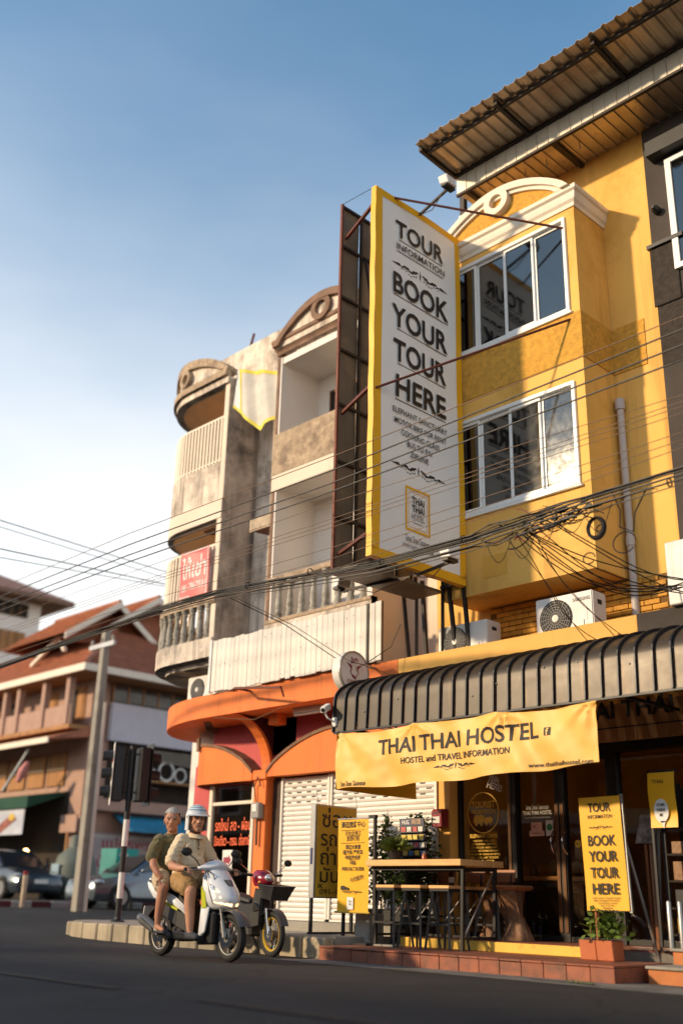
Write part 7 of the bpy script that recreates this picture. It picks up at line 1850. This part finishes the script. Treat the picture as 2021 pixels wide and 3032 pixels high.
# ================================================================== red roofed timber house over the side street
MT['roof_tile'] = mat('red_roof_tile', (.34,.125,.065), .7, var=.25, scale=3, bump=.3, bscale=20)
MT['timber'] = mat('warm_timber', (.36,.17,.06), .7, var=.35, scale=3, vscale=(3,3,.3))
MT['pink_wall'] = mat('pinkish_plaster', (.40,.25,.19), .8, var=.1)
hz_ = thing('timber_house', 'two storey timber house with layered red tiled roofs across the side street', 'house', (-36, 22, .5))
def slope(name, quad, parent, rows, cols, m=None):
    """a tiled roof plane: quad = eave-left, eave-right, top-right, top-left; courses of overlapping tiles"""
    a, b, c, d = [Vector(q) for q in quad]
    nrm = (b-a).cross(d-a).normalized()
    if nrm.z < 0: nrm = -nrm
    o = None
    mb = MB()
    for i in range(rows):
        t0, t1 = i/rows, min(1, (i+1.12)/rows)
        e0, e1 = a.lerp(d, t0), b.lerp(c, t0); f0, f1 = a.lerp(d, t1), b.lerp(c, t1)
        mb.hexa([e0+nrm*.0, e1+nrm*.0, f1-nrm*.03, f0-nrm*.03, e0+nrm*.045, e1+nrm*.045, f1+nrm*.0, f0+nrm*.0])
    return obj(name, mb, m or MT['roof_tile'], parent, kind='stuff')
obj('wall', MB().box(-60, -31.2, 18.6, 34, .49, 7.9), MT['pink_wall'], hz_)
# skirt roof (hip at the corner)
EZ = 7.76
rf_ = obj('roof', MB().box(-60, -32.4, 19.8, 33, 7.9, 9.3), MT['timber'], hz_)
slope('roof_slope', ((-60,17.5,EZ),(-30,17.5,EZ),(-32.6,20.1,9.75),(-60,20.1,9.75)), rf_, 16, 1)
slope('roof_slope', ((-30,17.5,EZ),(-30,34,EZ),(-32.6,34,9.75),(-32.6,20.1,9.75)), rf_, 16, 1)
obj('eave_board', MB().box(-60,-30.0,17.44,17.49,EZ-.20,EZ+.03), MT['cream_trim'], rf_)
obj('eave_board', MB().box(-30.0+.005,-29.945,17.44,34,EZ-.20,EZ+.03), MT['cream_trim'], rf_)
obj('eave_soffit', MB().box(-60,-30.03,17.5,18.6,EZ-.22,EZ-.16).box(-31.2,-30.03,18.6,34,EZ-.22,EZ-.16), MT['timber'], rf_)
obj('hip_ridge', MB().tube([(-30,17.5,EZ+.05),(-32.6,20.1,9.80)], .09, 8), MT['roof_tile'], rf_, smooth=True)
# upper gables, ridges along the street
def gable(y0, yc, y1, zr, ze, x1, lab):
    x0 = x1-4.6
    slope('roof_slope', ((x0,y0,ze),(x1,y0,ze),(x1,yc,zr),(x0,yc,zr)), rf_, 12, 1)
    slope('roof_slope', ((x0,y1,ze),(x1,y1,ze),(x1,yc,zr),(x0,yc,zr)), rf_, 12, 1)
    obj('gable_wall', MB().prism([(y0+.1,ze-.05),(yc,zr-.1),(y1-.1,ze-.05)], 'x', x0, x0+.2), MT['roof_tile'], rf_)
    obj('gable_wall', MB().prism([(y0+.3,ze-.05),(yc,zr-.2),(y1-.3,ze-.05)], 'x', x1-.9, x1-.7), MT['roof_tile'], rf_)
    for ya in (y0, y1):
        obj('barge_board', MB().hexa([(x1-.02,ya,ze-.22),(x1+.04,ya,ze-.22),(x1+.04,yc,zr-.22),(x1-.02,yc,zr-.22),(x1-.02,ya,ze+.02),(x1+.04,ya,ze+.02),(x1+.04,yc,zr+.03),(x1-.02,yc,zr+.03)]), MT['cream_trim'], rf_)
    obj('ridge_tile', MB().tube([(x0,yc,zr+.04),(x1,yc,zr+.04)], .09, 8), MT['roof_tile'], rf_, smooth=True)
gable(17.9, 20.0, 22.1, 10.75, 9.25, -32.3, 0)
gable(19.6, 21.6, 24.5, 11.25, 9.8, -32.2, 0)
obj('dormer_board', MB().bar((-35.2,18.3,8.5),(-33.6,18.4,9.35),.12).bar((-33.6,18.4,9.35),(-32.9,18.3,8.75),.12), MT['cream_trim'], rf_)
# balcony on the upper floor, front
bl = obj('balcony', MB().box(-60,-31.1,17.75,17.85,5.95,6.60), MT['pink_wall'], hz_)
obj('balcony_floor', MB().box(-60,-31.0,17.7,18.6,5.80,5.945), MT['timber'], bl)
for x in (-31.3,-32.9,-34.7,-35.7,-37.4,-39.5,-42): 
    obj('post', MB().box(x-.11,x+.11,17.68,17.9,5.95,7.58), MT['pink_wall'], bl)
for x in (-32.1,-34.0,-36.4,-38.2):
    w = obj('window', MB().box(x-.5,x+.5,18.55,18.599,6.2,7.4), MT['timber'], hz_)
    obj('pane', MB().box(x-.4,x-.03,18.53,18.549,6.3,7.3), MT['interior_dark'], w); obj('pane', MB().box(x+.03,x+.4,18.53,18.549,6.3,7.3), MT['timber'], w)
# lower skirt roof and timber shutters, front
lr = obj('lower_roof', MB().hexa([(-60,17.0,5.35),(-30.9,17.0,5.35),(-30.9,18.6,5.6),(-60,18.6,5.6),(-60,17.0,5.40),(-30.9,17.0,5.40),(-30.9,18.6,5.95),(-60,18.6,5.95)]), MT['roof_tile'], hz_)
obj('fascia', MB().box(-60,-30.9,16.94,16.99,5.24,5.42), MT['cream_trim'], lr)
for i in range(6):
    x = -32.4-i*1.35
    f_ = obj('shutter_panel', MB().box(x-1.15,x,18.53,18.599,4.1,5.2), MT['timber'], hz_, bev=.02)
    obj('batten', MB().box(x-1.15,x,18.50,18.53,4.62,4.70), MT['oak'], f_)
obj('shop_opening', MB().box(-46,-32.0,18.55,18.598,.5,3.9), MT['interior_dark'], hz_)
gaw = obj('green_awning', MB().hexa([(-46,17.2,3.28),(-32.2,17.2,3.28),(-32.2,18.5,3.75),(-46,18.5,3.75),(-46,17.2,3.66),(-32.2,17.2,3.66),(-32.2,18.5,3.85),(-46,18.5,3.85)]), mat('green_canvas', (.008,.055,.03), .8, var=.2), hz_)
shb = thing('shop_banner', 'white shop banner with a food picture under the green awning at the left', 'banner', (-34.5, 17.3, 2.45))
obj('sheet', MB().box(-40,-32.46,17.28,17.30,2.46,3.27), mat('pale_banner_vinyl', (.46,.47,.52), .6, var=.2, scale=1.2), shb)
obj('food_print', MB().hexa([(-34.5,17.265,2.6),(-34.0,17.265,2.5),(-34.0,17.278,2.5),(-34.5,17.278,2.6),(-33.3,17.265,3.1),(-32.9,17.265,2.95),(-32.9,17.278,2.95),(-33.3,17.278,3.1)]), mat('sausage_print', (.28,.07,.04), .5, var=.5, scale=5), shb)
obj('yellow_print', MB().ell((-33.25,17.262,3.02), .2,.004,.12, 12, 6), mat('egg_print', (.70,.45,.04), .5), shb)
bulb = obj('hanging_bulb', MB().ell((-33.2,17.9,1.95), .10,.10,.10, 12, 8), MT['lamp_glow'], None, smooth=True); tag(bulb, 'small glowing bulb in the dark shop under the white banner', 'lamp')
# side along the side street
wn2 = obj('window_band', MB().box(-31.199,-31.12,19.3,26,6.90,7.50), MT['interior_dark'], hz_)
for i in range(9): obj('mullion', MB().box(-31.119,-31.08,19.3+i*.62,19.36+i*.62,6.90,7.50), MT['timber'], wn2)
for i in range(8): obj('pane', MB().box(-31.115,-31.105,19.37+i*.62,19.91+i*.62,6.93,7.47), mat('dim_reflecting_pane', (.10,.085,.07), .1, var=.4, scale=2) if i == 0 else bpy.data.materials['dim_reflecting_pane'], wn2)
sg = obj('white_fascia_sign', MB().box(-31.1,-30.9,19.25,27,5.57,6.84), mat('pale_lilac_panel', (.52,.50,.56), .6, var=.05), None); tag(sg, 'blank pale lilac fascia panel on the side of the timber house', 'sign')
obj('dark_recess', MB().box(-31.19,-31.1,19.4,27,3.66,5.55), MT['interior_dark'], hz_)
jk = thing('rooftop_clutter', 'pipes and old wheels stored on a dark shelf beside the orange corner', 'clutter', (-30.9, 21.6, 4.2))
obj('shelf', MB().box(-31.08,-30.5,20.4,24,4.30,4.36), MT['timber'], jk)
for i, (y, z, r) in enumerate(((21.5,4.72,.34),(22.1,4.64,.26),(20.9,4.58,.2))): obj('ring', MB().lathe([(r*.8,-.05),(r,-.05),(r,.05),(r*.8,.05),(r*.8,-.05)], (-30.75,y,z), 18, 'x', caps=False), MT['grey_steel'], jk)
for i in range(5): obj('pipe', MB().tube([(-30.7,20.4,5.1+.06*i),(-30.6,23.5,4.9+.11*i)], .025, 6), MT['zinc'], jk)
obj('side_beam', MB().box(-31.1,-30.7,18.7,27,3.27,3.65), MT['pink_wall'], hz_)
ba = obj('blue_awning', MB().hexa([(-30.0,19.8,2.62),(-30.0,27,2.62),(-31.1,27,3.15),(-31.1,19.8,3.15),(-30.0,19.8,2.68),(-30.0,27,2.68),(-31.1,27,3.22),(-31.1,19.8,3.22)]), mat('blue_canvas', (.03,.22,.36), .7, var=.2, scale=2), None); tag(ba, 'sloping blue canvas awning behind the grey haired passenger', 'awning')
mw = thing('painted_wall', 'greyish pink boundary wall with dark red Thai lettering', 'wall', (-31.0, 20, .5))
obj('panel', MB().box(-31.15,-31.0,18.9,27,.49,2.58), mat('grey_pink_wall_paint', (.40,.34,.34), .85, var=.1), mw)
text('แม่ครูพร', (-30.995, 19.4, 2.12), Yv, Z_, w=1.9, h=.28, mat=MT['ink_red'], parent=mw, bold=.02)
text('บ้านอาหาร', (-30.995, 19.25, 1.55), Yv, Z_, w=2.0, h=.28, mat=MT['ink_red'], parent=mw, bold=.02)
uvpoly(frame_polys(19.0, 23, .95, 2.5, .04), (-30.996,0,0), Yv, Z_, MT['ink_white'], mw, 'border')
te = thing('teal_board', 'teal folding board standing behind the traffic light pole', 'sign', (-27, 17.7, .35))
obj('panel', MB().box(-27.05,-27.0,17.42,18.15,.95,1.96), mat('teal_paint', (.02,.36,.32), .6), te)
obj('edge_panel', MB().hexa([(-27.3,17.1,.95),(-27.0,17.41,.95),(-27.04,17.43,.95),(-27.34,17.12,.95),(-27.3,17.1,1.94),(-27.0,17.41,1.96),(-27.04,17.43,1.96),(-27.34,17.12,1.94)]), mat('pale_teal', (.20,.60,.48), .6), te)
for y in (17.5, 18.05): obj('leg', MB().box(-27.05,-27.0,y-.03,y+.03,.33,.95), MT['black_metal'], te)
for i in range(3): uvpoly([rect(17.5,17.8,1.75-i*.27,1.82-i*.27)], (-26.995,0,0), Yv, Z_, MT['ink_white'], te, 'print')
wr = thing('water_tank', 'rounded grey tank like object in shadow beside the painted wall', 'tank', (-30.35, 18.1, .5))
obj('tank', MB().lathe([(.5,0),(.62,.3),(.66,.9),(.55,1.3),(.25,1.55),(.2,1.9),(.001,1.95)], (-30.35,18.1,.5), 18), mat('grey_green_tank', (.12,.14,.12), .6), wr, smooth=True)
obj('label_card', MB().box(-30.6,-30.15,17.42,17.435,1.2,1.55), mat('pale_blue_card', (.25,.35,.42), .6), wr)
prl = thing('parasol_folded', 'pink tipped slanting pole leaning before the timber shutters', 'parasol', (-33.0, 17.2, 3.8))
obj('pole', MB().bar((-34.2,17.3,3.9),(-32.7,17.3,5.2), .07), MT['grey_steel'], prl)
obj('cloth', MB().tube([(-33.0,17.2,4.15),(-32.75,17.2,4.45),(-32.5,17.2,4.75)], [.08,.16,.06], 10), mat('faded_pink_cloth', (.60,.25,.24), .8), prl, smooth=True)
bd = thing('cream_board', 'small cream board leaning by the dark house entrance', 'board', (-30.9, 17.6, .49))
obj('panel', MB().box(-31.9,-30.9,18.3,18.36,2.55,3.1), MT['pink_wall'], bd); obj('post', MB().box(-31.45,-31.35,18.3,18.36,.49,2.549), MT['timber'], bd)

# ================================================================== far white apartment house
fb = thing('white_apartment_house', 'distant white house with brown hipped roof at the left edge', 'house', (-56, 24, .3))
obj('wall', MB().box(-66,-52.8,16,27.6,.3,15.9), MT['white_wall'], fb)
obj('roof', MB().loft([[(-67.5,14.6,16.1),(-51.6,14.6,16.1),(-51.6,29.0,16.1),(-67.5,29.0,16.1)],[(-60.5,20.5,19.4),(-58.5,20.5,19.4),(-58.5,23.0,19.4),(-60.5,23.0,19.4)]]), mat('brown_roof_tile', (.36,.17,.11), .75, var=.15, scale=1.5), fb)
obj('eave', MB().box(-67.5,-51.6,14.6,29.0,15.85,16.09), MT['brown_trim'], fb)
for z0, z1 in ((14.95,15.7),(12.9,14.1),(10,11.2)):
    for y in (17.8, 21.3, 24.8):
        w = obj('window', MB().box(-52.799,-52.72,y,y+2.0,z0,z1), MT['timber'] if z0 < 14 else MT['interior_dark'], fb)
        for k in range(3): obj('mullion', MB().box(-52.719,-52.68,y+.5*(k+1)-.03,y+.5*(k+1)+.03,z0,z1), MT['bronze'], w)

# ================================================================== the row across the street (behind the camera, seen in the shop glass)
op = thing('opposite_shophouse', 'plain low shophouse across the street, seen only as a reflection in shop glass', 'building', (0, -7.2, 0), group='shophouses across the street', local=True)
wm_ = mat('ochre_shophouse_wall', (.34,.22,.11), .85, var=.15, scale=.6, rnd=.2)
obj('wall', MB().box(-2.48,2.48,-9,0,0,6.0), wm_, op)
obj('canopy', MB().box(-2.48,2.48,.0,1.2,2.95,3.15), MT['concrete'], op)
obj('shop_opening', MB().box(-2.1,2.1,.0,.02,.15,2.7), MT['interior_dark'], op)
for x in (-1.3, 1.3):
    w = obj('window', MB().box(x-.75,x+.75,.0,.05,3.9,5.2), MT['white_frame'], op); obj('pane', MB().box(x-.68,x+.68,.05,.06,3.97,5.13), MT['interior_dark'], w)
for i in range(15):
    o = op if i == 0 else copy_tree(op)
    o.location = (-58+i*5.0, -7.2, gz(-58+i*5.0, -7)); o.scale = (1, 1, random.uniform(.94,1.04))
